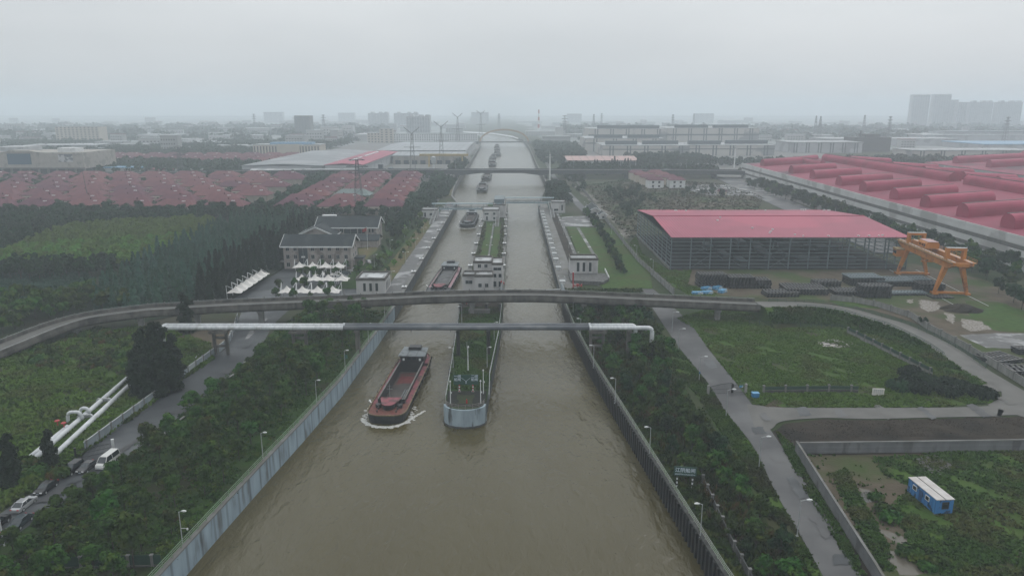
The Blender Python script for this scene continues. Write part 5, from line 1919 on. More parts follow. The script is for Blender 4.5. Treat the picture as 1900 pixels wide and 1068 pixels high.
def barge(label, loc, rz=0.0, deck='pinkdeck', load=None, foredeck='rust', top='cabin', fender=True, detail=True):
    r_ = thing('barge', label, 'barge', loc, rz)
    dz = 1.95
    M().loft([hull_ring(-1.2, -.75), hull_ring(.1, -.28), hull_ring(1.2, -.05), hull_ring(dz, .02)], caps=False).build('hull', C['hull'], r_)
    a = M()
    a.loft([hull_ring(dz + .003, .04), hull_ring(dz + .28, .1), hull_ring(dz + .28, -.12), hull_ring(dz + .003, -.12)], caps=False)
    a.build('gunwale', C['hull'] if deck != 'pinkdeck' else mat('yellowish_rim', (.22, .16, .06), (.07, .05, .03), .6, 1.5), r_)
    # deck ring round the hold
    x, y0, y1, W2 = 3.05, 8.0, 35.6, 4.35
    a = M()
    for s in (-1, 1):
        a.add([(s * x, y0, dz + .02), (s * W2, y0, dz + .02), (s * W2, y1 + 2, dz + .02), (s * x, y1 + 2, dz + .02)], [(0, 1, 2, 3) if s > 0 else (3, 2, 1, 0)])
    a.build('side_deck', C[deck], r_)
    fd = [(p[0] * .97, p[1] * .97 + .1, dz + .02) for p in hull_ring(dz, -.1)[:11]] + [(W2, y0, dz + .02), (-W2, y0, dz + .02)]
    a = M()
    a.poly(fd)
    a.build('foredeck', C[foredeck], r_)
    a = M()
    a.add([(-4.3, y1, dz + .02), (4.3, y1, dz + .02), (4.0, 43, dz + .02), (2.8, 45.7, dz + .02), (-2.8, 45.7, dz + .02), (-4.0, 43, dz + .02)], [(0, 1, 2, 3, 4, 5)])
    a.build('after_deck', C[deck], r_)
    # hold: coaming walls standing up from a floor set low in the hull
    a = M()
    for bx in ((-x - .12, -x, y0, y1), (x, x + .12, y0, y1), (-x, x, y0, y0 + .14), (-x, x, y1 - .14, y1)):
        a.box(bx[0], bx[1], bx[2], bx[3], dz + .025, dz + 1.05)
    a.build('coaming', C['hull'], r_)
    a = M()
    for s in (-1, 1):
        a.box(s * x - .16 + .06 * s, s * x + .16 + .06 * s, y0, y1, dz + 1.053, dz + 1.16)
    a.build('coaming_rail', C['concrete'], r_)
    a = M()
    FZ = .18
    a.add([(-x, y0, FZ), (x, y0, FZ), (x, y1, FZ), (-x, y1, FZ)], [(0, 1, 2, 3)])
    hold = a.build('hold_floor', C['hold'], r_)
    a = M()
    q = [(-x, y0), (x, y0), (x, y1), (-x, y1)]
    for i in range(4):
        p_, q_ = q[i], q[(i + 1) % 4]
        a.add([(p_[0], p_[1], FZ - .3), (q_[0], q_[1], FZ - .3), (q_[0], q_[1], dz + .03), (p_[0], p_[1], dz + .03)], [(0, 1, 2, 3)])
    a.build('hold_wall', C['hull'], r_)
    if detail:
        a = M()
        for xx in (.6, 1.15, 2.3):
            a.box(xx, xx + .2, y0 + 1, y0 + 14, FZ + .005, FZ + .12)
        a.build('floor_plank', C['cabin'], r_)
        M().box(-2.4, 2.4, y0 + 18.5, y0 + 24, FZ + .006, FZ + .03).build('floor_patch', mat('red_oxide', (.17, .022, .02), (.10, .015, .014), .8, .8), r_)
    if load:
        rs_ = random.Random(len(label))
        nx, ny = 5, 14
        top_ = [[(-x + 2 * x * i / nx, y0 + (y1 - y0) * j / ny, dz + .35 + (0 if i in (0, nx) or j in (0, ny) else rs_.uniform(.5, 1.0))) for i in range(nx + 1)] for j in range(ny + 1)]
        a = M()
        a.add([p for row in top_ for p in row], [(j * (nx + 1) + i, j * (nx + 1) + i + 1, (j + 1) * (nx + 1) + i + 1, (j + 1) * (nx + 1) + i) for j in range(ny) for i in range(nx)])
        a.build('cargo', C[load], r_)
    # deckhouse aft
    h = M()
    h.loft([[(-3.1, 36.2, z), (3.1, 36.2, z), (3.0, 43.2, z), (-3.0, 43.2, z)] for z in (dz + .03, dz + 2.5)])
    h.build('deckhouse', C['hull'], r_)
    h = M()
    h.loft([[(-3.7, 35.7, dz + 2.503), (3.7, 35.7, dz + 2.503), (3.4, 44.0, dz + 2.503), (-3.4, 44.0, dz + 2.503)], [(-3.7, 35.7, dz + 2.66), (3.7, 35.7, dz + 2.66), (3.4, 44.0, dz + 2.66), (-3.4, 44.0, dz + 2.66)]])
    rf_ = h.build('deckhouse_roof', C[top], r_)
    if detail:
        for xx in (-1.2, 1.2):
            M().box(xx - .04, xx + .04, 35.8, 43.9, dz + 2.663, dz + 2.72).build('roof_seam', C['steel_dark'], rf_)
        for xx in (-2.2, 2.2):
            M().tube([(xx, 36.15, dz + 1.3), (xx, 36.15, dz + 1.9)], .3, 10).build('white_float', C['white'], r_)
        for k in range(4):
            M().box(-2.6 + 1.4 * k, -1.7 + 1.4 * k, 36.12, 36.19, dz + 1.5, dz + 2.2).build('window', C['glass'], r_)
    h = M()
    h.loft([[(-1.7, 41.0, z), (1.7, 41.0, z), (1.6, 43.6, z), (-1.6, 43.6, z)] for z in (dz + 2.73, dz + 3.5)])
    h.build('wheelhouse_roof', C['steel_dark'], r_)
    # bow platform, half round
    pf = [(-2.5, 8.4), (2.5, 8.4), (2.0, 6.0)] + [(1.75 * math.cos(t), 5.6 - 2.4 * math.sin(t)) for t in [pi * k / 10 for k in range(11)]] + [(-2.0, 6.0)]
    h = M()
    h.prism(pf, dz + 1.25, dz + 1.4)
    h.build('bow_platform', C['pinkdeck'] if deck in ('pinkdeck', 'palepink') else C[top], r_)
    h = M()
    h.prism([(p[0] * .8, p[1] * .9 + .6) for p in pf], dz + .03, dz + 1.248)
    h.build('bow_locker', C['hull'], r_)
    if detail:
        for s in (-1, 1):
            h = M()
            h.box(s * 2.5 - .55, s * 2.5 + .55, 5.0, 6.2, dz + .03, dz + .8)
            h.tube([(s * 2.5, 4.6, dz + .5), (s * 2.5 + .01, 5.0, dz + .5)], .3, 8)
            h.build('windlass', C['steel_dark'], r_)
            for yy in (2.6, 4.2):
                M().tube([(s * 2.2, yy, dz), (s * 2.2, yy, dz + .5), (s * 2.2, yy, dz + .55)], [.15, .15, .24], 8).build('bollard', C['steel_dark'], r_)
        h = M()
        h.tube([(-.6, 9.6, dz + .1), (-.6, 9.6, dz + 4.4)], .05, 6)
        h.tube([(-1.3, 9.6, dz + 3.0), (.1, 9.6, dz + 3.0)], .035, 5)
        h.tube([(-1.1, 9.6, dz + 3.7), (-.1, 9.6, dz + 3.7)], .035, 5)
        h.build('light_mast', C['galv'], r_)
        h = M()
        h.beam((-4.4, 7.0, dz + .6), (-4.9, 6.2, dz + 1.3), .12)
        h.beam((-4.9, 7.2, dz + 1.15), (-4.4, 6.3, dz + .8), .3, .1)
        h.build('anchor', C['white'], r_)
    if fender:
        tl = None
        for yy in (11, 15, 19.5, 24, 28.5, 33, 37, 40, 43):
            for s in (-1, 1):
                if tl is None:
                    a = M()
                    n = 12
                    a.loft([[(.0 + .14 * math.cos(u), (.42 + .14 * math.sin(u)) * math.cos(2 * pi * k / n), (.42 + .14 * math.sin(u)) * math.sin(2 * pi * k / n)) for u in [2 * pi * j / 6 for j in range(6)]] for k in range(n + 1)], caps=False)
                    o = tl = a.build('tyre_fender', C['tyre'], r_)
                else:
                    o = tl.copy()
                    COL.objects.link(o)
                o.location = (s * (4.72 if yy < 36 else 4.72 - .06 * (yy - 36)), yy, dz - .1)
    return r_


C['palepink'] = mat('pale_pink_rail', (.46, .32, .34), (.34, .16, .19), .6, .7)
b1 = barge('empty barge with faded red decks, open hold and a white bow wave', (-28.7, 151.8, WZ), -.05)
b1.scale = (1, .94, 1)
barge('barge with pale pink rails passing under the curved bridge', (-28.4, 265.5, WZ), -.05, deck='palepink', foredeck='hull', load='steel_dark')
barge('dark barge running between the two lock gates in the narrow channel', (-27.2, 429.5, WZ), -.03, deck='hull', foredeck='cabin', load='hold')
b4 = barge('dark barge approaching the covered footbridge from upstream', (-25.8, 620, WZ), .02, deck='hull', foredeck='cabin', load='hold', detail=False)
for k, (x, y, lb) in enumerate([(-26.3, 728, 'dark barge coming out from under the highway bridge'), (-24.5, 905, 'dark barge just beyond the highway bridge'), (-26.5, 965, 'barge second in the queue beyond the highway bridge'),
                                (-28.0, 1040, 'barge third in the queue beyond the highway bridge, nearer the bank'), (-21.5, 1110, 'barge fourth in the queue before the arch bridge'),
                                (-24.0, 1180, 'barge fifth in the queue before the arch bridge'), (-26.0, 1260, 'barge sixth in the queue before the arch bridge'), (-28, 1340, 'last barge of the queue right below the arch bridge')]):
    dup(b4, (x, y, WZ), .02 * (k % 3 - 1), lb)

# bow waves: lumps of white foam riding on the water
C['foam'] = mat('foam', (.62, .62, .60), (.40, .39, .36), .8, 2.5)


def foam(cx, cy, label_seed, n, half=5.2, tail=9, amp=1.0, seed=1):
    rs_ = random.Random(seed)
    a = M()
    for k in range(n):
        u = rs_.uniform(-1, 1)
        t = pi * 1.5 + u * pi * .5
        rr_ = half + abs(rs_.gauss(0, .30)) * amp
        x, y = cx + rr_ * math.cos(t), cy + 3.6 + rr_ * .98 * math.sin(t)
        if abs(u) > .8:
            y += rs_.uniform(0, tail) * (abs(u) - .8) * 5
            x += (1 if u > 0 else -1) * rs_.uniform(-.3, .5)
        s_ = rs_.uniform(.08, .34)
        z = WZ + .02
        m_ = 6
        ring = [(x + s_ * rs_.uniform(.7, 1.3) * math.cos(2 * pi * j / m_) * 1.5, y + s_ * rs_.uniform(.7, 1.3) * math.sin(2 * pi * j / m_), z) for j in range(m_)]
        a.add(ring + [(x, y, z + s_ * .55)], [(j, (j + 1) % m_, m_) for j in range(m_)])
    o = a.build('wake_foam', C['foam'], loc=(0, 0, 0))
    o['kind'] = 'stuff'
    return a


foam(-28.6, 152.2, 0, 400, seed=2)
foam(-27.2, 429.8, 0, 220, seed=5)
a = M()
rs = random.Random(8)
for k in range(420):                                   # trailing crest that peels off to the right of the bow
    t = rs.random()
    x, y = -23.9 + 6.5 * t + rs.gauss(0, .12), 153.6 + 11.5 * t + rs.gauss(0, .16)
    if rs.random() < t * .75 or t > .5:
        continue
    s_ = rs.uniform(.06, .24)
    ring = [(x + s_ * 1.4 * math.cos(pi / 3 * j), y + s_ * rs.uniform(.7, 1.3) * math.sin(pi / 3 * j), WZ + .02) for j in range(6)]
    a.add(ring + [(x, y, WZ + .02 + s_ * .4)], [(j, (j + 1) % 6, 6) for j in range(6)])
o = a.build('wake_foam', C['foam'], loc=(0, 0, 0))
o['kind'] = 'stuff'


# ------------------------------------------------------------------ cars on the asphalt road
def car(label, loc, rz, paint, kind='sedan', group=None):
    r_ = thing('parked_car' if kind != 'van' else 'parked_van', label, 'car' if kind != 'van' else 'van', loc, rz)
    if kind == 'sedan':
        L_, W_, lo = 4.7, 1.8, [(-2.35, .45), (-2.3, .78), (-1.55, .92), (1.05, .95), (2.2, .80), (2.35, .5)]
        cab = [(-1.75, .93), (-.95, 1.42), (.35, 1.45), (1.25, .95)]
    elif kind == 'suv':
        L_, W_, lo = 4.8, 1.9, [(-2.4, .5), (-2.38, 1.0), (-2.2, 1.08), (1.0, 1.1), (2.25, 1.0), (2.4, .6)]
        cab = [(-2.25, 1.09), (-1.95, 1.68), (.25, 1.72), (1.15, 1.1)]
    else:
        L_, W_, lo = 5.2, 1.9, [(-2.6, .5), (-2.6, 1.05), (-2.5, 1.12), (1.7, 1.15), (2.35, .95), (2.6, .55)]
        cab = [(-2.52, 1.13), (-2.4, 2.05), (1.05, 2.05), (1.85, 1.14)]
    hw = W_ / 2
    rings = []
    for x, z in lo:
        e = .86 if abs(x) > L_ / 2 - .12 else 1
        rings.append([(x, -hw * e, .28), (x, hw * e, .28), (x, hw * e, z * .72), (x, hw * e * .93, z), (x, -hw * e * .93, z), (x, -hw * e, z * .72)])
    M().loft(rings).build('body', paint, r_, smooth=False)
    cw, tw = hw * .90, hw * .72
    a = M()
    a.loft([[(cab[0][0], -cw, cab[0][1]), (cab[0][0], cw, cab[0][1]), (cab[3][0], cw, cab[3][1]), (cab[3][0], -cw, cab[3][1])],
            [(cab[1][0], -tw, cab[1][1]), (cab[1][0], tw, cab[1][1]), (cab[2][0], tw, cab[2][1]), (cab[2][0], -tw, cab[2][1])]])
    a.build('windows', C['glass'], r_)
    a = M()
    x0, x1, zt = cab[1][0] - .05, cab[2][0] + .06, cab[1][1]
    a.loft([[(x0, -tw - .04, zt - .02), (x1, -tw - .04, zt - .02), (x1, tw + .04, zt - .02), (x0, tw + .04, zt - .02)], [(x0 + .1, -tw + .08, zt + .07), (x1 - .1, -tw + .08, zt + .07), (x1 - .1, tw - .08, zt + .07), (x0 + .1, tw - .08, zt + .07)]])
    a.build('roof', paint, r_)
    a = M()
    for s in (-1, 1):
        for (p_, q_) in ((0, 1), (3, 2)):
            a.beam((cab[p_][0], s * (cw + .01), cab[p_][1]), (cab[q_][0], s * (tw + .02), cab[q_][1]), .09)
        xm = (cab[0][0] + cab[3][0]) / 2
        a.beam((xm, s * (cw + .01), cab[0][1]), (xm, s * (tw + .02), cab[1][1]), .08)
    a.build('pillars', paint, r_)
    for x in (-L_ * .29, L_ * .30):
        for s in (-1, 1):
            w_ = M().tube([(x, s * (hw - .2), .33), (x, s * (hw + .02), .33)], .33, 14).build('wheel', C['tyre'], r_)
            M().tube([(x, s * (hw + .021), .33), (x, s * (hw + .035), .33)], .2, 10).build('rim', C['galv'], w_)
    for s in (-1, 1):
        M().box(L_ / 2 - .12, L_ / 2 + .005, s * hw * .62 - .2, s * hw * .62 + .2, .62, .78).build('headlight', C['white'], r_)
        M().box(-L_ / 2 - .005, -L_ / 2 + .1, s * hw * .66 - .16, s * hw * .66 + .16, .66, .84).build('tail_light', C['red'], r_)
    M().box(L_ / 2 - .05, L_ / 2 + .012, -.22, .22, .42, .54).build('number_plate', C['tarp'], r_)
    return r_


def paint(n, c, rough=.25, metal=.3):
    return mat(n, c, tuple(x * .9 for x in c), rough, .5, spec=.6, metal=metal)


pk, pg, ps, pw, pd = paint('black_paint', (.012, .012, .013)), paint('grey_paint', (.05, .05, .052)), paint('silver_paint', (.42, .43, .44)), paint('white_van_paint', (.62, .62, .60), .35, 0), paint('dark_teal_paint', (.03, .05, .06))
dn, up = -pi / 2, pi / 2
car('white van parked nose forward beside the barred road gate', (-76.1, 125.2, .05), dn - .08, pw, 'van')
car('dark grey car with sunroof parked between the white van and a black suv', (-78.7, 123.2, .05), dn - .1, pg, 'sedan')
car('black suv parked nose forward in front of the barred road gate', (-81.1, 122.3, .05), dn - .1, pk, 'suv')
car('black car parked at the kerb just ahead of the silver sedan', (-81.7, 115.6, .05), dn - .04, pk, 'sedan')
car('silver sedan parked at the field side of the asphalt road', (-82.0, 110.0, .05), up - .03, ps, 'sedan')
car('dark suv parked behind the silver sedan, close to the picture edge', (-82.5, 104.0, .05), up, pk, 'suv')
car('dark teal car half hidden by trees on the bank side of the road', (-79.0, 104.6, .05), dn, pd, 'sedan')
car('black car with pale windscreen half hidden beside the white pole', (-79.4, 98.9, .05), dn, pk, 'sedan')
car('pale car parked on the drive beside the office end wall', (-62.3, 309, .06), 2.2, ps, 'sedan')
car('dark blue car under the canopy row by the office corner', (-67.5, 287, .06), .3, pd, 'sedan')
r = thing('white_pole', 'plain white pole at the road edge beside the half hidden cars', 'pole', G(8, 1012))
M().tube([(0, 0, 0), (0, 0, 4.6)], [.12, .09], 8).build('pole', C['white'], r)
# small traffic on the highway bridge, far away
hc = car('pale car driving on the highway bridge over the canal', (-10, 706, 7.5), 0, ps, 'sedan', None)
for k, (x, lb) in enumerate([(-120, 'white car on the highway bridge above the villa estate'), (-66, 'white car on the highway bridge at the canal bank'), (20, 'pale car on the highway bridge near the tall white pole'), (150, 'pale car on the highway bridge approach past the pink shed'), (-200, 'pale car on the highway approach by the grey factory')]):
    dup(hc, (x, 706 + (k % 2) * 5, 7.5), pi * (k % 2), lb)
# ------------------------------------------------------------------ trees and ground cover
def leaf_quads(P, Nn, size, rng, fold=.25):
    """one bent leaf clump (two triangles) per point"""
    n = len(P)
    t = rng.normal(size=(n, 3))
    t -= Nn * np.sum(t * Nn, 1, keepdims=True)
    t /= np.linalg.norm(t, axis=1, keepdims=True) + 1e-9
    b_ = np.cross(Nn, t)
    s1 = size[:, None] * rng.uniform(.7, 1.3, (n, 1))
    s2 = size[:, None] * rng.uniform(.5, 1.0, (n, 1))
    V = np.empty((n, 4, 3))
    V[:, 0] = P - t * s1
    V[:, 1] = P - b_ * s2 + Nn * size[:, None] * fold
    V[:, 2] = P + t * s1
    V[:, 3] = P + b_ * s2 + Nn * size[:, None] * fold
    return V.reshape(-1, 3)


def quads_mesh(name, V, mats, tri=False, mi=None):
    n = len(V) // 4
    me = bpy.data.meshes.new(name)
    me.vertices.add(len(V))
    me.vertices.foreach_set('co', V.astype(np.float32).ravel())
    me.loops.add(n * 4)
    me.loops.foreach_set('vertex_index', np.arange(n * 4, dtype=np.int32))
    me.polygons.add(n)
    me.polygons.foreach_set('loop_start', np.arange(0, n * 4, 4, dtype=np.int32))
    try:
        me.polygons.foreach_set('loop_total', np.full(n, 4, dtype=np.int32))
    except Exception:
        pass
    for m_ in (mats if isinstance(mats, list) else [mats]):
        me.materials.append(m_)
    if mi is not None:
        me.polygons.foreach_set('material_index', mi.astype(np.int32))
    me.update(calc_edges=True)
    me.validate()
    return me


def unit(n, rng):
    d = rng.normal(size=(n, 3))
    return d / np.linalg.norm(d, axis=1, keepdims=True)


def crown_pts(lobes, n, rng, up=.25, fill=.5):
    w = np.array([l[3] * l[4] * l[5] for l in lobes]) ** .67
    k = rng.choice(len(lobes), n, p=w / w.sum())
    Lb = np.array(lobes)[k]
    d = unit(n, rng)
    d[:, 2] = np.where(d[:, 2] < -.45, -d[:, 2] * .5, d[:, 2])
    rad = rng.random(n) ** (fill * .5)
    P = Lb[:, :3] + d * Lb[:, 3:6] * rad[:, None]
    Nn = d + rng.normal(size=(n, 3)) * .45 + np.array([0, 0, up])
    Nn /= np.linalg.norm(Nn, axis=1, keepdims=True)
    return P, Nn


def round_lobes(rng, h0, h1, r, k=9, squash=.8):
    """lobes of an uneven round crown between heights h0 and h1"""
    lobes = [(0, 0, (h0 + h1) / 2, r * .62, r * .62, (h1 - h0) * .42)]
    for i in range(k):
        a = 2 * pi * (i + rng.random() * .7) / k
        z = h0 + (h1 - h0) * rng.uniform(.15, .88)
        q = 1 - abs((z - h0) / (h1 - h0) - .4) * 1.0
        d = r * .66 * q * rng.uniform(.7, 1.2)
        s = r * rng.uniform(.28, .50)
        lobes.append((d * math.cos(a), d * math.sin(a), z, s, s, s * squash))
    return lobes


def cone_pts(h0, h1, r, n, rng, droop=.35):
    """layers of drooping boughs round a spire"""
    t = rng.random(n) ** .75
    z = h0 + (h1 - h0) * (1 - t)
    lay = np.sin(z * 4.2 + rng.normal(size=n) * .4) * .18 + .86
    rr = r * (t ** .85) * lay * np.sqrt(rng.uniform(.25, 1, n))
    a = rng.uniform(0, 2 * pi, n)
    star = 1 + .16 * np.cos(a * 5 + z * 2.0)
    P = np.stack([rr * np.cos(a) * star, rr * np.sin(a) * star, z - rr * droop], 1)
    Nn = np.stack([np.cos(a), np.sin(a), np.full(n, .75)], 1) + rng.normal(size=(n, 3)) * .3
    Nn /= np.linalg.norm(Nn, axis=1, keepdims=True)
    return P, Nn


def trunk_mesh(h, r0, limbs, rng, spread, hz0):
    m_ = M()
    lean = rng.normal(size=2) * .12
    m_.tube([(0, 0, -.1), (lean[0] * .4, lean[1] * .4, h * .45), (lean[0], lean[1], h)], [r0, r0 * .75, r0 * .35], 7)
    for k in range(limbs):
        a = 2 * pi * (k + rng.random() * .6) / limbs
        z = hz0 + (h - hz0) * rng.uniform(.0, .5)
        q = spread * rng.uniform(.6, 1)
        m_.tube([(0, 0, z), (q * .5 * math.cos(a), q * .5 * math.sin(a), z + q * .45), (q * math.cos(a), q * math.sin(a), z + q * .8)], [r0 * .5, r0 * .35, r0 * .15], 5)
    return m_


def tree_thing(name, label, cat, group, crown_me, tm, barkm='bark'):
    r_ = thing(name, label, cat, (0, 0, 0), group=group)
    tm.build('trunk', C[barkm], r_)
    o = bpy.data.objects.new('crown', crown_me)
    COL.objects.link(o)
    o.parent = r_
    return r_


def one_mesh_tree(name, label, cat, group, V, tm, leafm, loc=(0, 0, 0)):
    """a distant tree too small to show parts: crown and trunk in one mesh"""
    tv = []
    for f in tm.f:
        if len(f) == 4:
            tv += [tm.v[i] for i in f]
    T = np.array(tv)
    me = quads_mesh(name, np.concatenate([V, T]), [leafm, C['bark']], mi=np.concatenate([np.zeros(len(V) // 4), np.ones(len(T) // 4)]))
    o = bpy.data.objects.new(name, me)
    COL.objects.link(o)
    return tag(o, label, cat, group)


def plant(protos, pts, rng, smin=.8, smax=1.2, z=0.0, label=None, group=None, zscale=.12):
    """protos stand at the first points, copies at the rest"""
    used = set()
    for i, p_ in enumerate(pts):
        k = int(rng.integers(len(protos)))
        s = rng.uniform(smin, smax)
        sc = (s * rng.uniform(.92, 1.08), s * rng.uniform(.92, 1.08), s * rng.uniform(1 - zscale, 1 + zscale))
        a = rng.uniform(0, 2 * pi)
        base = protos[k]
        if k not in used:
            used.add(k)
            base.location, base.rotation_euler, base.scale = (p_[0], p_[1], z), (0, 0, a), sc
            if label:
                base['label'], base['group'] = label, group
            continue
        if base.type == 'MESH':
            c = base.copy()
            COL.objects.link(c)
            c.location, c.rotation_euler, c.scale = (p_[0], p_[1], z), (0, 0, a), sc
            if label:
                c['label'], c['group'] = label, group
        else:
            dup(base, (p_[0], p_[1], z), a, label, sc, group)
    for k in range(len(protos)):
        if k not in used:
            for c in KIDS(protos[k]) + [protos[k]]:
                bpy.data.objects.remove(c)


def np_inside(X, Y, poly):
    r_ = np.zeros(len(X), bool)
    n = len(poly)
    for i in range(n):
        a, b_ = poly[i], poly[(i + 1) % n]
        if a[1] == b_[1]:
            continue
        c = ((a[1] > Y) != (b_[1] > Y)) & (X < (b_[0] - a[0]) * (Y - a[1]) / (b_[1] - a[1]) + a[0])
        r_ ^= c
    return r_


def fill_pts(poly, n, rng, holes=(), clump=0.0):
    poly = [(p[0], p[1]) for p in poly]
    x0, x1 = min(p[0] for p in poly), max(p[0] for p in poly)
    y0, y1 = min(p[1] for p in poly), max(p[1] for p in poly)
    out = np.zeros((0, 2))
    for _ in range(40):
        X, Y = rng.uniform(x0, x1, n * 2), rng.uniform(y0, y1, n * 2)
        k = np_inside(X, Y, poly)
        for h in holes:
            k &= ~np_inside(X, Y, h)
        if clump > 0:
            v = np.sin(X * .31 + 2 * np.sin(Y * .17)) * np.sin(Y * .27 + 1.7 * np.sin(X * .13)) + .5 * np.sin(X * .9 + Y * .7)
            k &= (v > rng.uniform(-1.2, 1.2 * clump, len(X)))
        out = np.concatenate([out, np.stack([X[k], Y[k]], 1)])
        if len(out) >= n:
            break
    return out[:n]


def tufts(name, poly, n, h, w, m_, seed, clump=.6, z=.03, per=4, holes=(), zf=None):
    """ground cover: n tufts of a few upright blades or leaf clumps, one object"""
    rng = np.random.default_rng(seed)
    pts = fill_pts(poly, n, rng, holes, clump)
    n = len(pts)
    if zf is not None:
        z = zf(pts)
    hh = h * rng.uniform(.45, 1.25, n)
    V = np.empty((n, per, 4, 3))
    for k in range(per):
        a = rng.uniform(0, 2 * pi, n)
        d = np.stack([np.cos(a), np.sin(a)], 1)
        side = np.stack([-np.sin(a), np.cos(a)], 1)
        off = rng.normal(size=(n, 2)) * w * .35
        ww = w * rng.uniform(.5, 1.1, n)
        lean = hh * rng.uniform(.2, .9, n)
        b0 = pts + off
        V[:, k, 0, :2] = b0 - side * ww[:, None] * .5
        V[:, k, 1, :2] = b0 + side * ww[:, None] * .5
        V[:, k, 2, :2] = b0 + side * ww[:, None] * .35 + d * lean[:, None]
        V[:, k, 3, :2] = b0 - side * ww[:, None] * .35 + d * lean[:, None]
        V[:, k, 0, 2] = z
        V[:, k, 1, 2] = z
        V[:, k, 2, 2] = z + hh
        V[:, k, 3, 2] = z + hh * .85
    o = bpy.data.objects.new(name, quads_mesh(name, V.reshape(-1, 3), m_))
    COL.objects.link(o)
    o['kind'] = 'stuff'
    return o


rng = np.random.default_rng(21)
# --- prototypes: young bank trees
bank = []
for k in range(5):
    lobes = round_lobes(rng, 2.3, 6.3, 1.9, 12)
    P, Nn = crown_pts(lobes, 900, rng, .45)
    me = quads_mesh('crown', leaf_quads(P, Nn, rng.uniform(.16, .34, len(P)), rng), C['leaf'] if k < 4 else C['leaf_rust'])
    bank.append(tree_thing('young_tree', '', 'tree', None, me, trunk_mesh(3.6, .11, 5, rng, 1.3, 1.8)))
BL = [(-54.5, 70), (-51.8, 92), (-48.3, 127), (-44.0, 168), (-42.6, 205), (-44, 226), (-62, 226), (-65, 200), (-66.5, 175), (-68.5, 150), (-71, 130), (-73, 110), (-75, 95), (-76, 80), (-76, 70)]
PIPEZONE = [(-70, 184), (-40, 184), (-40, 192.5), (-70, 192.5)]
pts = scatter([(q_[0] - (2.6 if i_ < 6 else 0), q_[1]) for i_, q_ in enumerate(BL)], 135, 4.1, 4, holes=(PIPEZONE,))
plant(bank, pts, rng, .72, 1.25, label='young leafy tree planted on the bank between the asphalt road and the blue wall', group='young trees on the road-side bank')
bank2 = []
for k in range(4):
    lobes = round_lobes(rng, 1.3, 5.4, 1.9, 11)
    P, Nn = crown_pts(lobes, 620, rng, fill=.7)
    me = quads_mesh('crown', leaf_quads(P, Nn, rng.uniform(.16, .34, len(P)), rng), C['leaf'] if k < 3 else C['leaf_dark'])
    bank2.append(tree_thing('bank_tree', '', 'tree', None, me, trunk_mesh(3.9, .10, 6, rng, 1.5, 1.2)))
BR = [(26.5, 150), (22.5, 182), (20.5, 214), (21, 240), (44, 240), (43, 214), (41.0, 185), (39.5, 165), (38, 150), (40, 128), (41, 100), (41, 75), (36, 75), (33.0, 100), (30, 125)]
pts = scatter(BR, 125, 3.2, 9, holes=([(18, 184), (32.5, 184), (32.5, 192), (18, 192)], [(28, 103), (36, 103), (36, 117), (28, 117)]))
plant(bank2, pts, rng, .65, 1.15, label='thin-stemmed dark tree on the weedy bank between the sheet piling and the grey road', group='bank trees by the sheet piling')

# trees along the kerb, brighter
kerb = []
for k in range(3):
    P, Nn = crown_pts(round_lobes(rng, 1.8, 4.6, 1.5, 8), 560, rng)
    me = quads_mesh('crown', leaf_quads(P, Nn, rng.uniform(.16, .32, len(P)), rng), C['leaf'])
    kerb.append(tree_thing('kerb_tree', '', 'tree', None, me, trunk_mesh(3.2, .1, 4, rng, 1.1, 1.8)))
pts = [(-73.2 + .3 * math.sin(k), 181 - 5.2 * k - (0)) for k in range(0)]
kl = [G(a, b_) for a, b_ in ((492, 650), (468, 680), (440, 706), (412, 730), (385, 752), (350, 785), (325, 808), (268, 842), (222, 872), (180, 905), (128, 940), (95, 965), (60, 995), (30, 1030), (214, 890), (160, 930))]
plant(kerb, [(p.x + 1.2, p.y) for p in kl], rng, .6, .95, label='bright young tree planted right at the kerb of the asphalt road', group='kerb trees of the asphalt road')

# --- dark conifers by the pipe end and the bridge
conif = []
for k in range(3):
    lb = [(rng.normal() * .5, rng.normal() * .5, 1.2 + 1.15 * i, (2.9 - .19 * i) * rng.uniform(.75, 1.1), (2.9 - .19 * i) * rng.uniform(.75, 1.1), 1.25) for i in range(10)]
    P, Nn = crown_pts(lb, 2600, rng, fill=.6)
    me = quads_mesh('crown', leaf_quads(P, Nn, rng.uniform(.2, .45, len(P)), rng), C['leaf_black'])
    conif.append(tree_thing('dark_conifer', '', 'conifer', None, me, trunk_mesh(10.5, .2, 6, rng, 1.6, 2)))
plant(conif, [(p.x, p.y) for p in GG([(262, 700), (282, 716), (300, 700), (318, 712), (275, 742), (298, 735), (268, 722), (322, 690), (330, 706), (290, 688), (306, 722), (255, 735), (325, 726), (268, 690), (255, 715)])], rng, .68, .95,
      label='dense blackish conifer in the clump around the left end of the pipe bridge', group='black conifers at the pipe end')
for x_, y_, s_ in ((290, 700, 1.12), (304, 694, 1.08), (272, 705, 1.0)):
    q_ = G(x_, y_)
    dup(conif[x_ % 3], (q_.x, q_.y, 0), x_, scale=(.95, .95, s_))
pc = dup(conif[0], G(349, 618), 1.0, 'tall lone dark conifer standing right before the curved bridge', 1.0)
del pc['group']
dup(conif[1], G(25, 900), 0, 'dark conifer beside the ground pipes close to the picture edge', .8)
dup(conif[2], G(95, 868), 0, 'dark conifer at the roadside over the end of the ground pipes', .62)

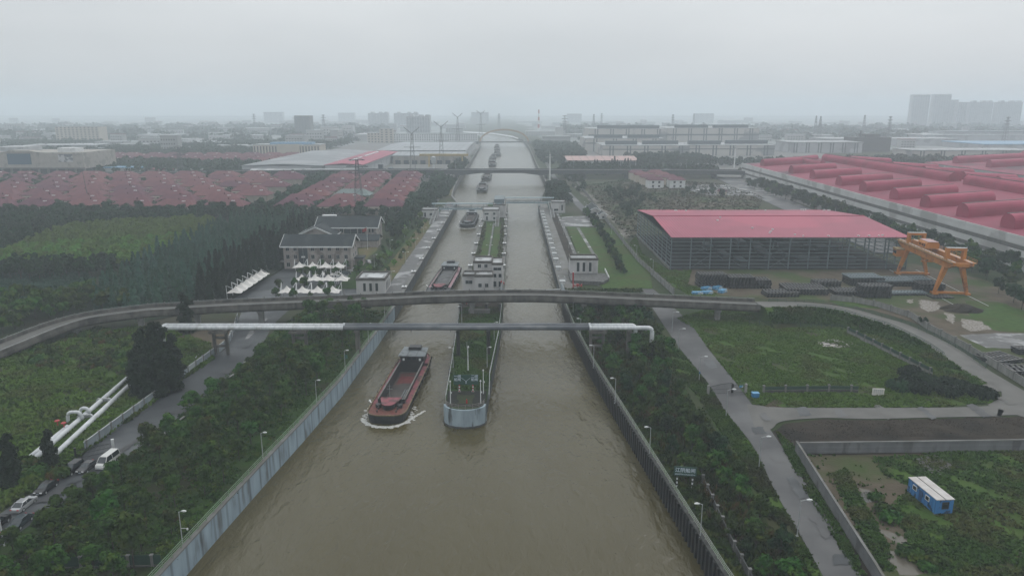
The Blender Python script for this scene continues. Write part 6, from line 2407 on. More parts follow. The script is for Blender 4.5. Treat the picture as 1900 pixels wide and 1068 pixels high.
# --- wood behind the bridge
F_LIGHT = GG([(-120, 500), (-120, 470), (0, 467), (60, 442), (131, 417), (250, 409), (389, 402), (400, 417), (368, 438), (316, 456), (263, 472), (210, 485), (66, 488), (0, 493)], 4)
F_DARK = GG([(-100, 467), (-100, 393), (200, 391), (560, 390), (575, 400), (470, 404), (400, 403), (389, 401), (250, 408), (131, 416), (60, 441), (0, 466)], 4)
F_STRIP = GG([(-60, 500), (0, 494), (66, 489), (210, 486), (215, 498), (150, 506), (0, 510), (-60, 514)], 3)
F_TEAL = GG([(402, 418), (470, 405), (560, 402), (585, 420), (540, 445), (520, 470), (440, 495), (390, 535), (330, 556), (235, 566), (170, 556), (195, 515), (266, 486), (316, 458), (368, 440)], 3)
F_FRONT = GG([(-60, 590), (0, 560), (170, 540), (245, 562), (120, 578), (60, 592), (0, 615), (-60, 640)], 2)
F_BLACK = GG([(352, 560), (395, 556), (420, 545), (478, 510), (525, 488), (528, 468), (545, 450), (585, 425), (570, 415), (520, 445), (470, 470), (400, 505), (365, 535)], 2)
F_OFFICE = GG([(575, 392), (700, 390), (780, 391), (800, 372), (815, 350), (823, 352), (806, 378), (775, 402), (752, 422), (738, 440), (722, 436), (722, 402), (640, 396), (575, 402)], 2)
xy = lambda P_: [(p[0], p[1]) for p in P_]


def far_broad(h0, h1, r, n, s, leafm, seed, k=7):
    g_ = np.random.default_rng(seed)
    P_, N_ = crown_pts(round_lobes(g_, h0, h1, r, k), n, g_)
    return leaf_quads(P_, N_, g_.uniform(s * .6, s * 1.3, n), g_), trunk_mesh(h0 + (h1 - h0) * .55, .16, 3, g_, r * .6, h0)


def far_cone(h, r, n, s, seed, droop=.35):
    g_ = np.random.default_rng(seed)
    P_, N_ = cone_pts(.8, h, r, n, g_, droop)
    return leaf_quads(P_, N_, g_.uniform(s * .6, s * 1.3, n), g_), trunk_mesh(h * .9, .15, 2, g_, r * .5, 1.5)


def wood(name, label, cat, group, protos, leafm, poly, dmin, nmax, stuffname, seed, smin=.8, smax=1.2, keep=300):
    """the nearest trees as things, what lies behind them as one mass"""
    g_ = np.random.default_rng(seed)
    pts_ = scatter(xy(poly), nmax, dmin, seed)
    pts_.sort(key=lambda q: q[0] ** 2 + q[1] ** 2)
    vis = [q for q in pts_ if abs(q[0]) < q[1] * .735 + 3]
    near, rest = vis[:keep], vis[keep:]
    pr = [one_mesh_tree(name, label, cat, group, V, T, leafm) for V, T in protos]
    plant(pr, near, g_, smin, smax, label=label, group=group)
    if rest:
        out = []
        for q in rest:
            V = protos[int(g_.integers(len(protos)))][0]
            s = g_.uniform(smin, smax)
            a = g_.uniform(0, 2 * pi)
            c_, s_ = math.cos(a), math.sin(a)
            W = V * s
            out.append(np.stack([W[:, 0] * c_ - W[:, 1] * s_ + q[0], W[:, 0] * s_ + W[:, 1] * c_ + q[1], W[:, 2]], 1))
        o = bpy.data.objects.new(stuffname, quads_mesh(stuffname, np.concatenate(out), leafm))
        COL.objects.link(o)
        o['kind'] = 'stuff'
    return len(near), len(rest)


wood('plantation_tree', 'light green tree in the even plantation beyond the curved bridge', 'tree', 'light green plantation trees', [far_broad(1.6, 5.6, 2.2, 230, .5, None, s) for s in (1, 2, 3)], C['leaf_light'], F_LIGHT, 2.9, 2600, 'plantation_canopy', 31)
wood('broadleaf_tree', 'dark broadleaf tree in the belt between plantation and red-roofed villas', 'tree', 'dark trees before the villas', [far_broad(2, 8.5, 3.4, 320, .75, None, s) for s in (4, 5, 6)], C['leaf_dark'], F_DARK, 4.6, 620, 'woodland_canopy', 32, .7, 1.15)
wood('row_tree', 'dark tree in the straight row below the light green plantation', 'tree', 'dark row below the plantation', [far_broad(2.2, 7, 2.4, 260, .55, None, s) for s in (7, 8)], C['leaf_dark'], F_STRIP, 3.4, 150, 'row_canopy', 33)
wood('redwood_tree', 'blue-green pointed conifer in the wood beside the office', 'conifer', 'blue-green conifers', [far_cone(9.0, 2.1, 420, .5, s) for s in (9, 10, 11)], C['leaf_teal'], F_TEAL, 3.6, 900, 'conifer_canopy', 34, .6, 1.15)
wood('edge_tree', 'mid green tree at the wood edge just behind the curved bridge bend', 'tree', 'trees behind the bridge bend', [far_broad(1.5, 6.2, 2.6, 420, .5, None, s) for s in (12, 13, 14)], C['leaf'], F_FRONT, 3.8, 110, 'edge_canopy', 35)
wood('cedar_tree', 'tall blackish cedar in the dark row along the white carport canopies', 'conifer', 'tall dark cedars by the carport', [far_cone(12.5, 2.4, 900, .5, s, .25) for s in (15, 16)], C['leaf_black'], F_BLACK, 3.0, 120, 'cedar_canopy', 36, .75, 1.1)
wood('garden_tree', 'dark round tree in the grounds behind the offices and along the lock drive', 'tree', 'trees behind the offices', [far_broad(1.5, 7.2, 3.0, 330, .7, None, s) for s in (17, 18)], C['leaf_dark'], F_OFFICE, 4.4, 150, 'garden_canopy', 37, .65, 1.2)

# --- trees of the lock grounds
g3 = [one_mesh_tree('clipped_tree', '', 'tree', None, *far_broad(1.0, 4.2, 1.6, 330, .38, None, s), C['leaf_light'] if s == 19 else C['leaf']) for s in (19, 20, 22)]
pts = [(-54.5 - 4 * (k % 2) + rng.normal() * .6, 270 + 6.3 * k + rng.normal()) for k in range(27)] + [(-50.0 + rng.normal() * .5, 276 + 13 * k) for k in range(12)]
plant(g3, pts, rng, .7, 1.25, label='small green tree in the strip between office drive and paved lock walk', group='small trees along the lock walk')
g4 = [one_mesh_tree('carport_tree', '', 'tree', None, *far_broad(1.4, 4.6, 1.5, 360, .36, None, s), C['leaf']) for s in (23, 24)]
plant(g4, [(-85 + 4.6 * k + rng.normal() * .5, 262 if k % 2 else 259) for k in range(5)] + [(-84 + 3.0 * k, 279 + rng.normal() * 2.0) for k in range(6)] + [(-82 + 6 * k, 244.6) for k in range(4)] + [(-79 + 5.2 * k, 294.6) for k in range(4)] + [(-64, 300), (-62.5, 292), (-61.5, 281)], rng, .75, 1.15,
      label='small green tree standing among the white canopies before the office', group='small trees among the canopies')
g5 = [one_mesh_tree('lawn_tree', '', 'tree', None, *far_broad(.8, 4.0, 1.6, 300, .4, None, s), C['leaf'] if s == 25 else C['leaf_dark']) for s in (25, 26)]
rowR = smooth_line([G(a, b_) for a, b_ in ((1088, 395), (1112, 425), (1132, 460), (1150, 490), (1158, 512))], 6)
plant(g5, [(p.x + rng.normal() * .8 - 1.2 * (i % 2), p.y) for i, (p, d) in enumerate(along(rowR, 3.1))], rng, .75, 1.2, label='round tree in the row between the lawns and the upper grey road', group='tree row along the lawns')
g6 = [one_mesh_tree('upstream_tree', '', 'tree', None, *far_broad(1, 8, 3.2, 330, .75, None, s), C['leaf_dark']) for s in (27, 28)]
plant(g6, scatter([(24, 508), (40, 508), (44, 600), (36, 640), (31, 620), (27, 560)], 46, 4.3, 3), rng, .65, 1.15, label='dark tree on the spit where the river wall bends above the lock', group='trees on the upstream spit')
g7 = [one_mesh_tree('scrub_tree', '', 'tree', None, *far_broad(.6, 5.5, 2.8, 300, .65, None, s), C['leaf_dark']) for s in (29, 30)]
S1 = xy(GG([(1122, 356), (1180, 352), (1225, 378), (1185, 388), (1178, 420), (1160, 400)]))
S2 = xy(GG([(1290, 345), (1345, 352), (1350, 368), (1260, 366)]))
S3 = xy(GG([(1040, 322), (1075, 322), (1090, 352), (1070, 360)]))
plant(g7, scatter(S1, 40, 4, 6) + scatter(S2, 14, 6, 7) + scatter(S3, 24, 5, 8), rng, .5, 1.15, label='dark scrubby tree on the rough land upstream of the steel hall', group='scrub trees on the rough land')
g8 = []
for s in (31, 32, 33):
    V, T = far_broad(1.6, 8.2, 3.3, 560, .55, None, s, 10)
    g8.append(one_mesh_tree('roadside_tree', '', 'tree', None, V, T, C['leaf_dark'] if s != 31 else C['leaf']))
rp = []
for k in range(52):
    y = 282 + 6.9 * k
    xw = 208 + (222.6 - 209.6) * (y - 294) / 416
    rp.append((xw - 6 + rng.normal() * 1.0, y))
    if k % 3 != 2 or k < 20:
        rp.append((xw - 15 + rng.normal() * 1.4 - (4 if k < 12 else 0), y + 3))
rp += [(p.x, p.y) for p in GG([(1852, 545), (1880, 562), (1830, 520), (1812, 500), (1875, 530), (1895, 575), (1860, 520), (1395, 330), (1372, 322), (1410, 345), (1390, 342), (1415, 322)])]
plant(g8, rp, rng, .75, 1.15, label='broad dark roadside tree below the striped wall of the red-roofed factory', group='roadside trees along the factory wall')

plant([dup(bank2[0], (0, 0, 0), 0, 'x')], [(37.5, 184)], rng, 1.1, 1.1, label='bushy tree hiding the foot of the pipe bridge', group='trees at the pipe foot')
for x, y in ((34.5, 182.5), (40.0, 185.5), (36.0, 188.5), (33.0, 186.5), (38.5, 181.5), (41.5, 182)):
    dup(bank2[1 + int(x) % 2], (x, y, 0), x, 'bushy tree hiding the foot of the pipe bridge', (1.15, 1.15, 1.32), 'trees at the pipe foot')

# hedges and shrubs on the island, and tall bushes
def shrub_mesh(r_, h, n, s, seed):
    g_ = np.random.default_rng(seed)
    P_, N_ = crown_pts([(0, 0, h * .4, r_, r_, h * .6), (r_ * .4, .2, h * .45, r_ * .6, r_ * .6, h * .5), (-r_ * .4, -.2, h * .35, r_ * .6, r_ * .6, h * .5)], n, g_)
    return leaf_quads(P_, N_, g_.uniform(s * .6, s * 1.3, n), g_)


def bush(name, label, cat, group, V, m_):
    o = bpy.data.objects.new(name, quads_mesh(name, V, m_))
    COL.objects.link(o)
    return tag(o, label, cat, group)


C['leaf_flower'] = leaf_mat('flowering_leaves', (.06, .085, .03), (.10, .11, .05), (.20, .14, .10), .2, 1.2)
for x, lb in ((-15.6, 'row beside the barge channel'), (-5.4, 'row beside the empty channel')):
    sh = [bush('island_shrub', '', 'shrub', None, shrub_mesh(1.0, 1.7, 130, .3, s), C['leaf_flower']) for s in (1, 2)]
    plant(sh, [(x + rng.normal() * .3, 284 + 3.6 * k) for k in range(38)], rng, .7, 1.2, label='low flowering shrub on the island in the ' + lb, group='island shrubs, ' + lb)
patch('island_lawn', [(-14.6, 282), (-11.2, 282), (-11.2, 424), (-14.6, 424)], 'lawn', px=False, z=.03)
patch('island_lawn', [(-9.6, 282), (-6.4, 282), (-6.4, 424), (-9.6, 424)], 'lawn', px=False, z=.034)
patch('island_path', [(-11.1, 280), (-10.2, 280), (-10.2, 424), (-11.1, 424)], 'paving', px=False, z=.038)
patch('island_quay', [(-18.2, 245), (-16.7, 245), (-16.7, 520), (-18.2, 520)], 'concrete', px=False, z=.042)
patch('island_quay', [(-4.5, 245), (-3.1, 245), (-3.1, 520), (-4.5, 520)], 'concrete', px=False, z=.042)
sb = [bush('sprawling_bush', '', 'bush', None, shrub_mesh(3.2, 2.6, 900, .36, s), C['leaf_black'] if s == 3 else C['leaf_dark']) for s in (3, 4)]
plant(sb, [(p.x, p.y) for p in GG([(1668, 722), (1690, 716), (1712, 712), (1735, 722), (1758, 718), (1780, 724), (1802, 728), (1700, 726), (1690, 700), (1822, 736), (1760, 732)])], rng, .55, 1.1, label='dark sprawling bush at the side road corner of the wild grass field', group='dark bushes at the field corner')
sb2 = [bush('yard_bush', '', 'bush', None, shrub_mesh(1.8, 1.5, 420, .3, s), C['leaf']) for s in (5, 6)]
plant(sb2, [(p.x, p.y) for p in GG([(1640, 950), (1650, 965), (1665, 955), (1690, 1030), (1710, 1020), (1735, 1040), (1625, 925), (1720, 1055)])], rng, .5, 1.2, label='leafy bush by the puddles inside the grey block wall', group='bushes inside the yard wall')
sb3 = [bush('slope_bush', '', 'bush', None, shrub_mesh(2.4, 2.2, 520, .4, s), C['leaf'] if s == 7 else C['leaf_rust']) for s in (7, 8)]
FB = [(p.x, p.y) for p in GG([(58, 868), (48, 874), (66, 884), (40, 884), (56, 890), (30, 892)])] + scatter(xy(GG([(60, 640), (200, 612), (250, 640), (240, 700), (150, 690), (60, 680)])), 34, 3.2, 12) + scatter(xy(GG([(1425, 562), (1480, 572), (1560, 590), (1540, 605), (1440, 590)])), 22, 2.8, 13) + [(p.x, p.y) for p in GG([(20, 880), (60, 890), (110, 885), (35, 860)])]
plant(sb3, FB, rng, .45, 1.15, label='wild bush on the rough slope under the bridge ends', group='wild bushes under the bridge ends')
cy = bush('fan_plant', 'spiky dark fan plant growing through the grey stained yard wall', 'plant', None, leaf_quads(*[np.array(q) for q in ([(math.cos(a) * .9, math.sin(a) * .9, 1.9 + .4 * math.sin(3 * a)) for a in [2 * pi * k / 26 for k in range(26)]], [(math.sin(a) * .7, -math.cos(a) * .7, .4) for a in [2 * pi * k / 26 for k in range(26)]])], np.full(26, .75), rng), C['leaf_dark'])
cy.location = G(1712, 604)

# --- ground cover
tufts('bank_undergrowth', [(-51, 60), (-52.5, 92), (-49.3, 127), (-45.3, 168), (-44, 209), (-44, 232), (-56, 236), (-70, 228), (-72, 205), (-73, 175), (-77, 140), (-82, 110), (-84, 85), (-86, 60)], 7000, .35, .5, C['leaf'], 1, clump=.5, holes=([(-87, 60), (-76.5, 60), (-74, 140), (-70, 185), (-74, 240), (-90, 240)],))
tufts('bank_undergrowth', BANK_R, 12000, .6, .5, C['leaf'], 2, clump=.6)
tufts('reeds', xy(BR), 2600, 1.5, .3, C['leaf_rust'], 3, clump=.9, per=5)
tufts('grass', xy(VERGE), 5000, .32, .4, C['grass'], 4, clump=.3)
C['weed'] = leaf_mat('weeds', (.060, .125, .012), (.100, .176, .020), (.088, .125, .022), 0, .16)
C['weed2'] = leaf_mat('rank_weeds', (.034, .086, .012), (.070, .136, .022), (.085, .098, .026), 0, .15)
tufts('field_grass', xy(FIELD_R), 26000, .28, .6, C['weed'], 5, clump=.3)
tufts('field_grass', xy(FIELD_L), 24000, .8, .7, C['weed'], 6, clump=.5)
for k, p in enumerate(YARD_GRASS):
    tufts('yard_weeds', xy(p), 19000 if k == 0 else 1600, .38, .5, C['weed2'], 7 + k, clump=.55)
tufts('yard_weeds', xy(YARD_F), 1500, .4, .4, C['weed2'], 10, clump=.9)
tufts('yard_weeds', xy(YARD_G), 5000, .4, .5, C['weed'], 11, clump=.4)
def emb_z(P_):
    R_ = np.array([(q.x, q.y, q.z) for q in ramp_far])
    d2 = np.sqrt(((P_[:, None, :] - R_[None, :, :2]) ** 2).sum(2))
    i = d2.argmin(1)
    h_ = R_[i, 2]
    return np.clip(h_ * (1 - (d2[np.arange(len(P_)), i] - 7.2) / (.6 + 1.5 * h_)), 0, 9)


EMB = [(p.x, p.y) for p in offset(ramp_far, 7.2)] + [(p.x, p.y) for p in offset(ramp_far, 13)][::-1]
tufts('slope_weeds', EMB, 5500, .6, .5, C['weed2'], 12, clump=.3, zf=emb_z)
for p_ in ([(29.8, 292), (34, 262), (52, 262), (58, 300), (58, 400), (31, 408)],):
    tufts('lawn_grass', p_, 9000, .14, .5, C['weed'], 16, clump=.2)
tufts('island_weeds', [(-15.2, 163), (-5.8, 163), (-4.2, 208), (-4, 236), (-17, 236), (-16.3, 208)], 5200, .5, .45, C['weed2'], 17, clump=.45)
tufts('bank_grass_blades', BANK_L, 9000, .22, .4, C['weed2'], 18, clump=.2, holes=([(-87, 60), (-77.5, 60), (-75, 140), (-71, 185), (-75, 240), (-90, 240)],))
MEAD = [(p.x, p.y) for p in GG([(-60, 505), (60, 500), (150, 505), (175, 520), (100, 552), (0, 562), (-60, 566)])]
tufts('meadow_reeds', MEAD, 9000, 1.1, .9, leaf_mat('reed', (.024, .066, .042), (.038, .088, .056), None, 0, .3), 13, clump=.2)
tufts('rough_scrub', xy(ROUGH), 3800, .8, 1.1, leaf_mat('scrub', (.045, .055, .02), (.085, .075, .04), (.035, .06, .018), 0, .05), 14, clump=.5)
tufts('verge_weeds', xy(GG([(1440, 800), (1476, 830), (1500, 890), (1560, 980), (1605, 1068), (1590, 1068), (1540, 985), (1490, 905), (1455, 835)])), 1500, .35, .35, C['weed2'], 15, clump=.8)
# clods and stones on the turned soil and rubble heaps
def clods(name, poly, n, s0, s1, m_, seed):
    g_ = np.random.default_rng(seed)
    P_ = fill_pts(poly, n, g_, clump=.5)
    a_ = M()
    for x, y in P_:
        s = g_.uniform(s0, s1)
        ring = [(x + s * math.cos(q + .5) * g_.uniform(.7, 1.3), y + s * math.sin(q + .5) * g_.uniform(.7, 1.3), .03) for q in (0, 1.3, 2.5, 3.8, 5.0)]
        a_.add(ring + [(x + g_.normal() * s * .2, y, .03 + s * g_.uniform(.5, 1.0))], [(i, (i + 1) % 5, 5) for i in range(5)])
    o = a_.build(name, m_, loc=(0, 0, 0))
    o['kind'] = 'stuff'


clods('rubble', xy(GG([(1700, 850), (1740, 845), (1765, 865), (1745, 882), (1715, 875)])), 420, .1, .45, C['concrete'], 1)
clods('soil_clods', xy(GG([(1440, 800), (1531, 780), (1900, 775), (1900, 806), (1485, 816), (1470, 830)])), 2200, .06, .22, C['soil'], 2)
clods('rubble', xy(GG([(1595, 915), (1612, 912), (1618, 930), (1600, 935)])), 120, .1, .4, C['concrete'], 3)
clods('rubble', xy(GG([(1420, 755), (1440, 742), (1452, 748), (1450, 756)])), 260, .15, .5, C['mud'], 4)
p = G(1783, 575)
a = M()
g_ = np.random.default_rng(4)
n = 20
rings = []
for j, (k, z) in enumerate(((1, -.1), (.8, .7), (.5, 1.4), (.2, 1.9))):
    rings.append([(p.x + 7 * k * math.cos(2 * pi * i / n) * g_.uniform(.85, 1.15), p.y + 5 * k * math.sin(2 * pi * i / n) * g_.uniform(.85, 1.15), z + g_.normal() * .12) for i in range(n)])
a.loft(rings)
tag(a.build('soil_heap', C['soil']), 'heap of dark soil on the grass beside the gantry crane', 'soil heap')
# ------------------------------------------------------------------ highway bridge and arch bridge
C['road_dark'] = mat('dark_bridge_concrete', (.075, .08, .085), (.05, .054, .058), .8, .2)
r = thing('highway_bridge', 'long dark highway bridge on haunched spans crossing the canal beyond the lock', 'bridge', (0, 708, 0))
hx = [-430, -300, -240, -180, -120, -60, -50, -30, -10, 10, 28, 40, 90, 150, 210, 260, 340]
bot = lambda x: 5.4 if abs(x + 10) < 22 else (3.2 if abs(x + 10) < 48 else 4.6)
zt = lambda x: 7.5 - max(0, (-x - 200) / 60) - max(0, (x - 180) / 40)
a = M()
a.loft([[(x, 701, bot(x) - 7.5 + zt(x)), (x, 716, bot(x) - 7.5 + zt(x)), (x, 716, zt(x)), (x, 701, zt(x))] for x in hx])
a.build('deck', C['road_dark'], r, True)
for y, nm in ((700.6, 'n'), (716.05, 's')):
    a = M()
    a.loft([[(x, y, zt(x) - .5), (x, y + .35, zt(x) - .5), (x, y + .35, zt(x) + 1.0), (x, y, zt(x) + 1.0)] for x in hx])
    a.build('parapet', C['road_dark'], r, True)
a = M()
a.loft([[(x, 700.4, zt(x) + .98), (x, 700.58, zt(x) + .98), (x, 700.58, zt(x) + 1.3), (x, 700.4, zt(x) + 1.3)] for x in hx])
a.build('rail', C['galv'], r, True)
for x in (-205, -160, -115, -78, -53.5, 33, 70, 110, 150, 195):
    a = M()
    a.box(x - 1.1, x + 1.1, 702, 715, 0, bot(x) - .01 if abs(x + 10) > 48 else 3.1)
    a.build('pier', C['road_dark'], r, True)
lampH = lamp('highway_lamp', 'tall thin lamp on the highway bridge', (-110, 716.5, 7.5), 9, 1.6, pi / 2, head=(1.0, .4), group='tall thin lamps on the highway bridge')
for x in (-170, -55, 5, 60, 115, 170, 200):
    dup(lampH, (x, 716.5, 7.5), pi / 2)

r = thing('arch_bridge', 'hazy orange-tinted arch bridge at the far end of the canal', 'bridge', (-15, 1414, 0))
om = mat('faded_orange_arch', (.40, .25, .13), None, .6, .2)
for y in (1406, 1422):
    a = M()
    pts = [(-15 + 46 * math.cos(t), y, 4.5 + 22.0 * math.sin(t)) for t in [pi * k / 24 for k in range(25)]]
    for p, q in zip(pts[:-1], pts[1:]):
        a.beam(p, q, 2.2, 2.8)
    a.build('arch_rib', om, r, True)
    for k in range(1, 12):
        x = -61 + 92 * k / 12
        z = 4.5 + 22.0 * math.sqrt(max(0, 1 - ((x + 15) / 46) ** 2))
        M().tube([(x, y, 4.5), (x, y, z)], .12, 5).build('hanger', C['galv'], r, True)
M().box(-140, 110, 1405, 1423, 2.8, 4.6).build('deck', C['road_dark'], r, True)
for x in (-66, 36):
    M().box(x - 2, x + 2, 1404.5, 1423.5, -5, 2.797).build('pier', C['concrete_dark'], r, True)

# tall pole with the ring of floodlights by the bridge
p = G(1020, 338)
r = thing('mast_pole', 'tall white pole carrying instruments at the bank before the highway bridge', 'mast', (p.x, p.y, 0))
M().tube([(0, 0, 0), (0, 0, 25)], [.75, .55], 10).build('pole', C['white'], r)
a = M()
a.tube([(-4, 0, 22.5), (3, 0, 22.5)], .25, 6)
a.box(-.9, .9, -.9, .9, 23, 24.5)
a.tube([(-.6, 0, 24), (-.6, 0, 28)], .2, 6)
a.tube([(.5, 0, 24), (.5, 0, 27)], .2, 6)
a.build('instrument_head', C['galv'], r)
p = G(1362, 312)
r2 = dup(r, (p.x, p.y, 0), .5, 'tall white pole with instruments by the factory roof corner', (1, 1, .95))

# ------------------------------------------------------------------ villas with red hipped roofs
C['villa_wall'] = mat('villa_render', (.36, .31, .26), (.29, .25, .21), .85, .3)
C['villa_roof'] = mat('red_tiles', (.165, .064, .080), (.125, .048, .062), .8, .25, spec=.15, rand=.22, c3=(.17, .062, .075), s3=.08)
C['teal_roof'] = mat('grey_green_tiles', (.16, .21, .20), None, .75, .4)


def villa(w=25.0, d=14.0, he=6.0, hr=9.6):
    v = thing('villa', 'villa', 'villa', (0, 0, 0))
    M().box(-w / 2, w / 2, -d / 2, d / 2, 0, he).build('wall', C['villa_wall'], v)
    ro = gable_roof(v, -w / 2, w / 2, -d / 2, d / 2, he + .05, hr, m='villa_roof', ov=.8, t=.2, fascia=False, hip=5.5)
    M().box(-w / 2 + 1, -1.2, -d / 2 - 2.6, -d / 2 - .003, 0, he - .8).build('bay', C['villa_wall'], v)
    for x in (-8.2, -4.0, 2.5, 8.0):
        window(v, x, -d / 2 - (2.63 if x < -1.2 else .03), 4.0, 1.5, 1.5, sub=False)
    for y in (-2.5, 2.5):
        window(v, w / 2 + .03, y, 4.0, 1.3, 1.5, 'x', sub=False)
    M().box(1.5, 2.2, -1.2, -.5, hr - 1.4, hr + .8).build('chimney', C['villa_roof'], ro)
    M().box(4.2, 6.4, -2.8, -2.0, hr - 1.6, hr - .75).build('water_heater', C['white'], ro)
    return v


vA, vB = villa(), villa(22.5, 13.5)
M().box(-7.0, -5.0, 2.0, 2.9, 8.6, 9.3).build('water_heater', C['white'], vB)
rowY = [462, 491, 520, 550, 580, 611, 643, 674]
first = {0: True, 1: True}
rs = random.Random(12)


def put_villa(x, y, lab, grp, s=1.0):
    k = rs.randint(0, 1)
    v = (vA, vB)[k]
    if first[k]:
        first[k] = False
        v.location, v['label'], v['group'] = (x, y, 0), lab, grp
        return v
    return dup(v, (x, y, 0), rs.choice((0, 0, pi)) + rs.uniform(-.02, .02), lab, s, grp)


for j, y in enumerate(rowY):
    for i, x in enumerate((-138, -110, -81)):
        v = put_villa(x - .062 * (y - 462) + rs.uniform(-.7, .7), y + rs.uniform(-1, 1), 'red-roofed villa in the estate block between tree gap and canal', 'villas in the canal-side block')
        if (i, j) == (1, 2):
            v['label'] = 'villa with grey-green roof among the red roofs near the canal'
            del v['group']
            for c in v.children:
                if c.name.split('.')[0] == 'roof':
                    c.data = c.data.copy()
                    c.data.materials[0] = C['teal_roof']
    for i in range(11):
        x = -182 - 29.5 * i - .062 * (y - 462) - (12 if j % 2 else 0) + rs.uniform(-2, 2)
        if x > -.74 * y and y + x * .3 < 640 - 60 * (i > 6):
            put_villa(x, y + rs.uniform(-2.5, 2.5), 'red-roofed villa in the wide estate block beyond the plantation', 'villas in the wide block')
for j, y in enumerate((868, 902, 936, 970)):
    for i in range(13):
        x = -262 - 26 * i + rs.uniform(-2, 2)
        put_villa(x, y + rs.uniform(-3, 3), 'pale red-roofed villa in the far band behind the dark tree belt', 'villas in the far band')

# ------------------------------------------------------------------ pylons
C['pylon'] = mat('pylon_steel', (.10, .115, .125), None, .6, 1)


def pylon(label, loc, h, w=5.0, vee=True, s=1.0, group=None):
    r_ = thing('lattice_pylon', label, 'pylon', loc, group=group)
    a_ = M()
    n = 9
    lv = []
    for k in range(n + 1):
        t = k / n
        hw = w / 2 * (1 - t * .8)
        lv.append([(sx * hw, sy * hw, h * t) for sx, sy in ((-1, -1), (1, -1), (1, 1), (-1, 1))])
    th = .2 * s
    for k in range(n):
        for c in range(4):
            a_.beam(lv[k][c], lv[k + 1][c], th)
            a_.beam(lv[k][c], lv[k + 1][(c + 1) % 4], th * .6)
            a_.beam(lv[k][(c + 1) % 4], lv[k + 1][c], th * .6)
    a_.build('tower', C['pylon'], r_)
    a_ = M()
    if vee:
        for sx in (-1, 1):
            a_.beam((0, 0, h - 1), (sx * 8.5, 0, h + 6), .5 * s, .5 * s, w2=.3)
            a_.beam((sx * 5.5, 0, h + 3.4), (sx * 5.5, 0, h + .6), .25 * s)
        a_.beam((-9, 0, h * .62), (9, 0, h * .62), .4 * s)
    else:
        for z, q in ((h * .98, 5), (h * .86, 7), (h * .74, 6)):
            a_.beam((-q, 0, z), (q, 0, z), .45 * s)
            a_.beam((-q, 0, z), (0, 0, z + 1.6), .25 * s)
            a_.beam((q, 0, z), (0, 0, z + 1.6), .25 * s)
    a_.build('cross_arm', C['pylon'], r_)
    return r_


pylon('lattice pylon with forked top standing over the grey roofed works', (-108, 800, 0), 40, 6)
pylon('second forked lattice pylon nearer the canal, behind the first', (-84, 880, 0), 45, 6)
pylon('third forked pylon, fainter, close to the far canal bend', (-92, 1260, 0), 52, 7, s=1.4)
pylon('fourth forked pylon, palest, left of the far canal bend', (-62, 1480, 0), 56, 7, s=1.6)
pylon('see-through lattice pylon rising from the villas next to the canal', (-99, 470, 0), 34, 6, False)
pylon('lattice pylon standing among the villa rows of the wide block', (-318, 705, 0), 30, 6, False)
r = thing('leaning_pole', 'thin dark pole standing among the villas at the far left', 'pole', (-298, 512, 0))
M().tube([(0, 0, 0), (-1.5, 0, 23)], [.3, .2], 6).build('pole', C['pylon'], r)
pp = pylon('faint lattice pylon on the horizon', (120, 1700, 0), 50, 8, False, 2.0, 'pylons on the hazy horizon')
for x, y in ((230, 2100), (420, 1950), (620, 1500), (660, 1620), (760, 1500), (850, 1800), (-480, 1900), (-40, 2300), (-760, 2200), (560, 2300), (930, 1400), (300, 2500)):
    dup(pp, (x, y, 0), rs.uniform(0, 1))

# ------------------------------------------------------------------ works with grey and red roofs left of the canal
C['greyroof'] = stripes(mat('ribbed_grey_roof', (.21, .225, .235), (.16, .175, .185), .5, .05, c3=(.29, .30, .31), s3=.03), 1, 9, .05, .62)
C['greyroof2'] = stripes(mat('ribbed_pale_roof', (.30, .32, .335), (.22, .24, .25), .45, .05), 0, 8, .05, .55)
C['palewall'] = mat('pale_sheet_wall', (.46, .47, .48), (.38, .39, .40), .6, .1, c3=(.30, .31, .32), s3=.05, lo3=.55)


def shed(name, label, x0, x1, y0, y1, ze, zr, wallm, roofm, ridge='x', ov=1.0):
    r_ = thing(name, label, 'factory hall', ((x0 + x1) / 2, y0, 0))
    X0, X1, Y1 = x0 - r_.location.x, x1 - r_.location.x, y1 - y0
    M().box(X0, X1, 0, Y1, 0, ze).build('wall', C[wallm], r_)
    gable_roof(r_, X0, X1, 0, Y1, ze + .05, zr, m=roofm, ov=ov, t=.3, ridge=ridge, fascia=False)
    return r_


s_ = shed('factory_hall', 'factory hall with a red roof and white side wall beside grey roofs', -183, -147, 720, 946, 11.5, 13.0, 'palewall', 'red_roof', 'y')
M().box(-1.0, 1.0, 30, 90, 13.3, 14.2).build('skylight', C['white'], s_)
M().box(-1.0, 1.0, 105, 190, 13.3, 14.2).build('skylight', C['white'], s_)
M().box(18.003, 19.2, 0, 226, 8.6, 10.2).build('side_band', C['greyroof2'], s_)
shed('factory_hall', 'wide dull grey ribbed hall left of the red-roofed one', -266, -186, 724, 990, 10.5, 12.0, 'palewall', 'greyroof', 'y')
s_ = shed('factory_hall', 'low hall front with blue-grey top in front of the ribbed hall', -252, -150, 706.5, 719, 7.5, 8.4, 'palewall', 'roof_grey', 'x', .4)
shed('factory_hall', 'far ribbed pale hall reaching toward the canal bank', -180, -62, 985, 1240, 11, 13, 'palewall', 'greyroof2', 'x')
shed('factory_hall', 'beige hall behind the yellow gantry near the canal', -144, -58, 890, 972, 10, 12, 'beige', 'greyroof2', 'x')
for k in range(8):
    tag(M().box(-140 + 10 * k, -134 + 10 * k, 884, 888, 0, 5).build('loading_bay', C['curtain']), 'dark loading bay on the front of the beige hall by the canal', 'loading bay', 'loading bays of the beige hall')
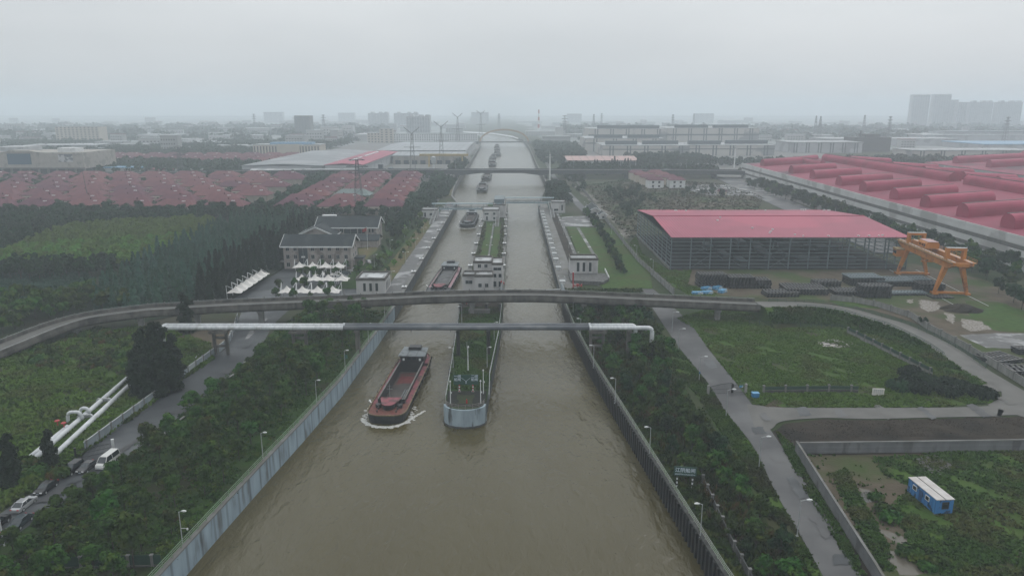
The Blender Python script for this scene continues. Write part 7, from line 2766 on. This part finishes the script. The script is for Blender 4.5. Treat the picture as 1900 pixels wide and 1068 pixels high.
r = thing('yellow_gantry', 'pale yellow gantry crane before the beige hall near the canal', 'crane', (-76, 845, 0))
ye = mat('faded_yellow', (.42, .30, .10), None, .6, .3)
M().box(-30, 26, -1.3, 1.3, 12.5, 15).build('girder', ye, r)
for x in (-19, 19):
    for s in (-1, 1):
        a = M()
        a.beam((x, s * 5, 0), (x, s * 1.2, 12.5), 1.3)
        a.build('leg', ye, r)
r = thing('stack_tower', 'grey cylinder tank on a white column behind the highway bridge', 'water tank', (-82, 770, 0))
M().tube([(0, 0, 0), (0, 0, 9)], .9, 10).build('column', C['white'], r)
M().tube([(0, 0, 9), (0, 0, 10), (0, 0, 16), (0, 0, 17)], [1, 2.3, 2.3, 1], 12).build('tank', C['galv'], r)
rsx = random.Random(77)
for k in range(7):
    x = -150 + 11 * k
    tag(M().box(x, x + rsx.uniform(3, 8), 745 + rsx.uniform(0, 20), 770, 0, rsx.uniform(3, 9)).build('equipment_shed', C[rsx.choice(('curtain', 'steel_green', 'concrete'))]), 'small dark equipment shed in the yard between red hall and canal', 'shed', 'equipment sheds beyond the highway bridge')


def grid_block(name, label, cat, x0, x1, y0, y1, h, wallm, floors, cols, group=None, winm='glass', par=1.0, wv=.45, hv=.5):
    """a block with rows of windows; each window a part up to 100, then one mass"""
    r_ = thing(name, label, cat, ((x0 + x1) / 2, (y0 + y1) / 2, 0), group=group)
    hx_, hy = (x1 - x0) / 2, (y1 - y0) / 2
    M().box(-hx_, hx_, -hy, hy, 0, h).build('wall', C[wallm], r_)
    M().box(-hx_ - .3, hx_ + .3, -hy - .3, hy + .3, h + .003, h + par).build('roof', C['roof_grey'], r_)
    cw, fh = (x1 - x0) / cols, h / floors
    if floors * cols <= 100:
        for f in range(floors):
            for c in range(cols):
                window(r_, -hx_ + cw * (c + .5), -hy - .04, fh * (f + .55), cw * wv, fh * hv, 'y', winm, sub=False)
    else:
        a_ = M()
        for f in range(floors):
            for c in range(cols):
                x = -hx_ + cw * (c + .5)
                z = fh * (f + .55)
                a_.box(x - cw * wv / 2, x + cw * wv / 2, -hy - .08, -hy + .1, z - fh * hv / 2, z + fh * hv / 2)
        o = a_.build('windows', C[winm], r_)
        o['kind'] = 'stuff'
    return r_


C['cream'] = mat('cream_render', (.50, .44, .36), (.44, .39, .32), .85, .1)
grid_block('long_block', 'long white four-storey block with rows of dark windows before the far towers', 'building', -232, -68, 1455, 1475, 17, 'white', 4, 36)
grid_block('corner_block', 'cream corner block joined to the left end of the long white building', 'building', -283, -232.3, 1452, 1478, 19, 'cream', 4, 8)
grid_block('stair_tower', 'cream stair tower rising at the join of the long white building', 'building', -258, -231, 1447, 1451.6, 27, 'cream', 6, 3)
grid_block('palace_block', 'cream two-storey hall block with tall window bays behind the far villas', 'building', -366, -272, 1046, 1080, 15, 'cream', 1, 22, hv=.7, wv=.4)
tag(M().box(-330, -300, 1043, 1045.5, 0, 16.5).build('portico', C['cream']), 'cream portico at the middle of the hall block behind the far villas', 'portico')
tag(M().box(-345, -285, 1055, 1075, 16.1, 18.5).build('rooflight', C['tarp']), 'blue-tinted rooflight on the cream hall block', 'rooflight')
grid_block('hotel_block', 'tall hazy hotel block with banded facade at the far left', 'hotel', -884, -800, 1440, 1470, 31, 'cream', 9, 11)
r = thing('mall', 'big grey shopping hall with a blue screen and gabled front at the left edge', 'shopping hall', (-470, 722, 0))
M().box(-52, 50, 0, 60, 8, 23.5).build('wall', C['beige'], r)
a = M()
a.loft([[(-30, y, 23.5), (8, y, 23.5), (-2, y, 25.6), (-20, y, 25.6)] for y in (-.6, 10)])
a.build('gable', C['beige'], r)
M().box(-24, -1, -.4, -.003, 12, 22.5).build('screen', mat('blue_screen', (.045, .105, .165), (.035, .085, .14), .3, .05), r)
for x0, x1 in ((-47, -34), (26, 40)):
    o = M().box(x0, x1, -.4, -.003, 14.5, 22).build('poster', mat('pale_poster', (.5, .5, .5), (.12, .13, .15), .6, .25, detail=2, lo=.45, hi=.55), r)
for x in range(-50, 50, 9):
    M().box(x, x + 1.6, 0, 1.6, 0, 7.997).build('column', C['concrete'], r)
M().box(-52, 50, 6, 60, 0, 7.99).build('ground_floor', C['curtain'], r)
M().box(-53, 51, -1.5, -.41, 8.0, 9.2).build('ledge', C['concrete'], r)
M().box(-48, -20, 20, 50, 23.503, 28).build('roof_hall', C['palewall'], r)
M().box(20, 38, 10, 24, 23.503, 27.5).build('roof_hall', C['white'], r)
for k, (x0, x1, y, h, m_, lb) in enumerate([(-412, -372, 742, 7, 'tarp', 'low shop with pale blue roof beside the shopping hall'), (-370, -345, 746, 5, 'red_roof', 'low shop with red fascia next to the blue-roofed shop'), (-343, -318, 750, 4.5, 'palewall', 'low white kiosk at the end of the shop row')]):
    r = thing('shop', lb, 'shop', ((x0 + x1) / 2, y, 0))
    M().box(-(x1 - x0) / 2, (x1 - x0) / 2, 0, 14, 0, h).build('wall', C['palewall'], r)
    M().box(-(x1 - x0) / 2 - .5, (x1 - x0) / 2 + .5, -1, 14.5, h + .003, h + 1).build('roof', C[m_], r)

# ------------------------------------------------------------------ right: factories, sheds, blocks
C['factwall'] = mat('grey_beige_sheet', (.52, .49, .455), (.46, .44, .41), .65, .05, c3=(.24, .245, .25), s3=.03, lo3=.55)
C['bandblue'] = mat('blue_grey_band', (.085, .11, .13), None, .6, .2)


def big_works(label, x0, x1, y, d, h, mons, cols):
    r_ = thing('works_hall', label, 'factory hall', ((x0 + x1) / 2, y, 0))
    w = x1 - x0
    M().box(-w / 2, w / 2, 0, d, 0, h).build('wall', C['factwall'], r_)
    M().box(-w / 2 - .3, w / 2 + .3, -.3, -.003, h * .62, h * .70).build('band', C['bandblue'], r_)
    M().box(-w / 2 - .3, w / 2 + .3, -.35, d + .3, h + .003, h + .7).build('roof', C['roof_grey'], r_)
    for c in range(cols):
        x = -w / 2 + w * (c + .5) / cols
        for q in (-2.2, 2.2):
            M().box(x + q - .9, x + q + .9, -.2, -.003, .5, h * .618).build('downpipe_strip', C['bandblue'], r_)
            M().box(x + q - .9, x + q + .9, -.2, -.003, h * .703, h).build('downpipe_strip', C['bandblue'], r_)
    for m0, m1, yy in mons:
        M().box(-w / 2 + w * m0, -w / 2 + w * m1, yy, yy + 8, h + .703, h + 6.0).build('roof_monitor', C['bandblue'], r_)
    return r_


big_works('lowest long works hall in the group of grey-beige factories, closest to the pink shed', 128, 250, 1041, 90, 14.5, [(.05, .42, 20), (.5, .92, 30)], 5)
big_works('long low works hall continuing right behind the yellow earth heap', 251, 372, 1048, 80, 14.8, [(.02, .4, 15), (.5, 1.0, 30)], 5)
big_works('middle-tier works hall behind the lowest one, with two roof monitors', 114, 236, 1150, 100, 20, [(.12, .48, 10), (.55, .95, 10)], 4)
big_works('upper works hall with one long roof monitor, at the back of the left group', 133, 268, 1290, 100, 31, [(.12, .92, 10)], 5)
big_works('tallest works hall with two roof monitors, right of the group', 270, 430, 1295, 110, 32, [(.1, .46, 10), (.52, .9, 10)], 6)
s_ = shed('pink_shed', 'long open shed with a pale pink ribbed roof behind a row of dark spruces', 64, 145, 845, 926, 7.4, 10.0, 'palewall', 'factwall', 'x')
for c in s_.children:
    if c.name.startswith('roof'):
        c.data.materials[0] = stripes(mat('pale_pink_roof', (.46, .28, .25), (.40, .24, .22), .5, .06), 0, 9, .05, .6)
for k in range(9):
    M().box(-36 + 8.5 * k, -31 + 8.5 * k, -.2, -.003, .6, 6.2).build('bay_opening', C['curtain'], s_)
sp = [one_mesh_tree('spruce_tree', '', 'conifer', None, *far_cone(11, 2.6, 260, .8, s), C['leaf_black']) for s in (41, 42)]
plant(sp, [(93 + 3.8 * k + rng.normal(), 835 + rng.normal() * 2) for k in range(15)], rng, .6, 1.15, label='dark pointed spruce in the row before the pale pink shed', group='spruces before the pink shed')
for i in range(2):
    for j in range(4):
        x, y = (121, 139)[i] - 1.2 * j, 614 + 24 * j
        r = thing('apartment_house', 'two-storey pale house with red roof in the worker block near the highway', 'house', (x, y, 0), group='worker houses by the highway')
        M().box(-6.5, 6.5, 0, 13, 0, 7).build('wall', C['cream'] if j else C['white'], r)
        gable_roof(r, -6.5, 6.5, 0, 13, 7.05, 9.2, m='villa_roof', ov=.6, t=.2, fascia=False, hip=3)
        for xx in (-2.6, 2.6):
            for z in (2.0, 5.2):
                window(r, xx, -.04, z, 1.6, 1.7)
p = G(1341, 363)
r = thing('gate_hut', 'small beige guard hut at the car park entrance by the roadside trees', 'guard hut', (p.x, p.y, 0))
M().box(-3, 3, 0, 5, 0, 3.4).build('wall', C['cream'], r)
gable_roof(r, -3, 3, 0, 5, 3.45, 4.6, m='villa_roof', ov=.5, t=.15, fascia=False, hip=1.5)
window(r, 0, -.04, 1.8, 1.6, 1.4)
cpk = mat('car_white_paint', (.5, .5, .5), None, .3, 1)
c_ = car('small car standing in the hazy car park by the worker houses', (158, 585, .1), .3, cpk, 'sedan', None)
c_['group'] = 'cars in the hazy car park'
for x, y in ((164, 590), (171, 588), (178, 600), (186, 594), (165, 606), (175, 612)):
    dup(c_, (x, y, .1), rs.uniform(0, 3), scale=1)

# the red-roofed factory along the road: striped wall, roof, barrel ventilators
FX0, FX1, FY0, FY1 = 222.0, 372.0, 200.0, 712.0
r = thing('red_factory', 'huge factory with red roof, barrel ventilators and striped pale wall along the road', 'factory', (FX0, FY0, 0))
cx = lambda y: 209.6 + (222.6 - 209.6) * (y - 294) / 416


def fpt(x, y):
    return (x + cx(y) - 222, y)


fa, fb_ = cx(FY0), cx(FY1)
a = M()
a.add([(fa, FY0, 0), (fa, FY0, 13), (fb_, FY1, 13), (fb_, FY1, 0), (fa + 150, FY1, 0), (fa + 150, FY1, 13), (fa + 150, FY0, 0), (fa + 150, FY0, 13)], [(0, 1, 2, 3), (3, 2, 5, 4), (0, 6, 7, 1)])
C['facwall'] = mat('white_sheet_wall', (.66, .66, .65), (.55, .55, .54), .6, .1, c3=(.42, .41, .40), s3=.06, lo3=.54)
a.build('wall', C['facwall'], r, True)
stripem = mat('weathered_grey_band', (.17, .165, .155), (.11, .108, .10), .7, .4, (1, 1, .3))
for z0, z1, m_, off in ((8.6, 10.3, stripem, .16), (13.003, 14.3, C['facwall'], .3), (4.2, 5.8, stripem, .16), (10.6, 13, C['facwall'], .2)):
    a = M()
    a.loft([[(fa - off, FY0, z0), (fa - .003, FY0, z0), (fa - .003, FY0, z1), (fa - off, FY0, z1)], [(fb_ - off, FY1, z0), (fb_ - .003, FY1, z0), (fb_ - .003, FY1, z1), (fb_ - off, FY1, z1)]])
    a.build('wall_band', m_, r, True)
a = M()
rx = 297
a.add([(fa, FY0, 13.6), (rx, FY0, 18.5), (rx, FY1, 18.5), (fb_, FY1, 13.6)], [(0, 1, 2, 3)])
a.add([(rx, FY0, 18.5), (FX1, FY0, 13.6), (FX1, FY1, 13.6), (rx, FY1, 18.5)], [(0, 1, 2, 3)])
a.add([(fa, FY0, 13), (rx, FY0, 18.4), (FX1, FY0, 13)], [(0, 2, 1)])
C['redroof2'] = stripes(mat('red_ribbed_roof', (.29, .045, .085), (.235, .036, .070), .65, .04, spec=.15, c3=(.10, .04, .055), s3=.012, lo3=.56, hi3=.62), 1, 2.0, .04, .8)
rfo = a.build('roof', C['redroof2'], r, True)
zr_ = lambda x: 13.6 + 4.9 * (1 - abs(x - rx) / 75)


def barrel(p, q, rad, parent):
    p, q = Vector(p), Vector(q)
    d = (q - p).normalized()
    n_ = Vector((-d.y, d.x, 0))
    rings = []
    for e in (p, q):
        ring = [e + n_ * (-rad) + Vector((0, 0, -2.5))]
        for k in range(11):
            t = pi - pi * k / 10
            ring.append(e + n_ * (rad * math.cos(t)) + Vector((0, 0, rad * .55 + rad * .85 * math.sin(t))))
        ring.append(e + n_ * rad + Vector((0, 0, -2.5)))
        rings.append(ring)
    a_ = M()
    a_.loft(rings)
    a_.build('ventilator', C['red_metal'], parent, True)
    b_ = M()
    b_.beam(p + n_ * rad * .25 + Vector((0, 0, rad * 1.4)), q + n_ * rad * .25 + Vector((0, 0, rad * 1.4)), .9, .25)
    b_.build('vent_slot', C['steel_dark'], parent, True)


for y in (318, 353, 388, 423, 464, 502, 551, 598, 675):
    barrel((*fpt(230, y), zr_(236) - .3), (*fpt(266, y + 3), zr_(262)), 4.4, r)
    barrel((312, y + 6, zr_(315)), (350, y + 8, zr_(345) - .3), 4.0, r)
for y0, y1 in ((240, 470), (486, 690)):
    barrel((294, y0, 18.2), (294, y1, 18.2), 4.4, r)
barrel((270, 640, 17), (270, 705, 17), 3.0, r)
barrel((250, 690, 15.8), (292, 708, 18), 3.0, r)
r = thing('red_factory', 'second red-roofed factory with a white striped wall, farther right', 'factory', (408, 560, 0))
M().box(0, 190, 0, 155, 0, 14).build('wall', C['palewall'], r)
M().box(-.4, -.003, 0, 155, 8.6, 10.2).build('wall_band', stripem, r)
gable_roof(r, 0, 190, 0, 155, 14.05, 20, m='redroof2', ov=.5, t=.25, ridge='y', fascia=False)
r.location = (404, 565, 0)
for y in (30, 80, 130):
    barrel((404 + 14, 565 + y, 15.8), (404 + 78, 565 + y, 19), 4.2, r)
barrel((404 + 92, 565 + 4, 20), (404 + 92, 565 + 150, 20), 4.2, r)

# long low plants far right
for k, (x0, x1, y, d, h, wm_, rm_, lb) in enumerate([
    (830, 1300, 1500, 130, 13, 'palewall', 'roof_grey', 'long pale works with dark roof edges in front of the high-rise towers'),
    (760, 1300, 1190, 120, 9, 'palewall', 'tarp', 'wide works with a washed-out blue roof below the high-rise towers'),
    (560, 800, 1330, 70, 12, 'palewall', 'roof_grey', 'pale long works left of the blue-roofed one'),
    (420, 530, 1120, 60, 15, 'palewall', 'roof_grey', 'white hall with paired dark stripes behind the red factory'),
    (520, 680, 960, 50, 12, 'factwall', 'roof_grey', 'grey-beige hall with paired stripes right behind the red factory roof')]):
    r = thing('works_hall', lb, 'factory hall', ((x0 + x1) / 2, y, 0))
    w = x1 - x0
    M().box(-w / 2, w / 2, 0, d, 0, h).build('wall', C[wm_], r)
    M().box(-w / 2 - 1, w / 2 + 1, -1, d + 1, h + .003, h + 1.2).build('roof', C[rm_], r)
    if k >= 3:
        for c in range(6):
            for q in (-2, 2):
                x = -w / 2 + w * (c + .5) / 6 + q
                M().box(x - .8, x + .8, -.25, -.003, .5, h).build('strip', C['bandblue'], r)
    if k == 0:
        M().box(-w / 2 + 60, w / 2, 30, 90, h + 1.203, h + 6).build('roof_monitor', C['palewall'], r)
        M().box(-w / 2 + 60, w / 2 + 1, 28, 92, h + 6.003, h + 7).build('monitor_roof', C['bandblue'], r)
r = thing('power_house', 'dark brick power house block with a short chimney', 'power house', (560, 1150, 0))
M().box(-28, 28, 0, 40, 0, 22).build('wall', C['concrete_dark'], r)
M().box(-10, 12, 5, 30, 22, 27).build('upper_wall', C['concrete_dark'], r)
M().tube([(-16, 10, 22), (-16, 10, 32)], 1.2, 8).build('chimney', C['concrete_dark'], r)


# high-rise towers
def tower(label, x0, x1, y, d, h, crown=0, floors=24, cols=12, wm_='palewall', group=None):
    r_ = thing('tower_block', label, 'tower block', ((x0 + x1) / 2, y, 0), group=group)
    w = x1 - x0
    M().box(-w / 2, w / 2, 0, d, 0, h).build('wall', C[wm_], r_)
    a_ = M()
    for f in range(floors):
        z = h * (f + .5) / floors
        a_.box(-w / 2 + 1, w / 2 - 1, -.25, -.003, z - h / floors * .22, z + h / floors * .22)
    o_ = a_.build('window_bands', C['bandblue'], r_)
    for c in range(cols):
        x = -w / 2 + w * c / (cols - 1)
        M().box(x - .7, x + .7, -.8, -.253, 0, h).build('pier_strip', C[wm_], r_)
    if crown == 1:
        for c in range(7):
            x = -w / 2 + w * c / 6
            M().box(max(-w / 2, x - 1), min(w / 2, x + 1), 0, d, h + .003, h + 4).build('crown_post', C[wm_], r_)
        M().box(-w / 2, w / 2, 0, d, h + 4.003, h + 5.5).build('crown_beam', C[wm_], r_)
    elif crown == 2:
        for c in (-.3, .12, .4):
            a_ = M()
            a_.loft([[(w * c - 7, q, h), (w * c + 7, q, h), (w * c + 4.5, q, h + 4.5), (w * c - 4.5, q, h + 4.5)] for q in (2, d - 2)])
            a_.build('roof_turret', C[wm_], r_)
    return r_


for lb, p0, p1, y, h, cr_, fl, co in (
        ('slim grey tower with open crown, leftmost of the high-rise cluster', 1690, 1721, 2620, 108, 1, 32, 8), ('tall tower with open crown, second in the high-rise cluster', 1729, 1760, 2640, 109, 1, 32, 8),
        ('stepped tower side wing just right of the second crowned tower', 1760.5, 1774, 2650, 96, 0, 28, 5), ('lower plain tower between the crowned pair and the turreted pair', 1775, 1790, 2600, 88, 0, 26, 5),
        ('broad turreted tower, first of the pair at the right edge', 1797, 1839, 2580, 88, 2, 26, 14), ('broad turreted tower, last at the right edge of the cluster', 1848, 1893, 2570, 88, 2, 26, 14)):
    Z_ = y * math.cos(TH) + 30 * math.sin(TH)
    tower(lb, (p0 - 950) / F * Z_, (p1 - 950) / F * Z_, y, 22, h, cr_, fl, co)
tower('hazy slab tower above the long white block, leftmost of three', -510, -440, 2650, 30, 50, 2, 16, 8)
tower('hazy slab tower above the long white block, middle of three', -420, -335, 2660, 30, 50, 2, 16, 9)
tower('pale ribbed tower above the long white block, nearest to the canal', -252, -196, 1780, 26, 47, 2, 15, 10)
tower('dark slab tower standing alone left of the three hazy towers', -492, -458, 1690, 30, 50, 0, 16, 6, 'concrete')
for k, (x, y, w, h) in enumerate([(-1150, 3600, 90, 50), (-820, 3700, 80, 46), (900, 3500, 90, 44), (300, 3600, 70, 42), (-150, 3500, 80, 50)]):
    tower('very faint slab tower dissolving in the haze on the horizon', x - w / 2, x + w / 2, y, 30, h, 0, 12, 5, group='faint towers on the horizon')
r = thing('banded_chimney', 'red and white banded chimney stack on the horizon right of the canal', 'chimney', (68, 1900, 0))
for k in range(7):
    M().tube([(0, 0, 9 * k), (0, 0, 9 * k + 9)], [3.0 - .2 * k, 2.8 - .2 * k], 10).build('band', C['white'] if k % 2 else C['red'], r)

# filler: low buildings of the town, fading out
rs = random.Random(31)
C['town_a'] = mat('town_render', (.40, .40, .39), (.33, .33, .325), .8, .05, rand=.25)
tb = []
for k, (w, d, h, rm_) in enumerate(((40, 16, 9, 'roof_grey'), (26, 14, 14, 'villa_roof'), (60, 30, 8, 'roof_grey'), (34, 14, 18, 'palewall'), (80, 40, 10, 'palewall'))):
    t = thing('town_building', 'low pale building of the distant town fading into the haze', 'building', (0, 0, 0), group='low town buildings in the haze')
    M().box(-w / 2, w / 2, -d / 2, d / 2, 0, h).build('wall', C['town_a'], t)
    M().box(-w / 2 - .5, w / 2 + .5, -d / 2 - .5, d / 2 + .5, h + .003, h + 1).build('roof', C[rm_], t)
    a = M()
    for f in range(max(1, int(h / 4))):
        for c in range(int(w / 5)):
            a.box(-w / 2 + 5 * c + 1.4, -w / 2 + 5 * c + 3.8, -d / 2 - .1, -d / 2 - .003, 4 * f + 1.4, 4 * f + 3)
    o = a.build('windows', C['glass'], t)
    o['kind'] = 'stuff'
    tb.append(t)
done, tries = [], 0
while len(done) < 240 and tries < 20000:
    tries += 1
    y = 1080 + 2400 * rs.random() ** 1.4
    x = rs.uniform(-.74, .74) * y
    if -150 < x < 80 + (60 if y < 1300 else 0) or (60 < x < 450 and y < 1450) or (x > 400 and y < 1250) or (x > 700 and y < 2000) or (-310 < x < -40 and y < 1500) or (-380 < x < -260 and y < 1090) or (-900 < x < -780 and 1400 < y < 1500):
        continue
    if any((x - a_) ** 2 + (y - b_) ** 2 < 70 ** 2 for a_, b_ in done):
        continue
    done.append((x, y))
    k = len(done) - 1
    if k < len(tb):
        tb[k].location = (x, y, 0)
        tb[k].rotation_euler = (0, 0, 0)
    else:
        dup(tb[rs.randrange(len(tb))], (x, y, 0), rs.choice((0, 0, pi / 2, .3, -.2)), scale=(rs.uniform(.7, 1.4), rs.uniform(.8, 1.3), rs.uniform(.7, 1.5)))

# pale town ground far out, and the tree belts between
patch('town_ground', [(-4500, 1300), (-140, 1300), (-200, 3000), (-400, 5900), (-5500, 5900)], mat('pale_town_ground', (.30, .31, .31), (.10, .125, .10), .9, .012, detail=8, lo=.42, hi=.56), px=False, amp=30, step=120)
patch('town_ground', [(60, 1500), (1000, 1000), (3500, 1300), (5500, 5900), (-100, 5900), (60, 3000)], mat('pale_town_ground', (.30, .31, .31), (.10, .125, .10), .9, .012, detail=8, lo=.42, hi=.56), px=False, amp=30, step=120)
patch('works_ground', [(90, 960), (460, 960), (460, 1440), (100, 1440)], 'concrete', px=False, amp=4, step=20)
patch('works_ground', [(-280, 716), (-56, 716), (-58, 1440), (-300, 1440)], 'concrete', px=False, amp=3, step=20)
patch('earth_heap', [(262, 900), (330, 895), (345, 930), (280, 945)], 'dry', px=False, amp=3, step=8)


def belt(name, polys, dmin, h0, h1, r_, seed, leafm='leaf_dark', n=110, s=1.4):
    g_ = np.random.default_rng(seed)
    pr = [far_broad(h0, h1, r_, n, s, None, seed + i)[0] for i in range(3)]
    out = []
    for pl in polys:
        for q in scatter(pl, 1500, dmin, seed):
            V = pr[int(g_.integers(3))]
            k = g_.uniform(.7, 1.25)
            a_ = g_.uniform(0, 6.3)
            c_, s_ = math.cos(a_), math.sin(a_)
            W = V * k
            out.append(np.stack([W[:, 0] * c_ - W[:, 1] * s_ + q[0], W[:, 0] * s_ + W[:, 1] * c_ + q[1], W[:, 2]], 1))
    o_ = bpy.data.objects.new(name, quads_mesh(name, np.concatenate(out), C[leafm]))
    COL.objects.link(o_)
    o_['kind'] = 'stuff'


belt('distant_woodland', [[(-520, 740), (-270, 735), (-268, 850), (-470, 858)], [(-700, 1015), (-380, 1012), (-370, 1200), (-760, 1200)], [(-1100, 1150), (-760, 1150), (-760, 1400), (-1150, 1400)], [(-370, 1095), (-300, 1095), (-300, 1400), (-560, 1400), (-560, 1210), (-370, 1210)]], 9.5, 1, 10, 6, 51)
belt('distant_woodland', [[(40, 880), (62, 880), (100, 1000), (110, 1300), (40, 1380), (36, 1000)], [(150, 850), (300, 850), (330, 890), (255, 900), (240, 990), (150, 985)], [(400, 760), (560, 760), (640, 930), (420, 930)], [(46, 725), (205, 725), (205, 760), (60, 800)], [(-52, 722), (-54.5, 880), (-60, 880), (-62, 722)]], 7.5, 1, 8.5, 4.6, 52)
belt('estate_garden_trees', [[(-158, 480), (-148, 480), (-172, 700), (-186, 700)], [(-420, 466), (-60, 460), (-60, 470), (-430, 476)], [(-72, 480), (-60, 480), (-60, 690), (-68, 690)], [(-300, 690), (-66, 690), (-66, 698), (-300, 699)], [(-500, 690), (-330, 640), (-420, 560), (-520, 640)]], 5.5, .8, 7.5, 3.2, 53, n=150, s=1.0)
belt('estate_garden_trees', [[(-440, 480), (-64, 480), (-70, 690), (-520, 690)]], 17, .8, 6, 2.6, 54, n=150, s=.9)
belt('allotment_shrubs', [[(-58, 525), (-50, 550), (-52, 690), (-58, 690)]], 3.2, .4, 3, 1.6, 55, n=120, s=.6)
belt('distant_woodland', [[(-2400, 1500), (-320, 1500), (-420, 2600), (-3000, 2600)], [(140, 1560), (900, 1560), (1900, 2500), (150, 2500)]], 62, 1, 11, 26, 56, n=120, s=5)
# ------------------------------------------------------------------ the air
HAZE = .00039
hz = M()
hz.box(-7100, 7100, -700, 7600, -6.5, 128)
ho = hz.build('haze', bpy.data.materials.new('haze_air'), loc=(0, 0, 0))
ho['kind'] = 'stuff'
hm = ho.data.materials[0]
hm.use_nodes = True
hm.node_tree.nodes.clear()
_o = hm.node_tree.nodes.new('ShaderNodeOutputMaterial')
_v = hm.node_tree.nodes.new('ShaderNodeVolumePrincipled')
_v.inputs['Color'].default_value = (.86, .94, 1.0, 1)
_v.inputs['Density'].default_value = HAZE
_v.inputs['Anisotropy'].default_value = 0.0
hm.node_tree.links.new(_v.outputs[0], _o.inputs['Volume'])
